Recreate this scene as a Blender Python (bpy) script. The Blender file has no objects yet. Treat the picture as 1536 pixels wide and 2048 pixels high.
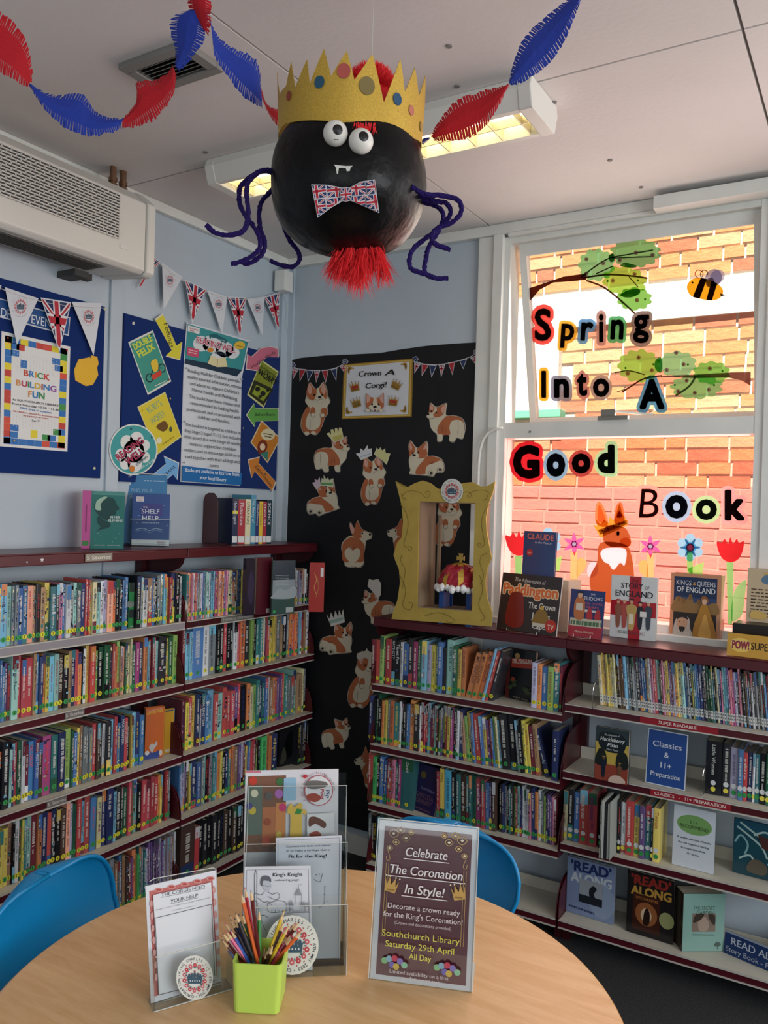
import bpy, bmesh, math, random
from mathutils import Vector, Matrix
from mathutils.geometry import tessellate_polygon
random.seed(7)
scene = bpy.context.scene
COL = scene.collection
V = Vector
# ---------------------------------------------------------------- camera
# room axes: X runs along the window wall, Y along the left wall (towards the window wall), Z up
CAM = V((0, 0, 1.65))
F = 1634.12
RW = Matrix(((0.85497926, -0.02915422, 0.51784216),
             (0.51774066, -0.01151698, -0.85546009),
             (0.03090425, 0.99950857, 0.00524755)))
cam_d = bpy.data.cameras.new('camera'); cam = bpy.data.objects.new('camera', cam_d); COL.objects.link(cam)
cam.matrix_world = Matrix.Translation(CAM) @ RW.to_4x4()
cam_d.sensor_width = 36.0; cam_d.lens = F / 2048 * 36.0; cam_d.clip_start = 0.02; cam_d.clip_end = 200
scene.camera = cam
# ---------------------------------------------------------------- world, sun, daylight, exposure
scene.view_settings.view_transform = 'Standard'; scene.view_settings.look = 'None'
scene.view_settings.gamma = 1; scene.view_settings.use_curve_mapping = False
scene.view_settings.exposure = 0.0
world = bpy.data.worlds.new('sky'); scene.world = world; world.use_nodes = True
wn = world.node_tree; wn.nodes.clear()
bgn = wn.nodes.new('ShaderNodeBackground'); won = wn.nodes.new('ShaderNodeOutputWorld')
sky = wn.nodes.new('ShaderNodeTexSky')
sky.sky_type = 'HOSEK_WILKIE'; sky.turbidity = 3.0; sky.sun_direction = V((0.45, -0.62, 0.65)).normalized()
wn.links.new(sky.outputs[0], bgn.inputs[0]); wn.links.new(bgn.outputs[0], won.inputs[0])
bgn.inputs[1].default_value = 1.2
sd = bpy.data.lights.new('sun', 'SUN'); sd.energy = 12.5; sd.angle = 0.01; sd.color = (1, 0.93, 0.82)
so = bpy.data.objects.new('sun', sd); COL.objects.link(so)
so.rotation_euler = V((0.10, -0.52, 0.80)).to_track_quat('Z', 'Y').to_euler()
def area(name, loc, target, sx, sy, power, color=(1, 1, 1)):
    l = bpy.data.lights.new(name, 'AREA'); l.shape = 'RECTANGLE'; l.size = sx; l.size_y = sy; l.energy = power; l.color = color
    o = bpy.data.objects.new(name, l); COL.objects.link(o); o.location = loc
    o.rotation_euler = (V(loc) - V(target)).to_track_quat('Z', 'Y').to_euler(); return o
# daylight entering by the windows of the right-hand wall, of the wall behind, and beside the decorated window
area('daylight_right', (3.25, 0.4, 1.75), (0, 0.6, 1.5), 3.2, 1.5, 116, (0.97, 0.985, 1))
area('daylight_behind', (0.6, -3.35, 1.8), (0.2, 0, 1.5), 3.4, 1.5, 36, (0.97, 0.985, 1))
area('daylight_window_beside', (1.0, 3.2, 1.9), (0.8, 0, 1.2), 2.2, 1.4, 36, (1, 0.97, 0.95))
area('daylight_decorated_window', (-0.9, 3.36, 1.95), (-0.9, 0, 1.6), 0.95, 1.4, 14, (1, 0.86, 0.78))

# ---------------------------------------------------------------- materials
def srgb(c):
    if isinstance(c, str):
        c = c.lstrip('#'); c = [int(c[i:i+2], 16) / 255 for i in (0, 2, 4)]
    return tuple((x / 12.92 if x <= 0.04045 else ((x + 0.055) / 1.055) ** 2.4) for x in c[:3])
MATS = {}
def mat(name, col='#808080', rough=0.5, metal=0.0, spec=0.5, bump=0.0, bscale=50.0, var=0.0, vscale=5.0, attr=False,
        coat=0.0, sheen=0.0, emit=None, estr=1.0, stretch=None, col2=None, trans=0.0, sub=0.0):
    m = bpy.data.materials.new(name); m.use_nodes = True; nt = m.node_tree; nt.nodes.clear()
    b = nt.nodes.new('ShaderNodeBsdfPrincipled'); o = nt.nodes.new('ShaderNodeOutputMaterial'); nt.links.new(b.outputs[0], o.inputs[0])
    b.inputs['Roughness'].default_value = rough; b.inputs['Metallic'].default_value = metal
    b.inputs['Specular IOR Level'].default_value = spec; b.inputs['Coat Weight'].default_value = coat
    b.inputs['Sheen Weight'].default_value = sheen; b.inputs['Transmission Weight'].default_value = trans
    c = srgb(col) + (1,)
    b.inputs['Base Color'].default_value = c
    tc = None
    def coords(sc):
        nonlocal tc
        if tc is None: tc = nt.nodes.new('ShaderNodeTexCoord')
        mp = nt.nodes.new('ShaderNodeMapping'); nt.links.new(tc.outputs['Object'], mp.inputs[0])
        if stretch: mp.inputs['Scale'].default_value = stretch
        n = nt.nodes.new('ShaderNodeTexNoise'); n.inputs['Scale'].default_value = sc; n.inputs['Detail'].default_value = 4
        nt.links.new(mp.outputs[0], n.inputs['Vector']); return n
    if attr:
        a = nt.nodes.new('ShaderNodeAttribute'); a.attribute_name = 'Col'; nt.links.new(a.outputs['Color'], b.inputs['Base Color'])
    elif var > 0 or col2:
        n = coords(vscale); r = nt.nodes.new('ShaderNodeValToRGB'); nt.links.new(n.outputs['Fac'], r.inputs[0])
        e = r.color_ramp.elements; e[0].position = 0.3; e[1].position = 0.7
        if col2: e[0].color = c; e[1].color = srgb(col2) + (1,)
        else:
            e[0].color = tuple(x * (1 - var) for x in c[:3]) + (1,); e[1].color = tuple(min(1, x * (1 + var)) for x in c[:3]) + (1,)
        nt.links.new(r.outputs[0], b.inputs['Base Color'])
    if bump > 0:
        n = coords(bscale); bp = nt.nodes.new('ShaderNodeBump'); bp.inputs['Strength'].default_value = bump; bp.inputs['Distance'].default_value = 0.01
        nt.links.new(n.outputs['Fac'], bp.inputs['Height']); nt.links.new(bp.outputs[0], b.inputs['Normal'])
    if emit:
        b.inputs['Emission Color'].default_value = srgb(emit) + (1,); b.inputs['Emission Strength'].default_value = estr
    MATS[name] = m; return m
M_print = mat('printed_paper', attr=True, rough=0.6, spec=0.3)
M_gloss = mat('glossy_printed_cover', attr=True, rough=0.22, spec=0.5)
M_card = mat('printed_card', attr=True, rough=0.45, spec=0.4)
M_wall = mat('pale_blue_wall_paint', '#b2bfc9', 0.7, var=0.05, vscale=2.0, bump=0.05, bscale=120)
M_ceil = mat('ceiling_board_paint', '#d4d0ce', 0.85, var=0.05, vscale=1.5, bump=0.08, bscale=60)
M_trim = mat('white_gloss_paint', '#d9dbd6', 0.4, var=0.06, vscale=6)
M_trimdark = mat('ceiling_joint', '#7d7a76', 0.9)
M_maroon = mat('maroon_painted_steel', '#480e19', 0.33, spec=0.5, var=0.08, vscale=8)
M_maroonD = mat('dark_maroon_steel', '#380a12', 0.42, spec=0.4)
M_shelf = mat('cream_shelf_steel', '#c9c5b6', 0.5, var=0.05, vscale=9)
M_lip = mat('shelf_edge_strip', '#b9b6ae', 0.35)
M_navy = mat('navy_felt_board', '#0c2a66', 0.95, spec=0.1, bump=0.2, bscale=900, sheen=0.2)
M_black = mat('black_backing_paper', '#101115', 0.55, spec=0.35, bump=0.12, bscale=9)
M_carpet = mat('dark_grey_carpet', '#3a3b3c', 0.98, spec=0.1, var=0.3, vscale=160, bump=0.6, bscale=260)
M_ac = mat('white_appliance_plastic', '#d6d6cf', 0.45)
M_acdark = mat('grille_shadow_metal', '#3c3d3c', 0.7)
M_acgrey = mat('grey_vent_metal', '#7d7c78', 0.6)
M_metal = mat('brushed_metal', '#9a958c', 0.35, metal=0.9)
M_copper = mat('tarnished_copper', '#7a5a44', 0.5, metal=0.7)
M_blue = mat('blue_chair_plastic', '#0c86c2', 0.3, spec=0.5, bump=0.05, bscale=500)
M_wire = mat('chrome_wire', '#c8c8c8', 0.15, metal=1.0)
M_ball = mat('black_papier_mache', '#08080a', 0.36, spec=0.22, bump=0.9, bscale=11)
M_gold = mat('gold_glitter_card', '#c9a544', 0.42, metal=0.55, bump=0.35, bscale=700, var=0.15, vscale=300)
M_goldcard = mat('gold_painted_card', '#b9a04c', 0.5, metal=0.25, var=0.06, vscale=20)
M_cardboard = mat('brown_cardboard', '#8a7660', 0.8)
M_goldpen = mat('pen_line_on_gold', '#6a5a22', 0.6)
M_chenille = mat('purple_chenille', '#2c1670', 0.9, spec=0.1, sheen=0.05, bump=1.0, bscale=500)
M_redcrepe = mat('red_crepe_paper', '#b3202a', 0.75, spec=0.2, bump=0.3, bscale=90)
M_bluecrepe = mat('blue_crepe_paper', '#2a3f9e', 0.75, spec=0.2, bump=0.3, bscale=90)
M_fur = mat('red_fur', '#e0242a', 0.6, spec=0.3)
M_white = mat('white_paint', '#e6e6e2', 0.5)
M_eye = mat('eye_ball', '#dedbd4', 0.4, bump=0.1, bscale=60)
M_blk = mat('plain_black', '#0a0a0a', 0.4)
M_pages = mat('book_pages', '#bdb29c', 0.9, stretch=(1, 1, 1), var=0.1, vscale=220)
M_lime = mat('lime_plastic', '#b6d65c', 0.4, spec=0.4)
M_woodtip = mat('sharpened_wood', '#d8b98c', 0.7)
M_brick = mat('sunlit_brick', '#d69a66', 0.9, var=0.18, vscale=14, bump=0.4, bscale=60)
M_brick2 = mat('sunlit_brick_red', '#c87c5c', 0.9, var=0.2, vscale=16, bump=0.4, bscale=60)
M_brick3 = mat('sunlit_brick_buff', '#dcb488', 0.9, var=0.15, vscale=12, bump=0.4, bscale=60)
M_pbrick = mat('painted_brick_pink', '#d8988c', 0.8, var=0.08, vscale=10, bump=0.3, bscale=50)
M_mortar = mat('mortar', '#e8dcc8', 0.95, bump=0.3, bscale=80)
M_mortarP = mat('painted_mortar', '#d8a898', 0.9, bump=0.3, bscale=60)
M_render = mat('white_render', '#e6e6e0', 0.9, bump=0.3, bscale=30)
M_cotton = mat('white_cotton_wool', '#e8e8e8', 0.95, bump=0.8, bscale=60)
M_foil = mat('crumpled_red_paper', '#9c1a2e', 0.35, bump=1.0, bscale=30)
M_royal = mat('royal_blue_card', '#0f3f80', 0.5)
M_spark = mat('lamp_tube', '#fff4d8', emit='#ffe9b8', estr=5.0)
M_reflector = mat('louvre_reflector', '#d8cfae', 0.35, metal=0.3)
M_green = mat('green_card', '#6fc0a0', 0.7)
M_string = mat('white_string', '#c9c9c4', 0.8)
def wood():
    m = bpy.data.materials.new('beech_table_laminate'); m.use_nodes = True; nt = m.node_tree; b = nt.nodes['Principled BSDF']
    tc = nt.nodes.new('ShaderNodeTexCoord'); mp = nt.nodes.new('ShaderNodeMapping'); mp.inputs['Scale'].default_value = (1.2, 9, 1); mp.inputs['Rotation'].default_value = (0, 0, -0.35)
    n = nt.nodes.new('ShaderNodeTexNoise'); n.inputs['Scale'].default_value = 5; n.inputs['Detail'].default_value = 8; n.inputs['Distortion'].default_value = 0.4
    n2 = nt.nodes.new('ShaderNodeTexNoise'); n2.inputs['Scale'].default_value = 30; n2.inputs['Detail'].default_value = 4
    mx = nt.nodes.new('ShaderNodeMath'); mx.operation = 'ADD'; m2 = nt.nodes.new('ShaderNodeMath'); m2.operation = 'MULTIPLY'; m2.inputs[1].default_value = 0.35
    r = nt.nodes.new('ShaderNodeValToRGB'); e = r.color_ramp.elements
    e[0].position = 0.45; e[0].color = srgb('#cfa26e') + (1,); e[1].position = 0.9; e[1].color = srgb('#e0ba8a') + (1,)
    L = nt.links; L.new(tc.outputs['Object'], mp.inputs[0]); L.new(mp.outputs[0], n.inputs['Vector']); L.new(mp.outputs[0], n2.inputs['Vector'])
    L.new(n2.outputs['Fac'], m2.inputs[0]); L.new(n.outputs['Fac'], mx.inputs[0]); L.new(m2.outputs[0], mx.inputs[1]); L.new(mx.outputs[0], r.inputs[0]); L.new(r.outputs[0], b.inputs['Base Color'])
    b.inputs['Roughness'].default_value = 0.34; b.inputs['Specular IOR Level'].default_value = 0.6; return m
M_wood = wood()
def glass(name, tint, gl=0.12, rough=0.02):
    m = bpy.data.materials.new(name); m.use_nodes = True; nt = m.node_tree; nt.nodes.clear()
    t = nt.nodes.new('ShaderNodeBsdfTransparent'); g = nt.nodes.new('ShaderNodeBsdfGlossy'); mx = nt.nodes.new('ShaderNodeMixShader')
    lw = nt.nodes.new('ShaderNodeLayerWeight'); lw.inputs['Blend'].default_value = 0.5; pw = nt.nodes.new('ShaderNodeMath'); pw.operation = 'POWER'; pw.inputs[1].default_value = 4
    fr = nt.nodes.new('ShaderNodeMath'); fr.operation = 'MULTIPLY_ADD'; fr.inputs[1].default_value = 0.6; fr.inputs[2].default_value = gl*0.33; o = nt.nodes.new('ShaderNodeOutputMaterial')
    nt.links.new(lw.outputs['Facing'], pw.inputs[0]); nt.links.new(pw.outputs[0], fr.inputs[0])
    t.inputs[0].default_value = tint + (1,); g.inputs['Roughness'].default_value = rough
    nt.links.new(fr.outputs[0], mx.inputs[0]); nt.links.new(t.outputs[0], mx.inputs[1]); nt.links.new(g.outputs[0], mx.inputs[2]); nt.links.new(mx.outputs[0], o.inputs[0])
    return m
M_glass = glass('window_glass', (0.96, 0.97, 0.97))
M_glass2 = glass('window_glass_pink_tinted', (0.98, 0.80, 0.79))
M_acryl = glass('clear_acrylic', (0.93, 0.95, 0.95))
M_stripsheen = mat('grey_reflection_strip', '#8d898e', 0.3, spec=0.6)  # grey paints in the light reflected by the near upper shelf's strip
M_acryledge = mat('acrylic_edge', '#c9ccc6', 0.15, trans=0.0, spec=0.8)
def film():
    m = bpy.data.materials.new('translucent_window_cutout'); m.use_nodes = True; nt = m.node_tree; nt.nodes.clear()
    a = nt.nodes.new('ShaderNodeAttribute'); a.attribute_name = 'Col'
    t = nt.nodes.new('ShaderNodeBsdfTransparent'); d = nt.nodes.new('ShaderNodeBsdfTranslucent'); mx = nt.nodes.new('ShaderNodeMixShader'); mx.inputs[0].default_value = 0.72
    o = nt.nodes.new('ShaderNodeOutputMaterial')
    for s in (t, d): nt.links.new(a.outputs['Color'], s.inputs[0])
    nt.links.new(t.outputs[0], mx.inputs[1]); nt.links.new(d.outputs[0], mx.inputs[2]); nt.links.new(mx.outputs[0], o.inputs[0]); return m
M_film = film()
import numpy as np
def fat_glyph(ch, r, shear=0.0, N=70):
    """outline of a glyph grown by r: filled contour of the distance to the glyph"""
    vs, fs, x0, x1 = glyphs(ch, 0.0, shear); P = np.array(vs); m = r+.03
    lo = P.min(0)-m; hi = P.max(0)+m; st = (hi-lo).max()/N; nx = int((hi[0]-lo[0])/st)+2; ny = int((hi[1]-lo[1])/st)+2
    X, Y = np.meshgrid(lo[0]+st*np.arange(nx), lo[1]+st*np.arange(ny)); D = np.full(X.shape, 9.0); ins = np.zeros(X.shape, bool)
    tris = []
    for f in fs:
        for k in range(1, len(f)-1): tris.append((f[0], f[k], f[k+1]))
    edges = {}
    for t in tris:
        a, b, c = P[t[0]], P[t[1]], P[t[2]]; w = []
        for p, q in ((a, b), (b, c), (c, a)): w.append((q[0]-p[0])*(Y-p[1])-(q[1]-p[1])*(X-p[0]))
        ins |= ((w[0] >= 0) & (w[1] >= 0) & (w[2] >= 0)) | ((w[0] <= 0) & (w[1] <= 0) & (w[2] <= 0))
        for i, j in ((t[0], t[1]), (t[1], t[2]), (t[2], t[0])): k = (min(i, j), max(i, j)); edges[k] = edges.get(k, 0)+1
    for (i, j), n in edges.items():
        if n > 1: continue
        a, b = P[i], P[j]; d = b-a; L = (d**2).sum() or 1e-9; t = np.clip(((X-a[0])*d[0]+(Y-a[1])*d[1])/L, 0, 1)
        D = np.minimum(D, np.hypot(X-a[0]-t*d[0], Y-a[1]-t*d[1]))
    Fd = np.where(ins, -D, D)-r; vo = []; fo = []; idx = {}
    def vid(p):
        k = (round(p[0], 5), round(p[1], 5))
        if k not in idx: idx[k] = len(vo); vo.append(p)
        return idx[k]
    for j in range(ny-1):
        i = 0
        while i < nx-1:
            q = [(i, j), (i+1, j), (i+1, j+1), (i, j+1)]; f = [Fd[b, a] for a, b in q]
            if all(v < 0 for v in f):
                k = i+1
                while k < nx-1 and Fd[j, k+1] < 0 and Fd[j+1, k+1] < 0: k += 1
                fo.append(tuple(vid((X[b, a], Y[b, a])) for a, b in ((i, j), (k, j), (k, j+1), (i, j+1)))); i = k; continue
            if any(v < 0 for v in f):
                poly = []
                for k in range(4):
                    (a, b), (c, d) = q[k], q[(k+1) % 4]; u, w = f[k], f[(k+1) % 4]
                    if u < 0: poly.append((X[b, a], Y[b, a]))
                    if (u < 0) != (w < 0): t = u/(u-w); poly.append((X[b, a]+(X[d, c]-X[b, a])*t, Y[b, a]+(Y[d, c]-Y[b, a])*t))
                if len(poly) > 2: fo.append(tuple(vid(p) for p in poly))
            i += 1
    return [tuple(map(float, v)) for v in vo], fo

# ---------------------------------------------------------------- object helpers
def tag(o, label=None, cat=None, group=None, kind=None):
    if label: o['label'] = label
    if cat: o['category'] = cat
    if group: o['group'] = group
    if kind: o['kind'] = kind
    return o
def link(name, me, parent=None, mats=()):
    o = bpy.data.objects.new(name, me); COL.objects.link(o)
    for m in mats: me.materials.append(m)
    if parent is not None: o.parent = parent
    return o
def empty(name, loc, label=None, cat=None, group=None, kind=None):
    o = bpy.data.objects.new(name, None); COL.objects.link(o); o.location = loc; o.empty_display_size = 0.05
    return tag(o, label, cat, group, kind)
def gloc(o):
    p = V(o.location)
    while o.parent: o = o.parent; p += V(o.location)
    return p
class MB:
    """collects shapes in world coordinates, then links them as one mesh object"""
    def __init__(s): s.v = []; s.f = []; s.m = []; s.c = []; s.cur = 0; s.col = (0.8, 0.8, 0.8, 1)
    def mat(s, i): s.cur = i; return s
    def colr(s, c): s.col = (tuple(srgb(c)) if isinstance(c, str) else tuple(c)) + (1,) if not (isinstance(c, tuple) and len(c) == 4) else c; return s
    def add(s, vs, fs):
        b = len(s.v); s.v += [tuple(p) for p in vs]
        for f in fs: s.f.append(tuple(b + i for i in f)); s.m.append(s.cur); s.c.append(s.col)
        return s
    def box(s, a, b):
        x0, x1 = sorted((a[0], b[0])); y0, y1 = sorted((a[1], b[1])); z0, z1 = sorted((a[2], b[2]))
        vs = [(x0, y0, z0), (x1, y0, z0), (x1, y1, z0), (x0, y1, z0), (x0, y0, z1), (x1, y0, z1), (x1, y1, z1), (x0, y1, z1)]
        return s.add(vs, [(0, 3, 2, 1), (4, 5, 6, 7), (0, 1, 5, 4), (1, 2, 6, 5), (2, 3, 7, 6), (3, 0, 4, 7)])
    def obox(s, o, ax, ay, az):
        """oriented box: corner o and three edge vectors"""
        o, ax, ay, az = V(o), V(ax), V(ay), V(az)
        vs = [o, o+ax, o+ax+ay, o+ay, o+az, o+ax+az, o+ax+ay+az, o+ay+az]
        fs = [(0, 3, 2, 1), (4, 5, 6, 7), (0, 1, 5, 4), (1, 2, 6, 5), (2, 3, 7, 6), (3, 0, 4, 7)]
        if ax.cross(ay).dot(az) < 0: fs = [tuple(reversed(f)) for f in fs]
        return s.add(vs, fs)
    def prism(s, pts, d):
        """closed outline of 3D points pushed along d"""
        pts = [V(p) for p in pts]; d = V(d); n = len(pts)
        tris = tessellate_polygon([pts])
        nn = V((0, 0, 0))
        for i in range(n): nn += pts[i].cross(pts[(i+1) % n])
        tn = V((0, 0, 0))
        for t in tris: tn += (pts[t[1]]-pts[t[0]]).cross(pts[t[2]]-pts[t[0]])
        if tn.dot(nn) < 0: tris = [tuple(reversed(t)) for t in tris]
        flip = nn.dot(d) > 0
        fs = []
        for t in tris:
            fs.append(tuple(reversed(t)) if flip else tuple(t)); q = tuple(n + i for i in t)
            fs.append(q if flip else tuple(reversed(q)))
        for i in range(n):
            j = (i+1) % n; q = (i, j, n+j, n+i); fs.append(q if flip else tuple(reversed(q)))
        return s.add(pts + [p + d for p in pts], fs)
    def tube(s, pts, r, n=8, caps=True, jit=0.0):
        pts = [V(p) for p in pts]; rs = r if isinstance(r, (list, tuple)) else [r]*len(pts)
        rings = []; up = V((0, 0, 1)); prev = None
        for i, p in enumerate(pts):
            t = (pts[min(i+1, len(pts)-1)] - pts[max(i-1, 0)]).normalized()
            if prev is None:
                a = t.cross(V((0, 0, 1)) if abs(t.z) < 0.9 else V((1, 0, 0))).normalized()
            else: a = (prev - t*prev.dot(t)).normalized()
            prev = a; b = t.cross(a)
            rings.append([p + (a*math.cos(k*2*math.pi/n) + b*math.sin(k*2*math.pi/n))*rs[i]*(1+jit*random.uniform(-1, 1)) for k in range(n)])
        vs = [q for rg in rings for q in rg]; fs = []
        for i in range(len(pts)-1):
            for k in range(n):
                k2 = (k+1) % n; fs.append((i*n+k, i*n+k2, (i+1)*n+k2, (i+1)*n+k))
        if caps: fs.append(tuple(reversed(range(n)))); fs.append(tuple((len(pts)-1)*n+k for k in range(n)))
        return s.add(vs, fs)
    def lathe(s, c, prof, n=24, axis=V((0, 0, 1)), sx=V((1, 0, 0)), sy=V((0, 1, 0))):
        c = V(c); vs = []; fs = []
        for (r, h) in prof:
            for k in range(n):
                a = k*2*math.pi/n; vs.append(c + sx*r*math.cos(a) + sy*r*math.sin(a) + axis*h)
        for i in range(len(prof)-1):
            for k in range(n):
                k2 = (k+1) % n; fs.append((i*n+k, i*n+k2, (i+1)*n+k2, (i+1)*n+k))
        return s.add(vs, fs)
    def build(s, name, mats, parent=None, loc=None, smooth=False, col=False, bevel=0, subsurf=0, merge=False):
        if not isinstance(mats, (list, tuple)): mats = [mats]
        if loc is None:
            if parent is not None: loc = gloc(parent)
            else:
                xs = [p[0] for p in s.v]; ys = [p[1] for p in s.v]; zs = [p[2] for p in s.v]
                loc = V(((min(xs)+max(xs))/2, (min(ys)+max(ys))/2, min(zs)))
        loc = V(loc)
        me = bpy.data.meshes.new(name); me.from_pydata([(p[0]-loc.x, p[1]-loc.y, p[2]-loc.z) for p in s.v], [], s.f)
        for m in mats: me.materials.append(m)
        if len(mats) > 1: me.polygons.foreach_set('material_index', s.m)
        if smooth: me.polygons.foreach_set('use_smooth', [True]*len(s.f))
        if col:
            at = me.color_attributes.new('Col', 'FLOAT_COLOR', 'CORNER'); data = []
            for f, c in zip(s.f, s.c): data += list(c)*len(f)
            at.data.foreach_set('color', data)
        if merge:
            bm = bmesh.new(); bm.from_mesh(me); bmesh.ops.remove_doubles(bm, verts=bm.verts, dist=1e-5); bm.to_mesh(me); bm.free()
        me.update()
        o = bpy.data.objects.new(name, me); COL.objects.link(o)
        if parent is not None:
            o.parent = parent; o.location = loc - gloc(parent)
        else: o.location = loc
        if bevel:
            b = o.modifiers.new('bevel', 'BEVEL'); b.width = bevel; b.segments = 2; b.limit_method = 'ANGLE'
        if subsurf:
            b = o.modifiers.new('sub', 'SUBSURF'); b.levels = subsurf; b.render_levels = subsurf
        return o
def ray(x, y):
    return (RW @ V((x-768, -(y-1024), -F))).normalized()
def hit(x, y, ax, val):
    v = ray(x, y); return CAM + v*((val-CAM[ax])/v[ax])
def hitp(x, y, p, n):
    v = ray(x, y); return CAM + v*((V(p)-CAM).dot(n)/v.dot(n))
FWD = RW @ V((0, 0, -1))
def at_depth(x, y, d):
    v = ray(x, y); return CAM + v*(d/v.dot(FWD))
def along(px, P0, D):
    """parameter t where P0 + t D shows at image column px"""
    RT = RW.transposed(); a = RT @ (V(P0)-CAM); b = RT @ V(D); u = (px-768)/F
    # x/(-z) = u
    return -(a.x + u*a.z)/(b.x + u*b.z)
def solid(name, a, b, m, **k):
    return MB().box(a, b).build(name, m, **k)

# ---------------------------------------------------------------- flat print kit
GL = {}
def glyphs(s, bold=0.0, shear=0.0, sp=1.0):
    key = (s, bold, shear, sp)
    if key in GL: return GL[key]
    cu = bpy.data.curves.new('t', 'FONT'); cu.body = s; cu.size = 1; cu.resolution_u = 3; cu.offset = bold; cu.shear = shear; cu.space_character = sp; cu.fill_mode = 'FRONT'
    o = bpy.data.objects.new('t', cu); COL.objects.link(o)
    dg = bpy.context.evaluated_depsgraph_get(); me = o.evaluated_get(dg).to_mesh()
    vs = [(v.co.x, v.co.y) for v in me.vertices]; fs = [tuple(p.vertices) for p in me.polygons]
    o.evaluated_get(dg).to_mesh_clear(); bpy.data.objects.remove(o); bpy.data.curves.remove(cu)
    if vs: x0 = min(v[0] for v in vs); x1 = max(v[0] for v in vs)
    else: x0 = 0; x1 = 1
    GL[key] = (vs, fs, x0, x1); return GL[key]
CAPH = 0.70
def spline(pts, n=4, closed=True):
    out = []; N = len(pts)
    rng = range(N) if closed else range(N-1)
    for i in rng:
        if closed: p0, p1, p2, p3 = pts[i-1], pts[i], pts[(i+1) % N], pts[(i+2) % N]
        else: p0, p1, p2, p3 = pts[max(i-1, 0)], pts[i], pts[i+1], pts[min(i+2, N-1)]
        for k in range(n):
            t = k/n; t2 = t*t; t3 = t2*t
            out.append(tuple(0.5*((2*p1[j]) + (-p0[j]+p2[j])*t + (2*p0[j]-5*p1[j]+4*p2[j]-p3[j])*t2 + (-p0[j]+3*p1[j]-3*p2[j]+p3[j])*t3) for j in range(2)))
    if not closed: out.append(tuple(pts[-1]))
    return out
def clip_convex(poly, cl):
    """clip a 2D polygon by a convex polygon"""
    ar = sum(cl[i][0]*cl[(i+1) % len(cl)][1]-cl[(i+1) % len(cl)][0]*cl[i][1] for i in range(len(cl)))
    if ar < 0: cl = cl[::-1]
    out = list(poly)
    for i in range(len(cl)):
        a = cl[i]; b = cl[(i+1) % len(cl)]; inp = out; out = []
        if not inp: return []
        def side(p): return (b[0]-a[0])*(p[1]-a[1])-(b[1]-a[1])*(p[0]-a[0])
        for j in range(len(inp)):
            p = inp[j]; q = inp[(j+1) % len(inp)]; sp, sq = side(p), side(q)
            if sp >= 0: out.append(p)
            if (sp >= 0) != (sq >= 0):
                t = sp/(sp-sq); out.append((p[0]+(q[0]-p[0])*t, p[1]+(q[1]-p[1])*t))
    return out
def Zm(ox, oy, s): return lambda x, y: (ox + x/s, oy + y/s)
zA = Zm(0, 500, 2.56); zB = Zm(550, 660, 3.339); zC = Zm(940, 400, 2.577); zD = Zm(940, 860, 2.577); zE = Zm(0, 0, 2); zF = Zm(768, 0, 2)
zG = Zm(400, 60, 2.743); zH = Zm(270, 1520, 3.491); zI = Zm(700, 1600, 3.413); zJ = Zm(1080, 1560, 3.368); zK = Zm(550, 1120, 4.097); zL = Zm(1100, 1270, 3.523); zM = Zm(720, 1230, 3.572)
ID = lambda x, y: (x, y)
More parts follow.
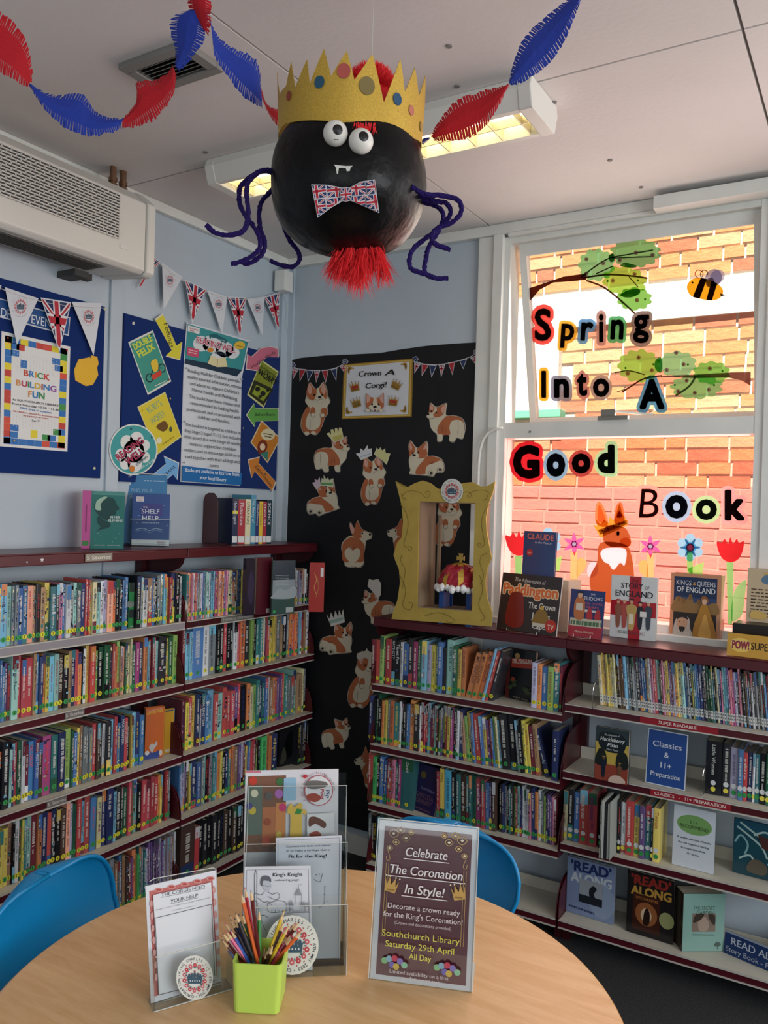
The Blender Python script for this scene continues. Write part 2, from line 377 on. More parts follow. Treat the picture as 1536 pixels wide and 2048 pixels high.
class Cv:
    """a flat sheet in the room on which coloured shapes are laid; shapes are given in photograph coordinates
    (through tf) or, with flat=True, in metres on the sheet"""
    def __init__(s, p, n, tf=ID, flat=False, step=0.00025):
        s.p = V(p); s.n = V(n).normalized()
        if s.n.dot(CAM - s.p) < 0: s.n = -s.n
        s.tf = tf; s.flat = flat; s.mb = MB(); s.lay = 1; s.step = step
        s.r = V((0, 0, 1)).cross(s.n).normalized() if abs(s.n.z) < 0.95 else V((1, 0, 0)); s.u = s.n.cross(s.r)
    def P(s, x, y, d=0.0):
        if s.flat: return s.p + s.r*x + s.u*y + s.n*d
        X, Y = s.tf(x, y); return hitp(X, Y, s.p, s.n) + s.n*d
    def tri(s, pts2, tris, col):
        d = s.lay*s.step; s.mb.colr(col); vs = [s.P(x, y, d) for x, y in pts2]
        # keep faces pointing at the viewer
        out = []
        for t in tris:
            a, b, c = vs[t[0]], vs[t[1]], vs[t[2]]
            out.append(t if (b-a).cross(c-a).dot(s.n) >= 0 else tuple(reversed(t)))
        s.mb.add(vs, out); return s
    def poly(s, pts, col, clip=None, up=True):
        if clip: pts = clip_convex(pts, clip)
        if len(pts) < 3: return s
        tr = tessellate_polygon([[V((x, y, 0)) for x, y in pts]])
        s.tri(pts, tr, col)
        if up: s.lay += 1
        return s
    def holed(s, outer, hole, col):
        pts = list(outer)+list(hole); tr = tessellate_polygon([[V((x, y, 0)) for x, y in outer], [V((x, y, 0)) for x, y in hole]])
        s.tri(pts, tr, col); s.lay += 1; return s
    def blob(s, pts, col, n=4, **k): return s.poly(spline(pts, n), col, **k)
    def rect(s, x0, y0, x1, y1, col, **k): return s.poly([(x0, y0), (x1, y0), (x1, y1), (x0, y1)], col, **k)
    def ell(s, x, y, rx, ry, col, n=20, rot=0, **k):
        c, q = math.cos(rot), math.sin(rot)
        return s.poly([(x + rx*math.cos(a)*c - ry*math.sin(a)*q, y + rx*math.cos(a)*q + ry*math.sin(a)*c) for a in [i*2*math.pi/n for i in range(n)]], col, **k)
    def line(s, pts, w, col, sm=False, n=4, up=True):
        if sm: pts = spline(pts, n, False)
        L = []; R = []
        for i, p in enumerate(pts):
            a = pts[max(i-1, 0)]; b = pts[min(i+1, len(pts)-1)]; dx, dy = b[0]-a[0], b[1]-a[1]; l = math.hypot(dx, dy) or 1
            ww = w[i*len(w)//len(pts)] if isinstance(w, (list, tuple)) else w
            L.append((p[0]-dy/l*ww/2, p[1]+dx/l*ww/2)); R.append((p[0]+dy/l*ww/2, p[1]-dx/l*ww/2))
        vs = L + R; n = len(pts); tr = []
        for i in range(n-1): tr += [(i, i+1, n+i+1), (i, n+i+1, n+i)]
        s.tri(vs, tr, col)
        if up: s.lay += 1
        return s
    def frame(s, q, w, col):
        """band of width w inside quad q"""
        cx = sum(p[0] for p in q)/4; cy = sum(p[1] for p in q)/4
        W = abs(q[1][0]-q[0][0]) or 1; H = abs(q[3][1]-q[0][1]) or 1
        inn = [(p[0]+(cx-p[0])*2*w/W, p[1]+(cy-p[1])*2*w/H) for p in q]
        for i in range(4):
            j = (i+1) % 4; s.poly([q[i], q[j], inn[j], inn[i]], col, up=False)
        s.lay += 1; return inn
    def text(s, st, p0, p1, h, col, bold=0.0, shear=0.0, up=None, fit=True, sp=1.0, halo=None, hw=0.05):
        """baseline from p0 to p1, capital height h; y grows downwards in photograph coordinates; weight and halo
        come from laying the same outline several times, slightly shifted"""
        vs, fs, x0, x1 = glyphs(st, 0.0, shear, sp)
        if not vs: return s
        dx, dy = p1[0]-p0[0], p1[1]-p0[1]; W = (x1-x0)
        if up is None: up = (0.03, -1) if not s.flat else (0, 1)
        if up == 'perp':
            l = math.hypot(dx, dy); up = (dy/l, -dx/l) if not s.flat else (-dy/l, dx/l)
        ax = (dx/W, dy/W); ay = (up[0]*h/CAPH, up[1]*h/CAPH)
        def lay(off, c, d):
            for ox, oy in off:
                V3 = [s.P(p0[0] + ax[0]*(x-x0+ox) + ay[0]*(y+oy), p0[1] + ax[1]*(x-x0+ox) + ay[1]*(y+oy), d) for x, y in vs]; out = []
                t = fs[0]; flip = (V3[t[1]]-V3[t[0]]).cross(V3[t[2]]-V3[t[0]]).dot(s.n) < 0
                s.mb.colr(c); s.mb.add(V3, [tuple(reversed(t)) for t in fs] if flip else fs); d += .00001
        if halo:
            lay([((hw+bold)*math.cos(k*math.pi/4), (hw+bold)*math.sin(k*math.pi/4)) for k in range(8)], halo, s.lay*s.step); s.lay += 1
        off = [(0, 0)] if bold < .015 else ([(-bold*.6, 0), (bold*.6, 0)] if bold < .032 else [(-bold*.7, -bold*.5), (bold*.7, -bold*.5), (-bold*.7, bold*.5), (bold*.7, bold*.5), (0, 0)])
        lay(off, col, s.lay*s.step); s.lay += 1; return s
    def dashes(s, p0, p1, h, col, seed=1):
        """a line of print too small to read"""
        rr = random.Random(seed); t = 0; up = (0.03, -1) if not s.flat else (0, 1)
        dx, dy = p1[0]-p0[0], p1[1]-p0[1]
        while t < 1:
            w = rr.uniform(0.04, 0.12); e = min(1, t+w)
            a = (p0[0]+dx*t, p0[1]+dy*t); b = (p0[0]+dx*e, p0[1]+dy*e)
            s.poly([a, b, (b[0]+up[0]*h, b[1]+up[1]*h), (a[0]+up[0]*h, a[1]+up[1]*h)], col, up=False); t = e+rr.uniform(0.015, 0.04)
        s.lay += 1; return s
    def ring_text(s, st, cx, cy, r, h, a0, a1, col, bold=0.01, sq=1.0, inward=False):
        """letters around a circle from angle a0 to a1 (degrees, clockwise on the sheet seen from the front)"""
        n = len(st); sg = -1 if not s.flat else 1
        for i, ch in enumerate(st):
            if ch == ' ': continue
            a = math.radians(a0 + (a1-a0)*(i+0.5)/n)
            ux, uy = math.cos(a), math.sin(a)          # outward, angle measured from +x towards up
            tx, ty = uy, -ux                            # clockwise tangent
            vs, fs, x0, x1 = glyphs(ch, bold)
            k = h/CAPH; pts = []
            for x, y in vs:
                X = cx + (ux*(r + y*k) + tx*(x-(x0+x1)/2)*k)*sq; Y = cy + sg*(uy*(r + y*k) + ty*(x-(x0+x1)/2)*k); pts.append((X, Y))
            s.lay -= 0; s.tri(pts, fs, col)
        s.lay += 1; return s
    def backing(s, pts, col, t=0.0006, extra=None):
        s.mb.colr(col); P3 = [s.P(x, y, 0) for x, y in pts]; s.mb.prism(P3, -s.n*t); return s
    def build(s, name, m=None, parent=None, **k):
        return s.mb.build(name, m or M_print, parent, col=True, **k)
def thingify(o, label, cat, group=None): return tag(o, label, cat, group)
def mixc(a, b, t):
    a = srgb(a); b = srgb(b); return tuple(a[i]*(1-t)+b[i]*t for i in range(3))
# ================================================================ the room
WL, WB, ZC = -2.60, 3.28, 2.885
RX, RY = 3.3, -3.5
def struct(o): o['kind'] = 'structure'; return o
struct(solid('floor', (WL-.1, RY-.1, -0.05), (RX+.1, WB+.12, 0), M_carpet))
struct(solid('wall_left', (WL-.12, RY-.1, 0), (WL, WB+.12, ZC), M_wall))
w = MB()
ZS, ZH = 1.2, 2.83
for (a, b) in ((-2.6, -1.42), (-0.365, -0.30), (0.72, 0.82), (1.84, RX)): w.box((a, WB, 0), (b, WB+.12, ZC))
for (a, b) in ((-1.42, -0.365), (-0.30, 0.72), (0.82, 1.84)):
    w.box((a, WB, 0), (b, WB+.12, ZS)); w.box((a, WB, ZH), (b, WB+.12, ZC))
struct(w.build('wall_window_side', M_wall, loc=(0, WB, 0)))
w = MB(); w.box((RX, RY-.1, 0), (RX+.12, WB+.12, .95)); w.box((RX, RY-.1, 2.55), (RX+.12, WB+.12, ZC)); w.box((RX, RY-.1, .95), (RX+.12, -1.3, 2.55)); w.box((RX, 2.1, .95), (RX+.12, WB+.12, 2.55))
struct(w.build('wall_right', M_wall, loc=(RX, 0, 0)))
w = MB(); w.box((WL-.12, RY-.12, 0), (RX+.12, RY, .95)); w.box((WL-.12, RY-.12, 2.55), (RX+.12, RY, ZC)); w.box((WL-.12, RY-.12, .95), (-1.2, RY, 2.55)); w.box((2.4, RY-.12, .95), (RX+.12, RY, 2.55))
struct(w.build('wall_behind', M_wall, loc=(0, RY, 0)))
# ceiling of large boards with open joints
ceil = struct(solid('ceiling', (WL-.1, RY-.1, ZC+.012), (RX+.1, WB+.12, ZC+.07), M_trimdark, loc=(0, 0, ZC)))
xs = [WL, -1.48, -0.33, 0.87, 2.07, RX]; ys = [RY, -2.6, -1.4, -0.2, 1.0, 2.22, WB]
for i in range(5):
    for j in range(6):
        MB().box((xs[i]+.004, ys[j]+.004, ZC), (xs[i+1]-.004, ys[j+1]-.004, ZC+.012)).build('ceiling_board', M_ceil, ceil)
for k, (x, y) in enumerate([hit(*p, 2, ZC)[:2] for p in ((898, 92), (914, 172), (1220, 320), (1282, 374), (411, 304), (1108, 204))]):
    MB().lathe((x, y, ZC-.003), [(0, 0), (.008, 0), (.009, .003)], n=10).build('screw_head', M_trimdark, ceil)
struct(MB().box((WL, WB-.035, ZC-.045), (RX, WB, ZC)).build('trim_1', M_trim, bevel=.004))
struct(MB().box((WL, RY, ZC-.04), (WL+.03, WB-.035, ZC)).build('trim_2', M_trim, bevel=.004))
# corner board and wall panel joint battens
struct(MB().box((WL, WB-.06, 1.4), (WL+.02, WB-.012, ZC-.045)).box((WL, WB-.012, 1.4), (WL+.05, WB, ZC-.045)).build('trim_3', M_wall))
yj = hit(225, 800, 0, WL).y
struct(MB().box((WL, yj-.03, 0), (WL+.012, yj+.03, ZC-.04)).build('trim_4', M_wall, bevel=.003))
struct(MB().box((WL, RY, 0), (WL+.012, WB, .09)).build('baseboard_left', M_trim))
struct(MB().box((WL, WB-.012, 0), (RX, WB, .09)).build('baseboard_window_side', M_trim))
# curtain track over the window
xt = hit(1310, 400, 1, WB-.07).x
ct = tag(MB().box((xt, WB-.10, ZC-.065), (1.9, WB-.037, ZC-.015)).build('window_blind_rail', M_trim, bevel=.003), 'white rail fixed above the window under the ceiling', 'rail')

# ---- windows
def window(n, x0, x1, real=False):
    root = struct(empty('window_%d' % n, (x0, WB, ZS)))
    f = MB(); g = .03
    f.box((x0, WB-.01, ZS), (x0+.035, WB+.1, ZH)); f.box((x1-.035, WB-.01, ZS), (x1, WB+.1, ZH))
    f.box((x0+.035, WB-.008, ZH-.03), (x1-.035, WB+.1, ZH)); f.box((x0+.035, WB-.008, 1.965), (x1-.035, WB+.1, 2.03)); f.box((x0+.035, WB-.008, ZS), (x1-.035, WB+.1, ZS+.03))
    f.build('window_frame', M_trim, root)
    MB().box((x0-.02, WB-.05, ZS-.03), (x1+.02, WB+.02, ZS)).build('window_sill', M_trim, root, bevel=.004)
    MB().box((x0+.035, WB+.02, ZS+.03), (x1-.035, WB+.026, 1.965)).build('lower_pane', M_glass2, root)
    top = V((0, WB+.02, 2.80)); dn = V((0, .20 if real else 0, -.765)); nn = V((0, dn.z, -dn.y)).normalized()*-1; tk = V((0, -dn.z, dn.y)).normalized()*.04
    X0, X1 = x0+.06, x1-.035; W = .05
    s = MB(); ux = V((1, 0, 0)); dl = dn.length; du = dn/dl
    s.obox(V((X0+W*.6, top.y, top.z)), ux*(X1-X0-W*1.2), du*W, tk); s.obox(V((X0+W*.6, top.y, top.z))+du*(dl-W*.7), ux*(X1-X0-W*1.2), du*W*.7, tk)
    s.obox(V((X0, top.y, top.z)), ux*W*.6, dn, tk); s.obox(V((X1-W*.6, top.y, top.z)), ux*W*.6, dn, tk)
    sash = s.build('sash_frame', M_trim, root)
    MB().obox(V((X0+.01, top.y, top.z))+du*.02+tk*.45, ux*(X1-X0-.02), du*(dl-.04), tk*.12).build('upper_pane', M_glass, sash)
    p = V((x0+.5, WB-.015, 2.04)); h = MB(); h.box((p.x-.06, WB-.025, 2.03), (p.x+.06, WB+.0, 2.045)); h.box((p.x-.045, WB-.03, 2.045), (p.x+.01, WB-.01, 2.07)); h.obox(p+V((.01, 0, .02)), V((.12, .12, -.004)), V((0, .012, 0)), V((0, 0, .008)))
    h.build('window_stay', M_metal, root)
    MB().lathe((x0+.15, WB-.012, 1.99), [(0, 0), (.005, 0)], n=8, axis=V((0, -1, 0)), sx=V((1, 0, 0)), sy=V((0, 0, 1))).build('screw_head', M_trimdark, root)
    return root, top, du, tk
win1, wtop, wdu, wtk = window(1, -1.42, -0.365, True)
window(2, -0.30, 0.72); window(3, 0.82, 1.84)
a = MB(); a.box((-1.53, WB-.022, 0.3), (-1.455, WB, ZC-.045)); a.box((-1.455, WB-.035, ZS-.03), (-1.41, WB, ZC-.045)); a.box((-1.39, WB-.034, ZH-.005), (1.9, WB-.002, ZC-.045))
struct(a.build('trim_5', M_trim, bevel=.003))
a = MB(); a.box((-0.372, WB-.018, ZS-.03), (-0.293, WB, ZH-.005)); struct(a.build('trim_6', M_trim, bevel=.003))

# ---- neighbouring brick building across the alley
BY = 4.85
zp0 = hit(1300, 972, 1, BY).z; zb0 = hit(1301, 642, 1, BY).z; zb1 = hit(1301, 571, 1, BY).z
xw = hit(1122, 780, 1, BY).x; zw = hit(1100, 822, 1, BY).z; zl = hit(1100, 834, 1, BY).z
bw = struct(solid('wall_outside', (-4.2, BY+.012, 0), (2.6, BY+.3, 4.6), M_mortar))
MB().box((-4.2, BY+.004, 0), (2.6, BY+.012, zp0+.005)).build('painted_render_coat', M_mortarP, bw)
MB().box((-4.2, BY-.02, zb0), (2.6, BY+.012, zb1)).build('lintel_band', M_render, bw)
MB().box((-2.9, BY-.06, zw), (xw, BY+.012, zb0)).build('rendered_panel', M_render, bw)
MB().box((-2.9, BY-.09, zl-.012), (xw+.03, BY+.012, zw)).build('ledge', M_green, bw, bevel=.004)
struct(solid('ground_outside', (-5, WB+.12, -.1), (4, BY+.3, -.02), M_mortar))
stuffb = MB(); rr = random.Random(3); protos = {}
def brick_mesh(L, m):
    key = (L, m.name)
    if key not in protos:
        q = MB().box((-L/2, 0, 0), (L/2, .06, 0.0625)); me = bpy.data.meshes.new('brick'); me.from_pydata(q.v, [], q.f); me.materials.append(m)
        protos[key] = me
    return protos[key]
nbr = 0; z = 0.02
while z < 4.5:
    x = -4.2 + rr.uniform(-.2, 0); painted = z + .04 < zp0
    while x < 2.5:
        L = rr.choice((.215, .215, .215, .215, .165, .102)); xc = x + L/2; dy = rr.uniform(-.004, .003)
        inb = (z + .06 > zb0 and z < zb1) or (xc < xw and zl-.02 < z + .05 and z < zb0 and xc > -2.95)
        if not inb:
            if -2.22 < xc < -0.42 and 1.12 < z < 3.5 and nbr < 300:
                m = M_pbrick if painted else rr.choice((M_brick, M_brick, M_brick2, M_brick3))
                o = bpy.data.objects.new('brick', brick_mesh(L, m)); COL.objects.link(o); o.parent = bw
                o.location = V((xc, BY+dy, z)) - V(bw.location); o.rotation_euler.z = rr.uniform(-.006, .006); nbr += 1
            else: stuffb.mat(0 if painted else rr.choice((1, 1, 2, 3))).box((x, BY+dy, z), (x+L, BY+.05, z+0.0625))
        x += L + .013
    z += .075
o = stuffb.build('brick', [M_pbrick, M_brick, M_brick2, M_brick3], bw); o['kind'] = 'stuff'

# ---- heater unit high on the left wall
ac = empty('wall_heater_unit', (WL, 1.6, 2.49), 'long white wall heater unit with slotted grille, high on the left wall', 'heater')
y0, y1 = 0.75, 2.165
prof = [(-2.598, 2.80), (-2.42, 2.80), (-2.35, 2.745), (-2.35, 2.50), (-2.37, 2.485), (-2.598, 2.51)]
MB().prism([(x, y0, z) for x, z in prof], (0, y1-.045-y0, 0)).build('casing', M_ac, ac, bevel=.006)
MB().prism([(x+(0.004 if x > -2.5 else 0), y1-.042, z+(.004 if z > 2.7 else -.004)) for x, z in prof], (0, .042, 0)).build('end_cap', M_ac, ac, bevel=.008)
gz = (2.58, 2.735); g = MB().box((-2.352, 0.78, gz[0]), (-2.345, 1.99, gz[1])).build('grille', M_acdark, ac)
rows = 15; bars = MB()
for r in range(rows+1):
    z = gz[0] + (gz[1]-gz[0])*r/rows; bars.box((-2.345, 0.78, z-.0022), (-2.342, 1.99, z+.0022))
for r in range(rows):
    z = gz[0] + (gz[1]-gz[0])*r/rows; k = 0.78 + (.017 if r % 2 else 0)
    while k < 1.99: bars.box((-2.345, k, z), (-2.342, k+.004, z+(gz[1]-gz[0])/rows)); k += .034
o = bars.build('grille_bar', M_ac, ac); o['kind'] = 'stuff'
MB().box((-2.50, 0.85, 2.482), (-2.39, 1.98, 2.497)).build('air_outlet', M_acgrey, ac)
for k in range(7): MB().box((-2.49+.015*k, 0.86, 2.478), (-2.487+.015*k, 1.97, 2.483)).build('vane', M_acdark, ac)
MB().box((-2.349, 2.0, 2.55), (-2.347, 2.03, 2.565)).build('badge', M_trim, ac)
MB().box((-2.597, 1.93, 2.455), (-2.50, 1.99, 2.478)).box((-2.56, 2.0, 2.46), (-2.53, 2.03, 2.485)).build('bracket', M_acdark, ac)
for px in (226, 246):
    p = hit(px, 340, 2, ZC); p = V((-2.47, along(px, (-2.47, 0, 2.84), (0, 1, 0)), 2.80))
    t = tag(MB().tube([(p.x, p.y, 2.80), (p.x, p.y, ZC)], .012, 12).tube([(p.x, p.y, 2.80), (p.x, p.y, 2.822)], .017, 8).tube([(p.x, p.y, 2.83), (p.x, p.y, 2.845)], .016, 8).build('heating_pipe', M_copper, loc=(p.x, p.y, 2.80)),
            'copper pipe rising from the heater unit to the ceiling, ' + ('left of the two' if px == 226 else 'right of the two'), 'pipe')
# junction box in the corner
p = hit(572, 553, 0, WL+.04)
jb = empty('junction_box', (WL+.03, p.y, 2.70), 'small white junction box in the corner under the ceiling', 'box')
MB().box((WL+.021, WB-.13, 2.70), (WL+.085, WB-.062, 2.80)).build('lid', M_trim, jb, bevel=.003)
MB().tube([(WL+.05, WB-.09, 2.80), (WL+.05, WB-.09, ZC-.04)], .009, 8).build('cable_gland', M_metal, jb)
# air vent in the ceiling
vt = empty('ceiling_vent', (-1.75, 1.65, ZC), 'square metal air vent with slats in the ceiling behind the streamers', 'vent')
X0, X1, Y0, Y1 = -1.88, -1.62, 1.575, 1.73
f = MB()
for a, b in (((X0, Y0), (X1, Y0+.03)), ((X0, Y1-.03), (X1, Y1)), ((X0, Y0+.03), (X0+.035, Y1-.03)), ((X1-.035, Y0+.03), (X1, Y1-.03))): f.box((a[0], a[1], ZC-.018), (b[0], b[1], ZC-.001))
f.build('frame', M_acgrey, vt, bevel=.003)
MB().box((X0+.035, Y0+.03, ZC-.006), (X1-.035, Y1-.03, ZC-.001)).build('recess', M_blk, vt)
for k in range(6): MB().obox((X0+.036, Y0+.034+.0155*k, ZC-.016), (X1-X0-.072, 0, 0), (0, .010, .006), (0, 0, .0012)).build('slat', M_acgrey, vt)
# ceiling lamp
lx0, lx1, ly0, ly1 = -2.10, -0.885, 2.175, 2.385; lz = 2.80
lm = empty('ceiling_lamp', ((lx0+lx1)/2, (ly0+ly1)/2, ZC), 'long fluorescent ceiling lamp with open louvre behind the spider decoration', 'lamp')
sec = [(ly0, ZC-.001), (ly0-.008, ZC-.03), (ly0+.012, lz), (ly0+.032, lz), (ly0+.032, ZC-.012), (ly1-.032, ZC-.012), (ly1-.032, lz), (ly1-.012, lz), (ly1+.008, ZC-.03), (ly1, ZC-.001)]
MB().prism([(lx0, y, z) for y, z in sec], (lx1-lx0, 0, 0)).build('housing', M_ac, lm)
e = [(ly0, ZC-.001), (ly0-.01, ZC-.03), (ly0+.01, lz-.002), (ly1-.01, lz-.002), (ly1+.01, ZC-.03), (ly1, ZC-.001)]
for x in (lx0-.012, lx1-.03): MB().prism([(x, y, z) for y, z in e], (.042, 0, 0)).build('end_cap', M_ac, lm, bevel=.004)
for dy in (-.045, .045):
    yc = (ly0+ly1)/2+dy; MB().tube([(lx0+.05, yc, ZC-.035), (lx1-.05, yc, ZC-.035)], .013, 10).build('tube', M_spark, lm)
for k in range(13):
    x = lx0+.06+k*(lx1-lx0-.12)/12; q = [(ly0+.033, lz+.002), (ly0+.033, ZC-.02)] + [(ly0+.033+(ly1-ly0-.066)*(i+1)/8, lz+.03+.028*math.cos(math.pi*2*(i+1)/8)) for i in range(-1, 8)][::-1]
    q = [(ly0+.033, lz+.003), (ly1-.033, lz+.003)] + [(ly1-.033-(ly1-ly0-.066)*i/8, lz+.045-.02*math.sin(math.pi*i/8)) for i in range(9)]
    MB().prism([(x, y, z) for y, z in q], (.003, 0, 0)).build('louvre_blade', M_reflector, lm)
for a in (0,): MB().box((lx0+.04, (ly0+ly1)/2-.002, lz+.003), (lx1-.04, (ly0+ly1)/2+.002, lz+.03)).build('louvre_spine', M_reflector, lm)
# white conduit beside the window
q = [hitp(x, y, (0, WB-.02, 0), V((0, 1, 0))) for x, y in ((1010, 858), (996, 859), (981, 866), (971, 880), (965, 900), (962, 930), (960, 1000), (958, 1060))]
q = [V((p.x, WB-.045, p.z)) for p in q]
tag(MB().tube(q, .007, 8).build('cable_pipe', M_trim, smooth=True), 'thin white pipe curving down beside the window frame', 'pipe')
# ================================================================ bookcases
LF, RF = -2.33, 3.03
LZ = [1.467, 1.176, .929, .646, .392, .124]
RZ1 = [1.174, .882, .620, .361, .099]
RZ2 = [1.174, .926, .671, .396, .100]
def bookcase(label, side, a, b, zs, wall):
    """side 'L': runs along Y at the left wall; 'R': runs along X at the window wall"""
    fr = LF if side == 'L' else RF; sg = 1 if side == 'L' else -1          # direction from the wall to the room
    def B(mb, s0, s1, d0, d1, z0, z1):                                     # s along, d distance from the front plane inwards
        if side == 'L': mb.box((fr-d0, s0, z0), (fr-d1, s1, z1))
        else: mb.box((s0, fr+d0, z0), (s1, fr+d1, z1))
        return mb
    dep = (fr-WL if side == 'L' else WB-fr)-.013
    root = empty('bookcase', ((fr-dep/2, (a+b)/2, 0) if side == 'L' else ((a+b)/2, fr+dep/2, 0)), label, 'bookcase')
    zt = zs[0]; g = .0015
    top = B(MB(), a+g, b-g, 0, dep, zt-.006, zt); B(top, a+g, b-g, 0, .012, zt-.04, zt-.006); B(top, a+g, a+.012, .012, dep, zt-.04, zt-.006); B(top, b-.012, b-g, .012, dep, zt-.04, zt-.006)
    top.build('top_board', M_maroon, root, bevel=.002)
    for e in (a, b):                                                       # rounded cheeks under the top
        s0, s1 = (e+g, e+.006) if e == a else (e-.006, e-g)
        pr = [(0.02, zt-.04), (dep, zt-.04), (dep, zt-.115), (.09, zt-.10), (.05, zt-.085), (.028, zt-.065)]
        pts = [((fr-d, s0, z) if side == 'L' else (s0, fr+d, z)) for d, z in pr]
        MB().prism(pts, (0, s1-s0, 0) if side == 'L' else (s1-s0, 0, 0)).build('top_cheek', M_maroonD, root)
    for e in (a, b):
        s0, s1 = (e+g, e+.03) if e == a else (e-.03, e-g)
        B(MB(), s0, s1, dep-.03, dep, 0, zt-.04).build('upright', M_maroonD, root)
        B(MB(), s0, s1, 0.06, dep-.032, 0, .05).build('foot', M_maroonD, root)
    B(MB(), a+g, b-g, .12, .13, 0, zs[-1]-.03).build('shaded_kick_plate', M_blk, root)  # coloured black to stand in for the shadow under the bottom shelf
    for k, z in enumerate(zs[1:]):
        sh = B(MB(), a+.008, b-.008, .0, dep-.03, z-.004, z).build('shelf', M_shelf, root)
        B(MB(), a+.008, b-.008, dep-.032, dep-.028, z, z+.045).build('shelf_back_lip', M_shelf, sh)
        B(MB(), a+.006, b-.006, -.001, .003, z-.027, z-.002).build('shelf_front', M_maroon, sh)
        lip = B(MB(), a+.006, b-.006, -.005, .004, z-.003, z+.0005); B(lip, a+.006, b-.006, -.005, .004, z-.031, z-.0265)
        lip.build('edge_strip', M_lip, sh)
        if side == 'L' and k == 0:
            B(MB(), a+.006, b-.006, -.004, -.002, z-.027, z-.002).build('label_holder', M_stripsheen if a < 2 else M_acryl, sh)
        for e in (a, b):
            s0, s1 = (e+.0025, e+.0065) if e == a else (e-.0065, e-.0025)
            pr = [(0.0, z-.03), (dep-.03, z-.03), (dep-.03, z+.15), (.08, z+.135), (.045, z+.12), (.02, z+.095), (.006, z+.06), (0.0, z+.02)]
            pts = [((fr-d, s0, zz) if side == 'L' else (s0, fr+d, zz)) for d, zz in pr]
            MB().prism(pts, (0, s1-s0, 0) if side == 'L' else (s1-s0, 0, 0)).build('shelf_end', M_maroon, root)
    return root
bcLn = bookcase('maroon metal bookcase nearest the left edge, below the teal and blue books', 'L', 1.47, 2.362, LZ, WL)
bcLf = bookcase('maroon metal bookcase in the far left corner, below the row of reference books', 'L', 2.362, 3.235, LZ, WL)
bcRn = bookcase('lower maroon metal bookcase under the gold paper frame', 'R', -1.872, -1.006, RZ1, WB)
bcRf = bookcase('lower maroon metal bookcase at the right edge, below the window display of history books', 'R', -1.006, -.13, RZ2, WB)

PAL = dict(k='#1b1c22', K='#2f2f36', w='#c9cfd4', g='#6f7c82', G='#1e5c3c', n='#7fb04c', N='#2fae55', t='#2a7478', T='#7fbab2', b='#2b63a8', B='#1f2d64',
           c='#5aa5c8', C='#2590c4', r='#b32a2e', R='#6c1a2a', p='#5d3f80', P='#c56c8c', m='#9a2c68', o='#d0692c', y='#d6bc3c', Y='#d4cd96', s='#9c7550',
           S='#4e362c', l='#a3a2c8', O='#ef9c74', a='#2f7f86')
CN = dict(k='black', K='charcoal', w='white', g='grey', G='dark green', n='light green', N='bright green', t='teal', T='pale teal', b='blue', B='navy',
          c='light blue', C='sky blue', r='red', R='maroon', p='purple', P='pink', m='magenta', o='orange', y='yellow', Y='cream', s='tan',
          S='brown', l='lilac', O='peach', a='turquoise')
S_VS, S_FS, S_X0, S_X1 = glyphs('S', .02)
import re, colorsys
ALLB = []
def jit(hx, rr, a=.08):
    r, g, b = [int(hx[i:i+2], 16)/255 for i in (1, 3, 5)]; h, s, v = colorsys.rgb_to_hsv(r, g, b)
    return colorsys.hsv_to_rgb((h+rr.uniform(-.015, .015)) % 1, min(1, max(0, .76*s*(1+rr.uniform(-a, a)))), min(1, max(0, v*(1+rr.uniform(-a*1.6, a*1.6)))))
def row(tok, side, z, x0, x1, inset, where, h=.19, hj=.014, dep=.13, lean=0.0, lab='S', busy=.3, seed=1, lift=0):
    rr = random.Random(seed)
    T = re.findall(r'([A-Za-z_])(\d+)(?:\[([^\]]*)\])?', tok); tot = sum(int(t[1]) for t in T)
    if side == 'L': P0 = V((LF-inset, 0, z+.001)); S = V((0, 1, 0)); D = V((-1, 0, 0))
    else: P0 = V((0, RF+inset, z+.001)); S = V((1, 0, 0)); D = V((0, 1, 0))
    # widths follow the photograph, so convert columns to metres
    cx = x0; cnt = {}
    for c, wpx, title in T:
        a = along(cx, P0, S); cx += int(wpx)*(x1-x0)/tot; b = along(cx, P0, S)
        if c == '_': continue
        cnt[c] = cnt.get(c, 0)+1
        hh = h + rr.uniform(-hj, hj) + (.012 if int(wpx) > 11 else 0)
        ALLB.append(dict(c=c, a=a, w=(b-a)*.965, P0=P0, S=S, D=D, h=hh, dep=dep+rr.uniform(-.01, .012), title=title, lean=lean, lab=lab, busy=busy,
                         where=where, k=cnt[c], seed=rr.randint(0, 10**6), side=side, off=rr.uniform(0, .012)))
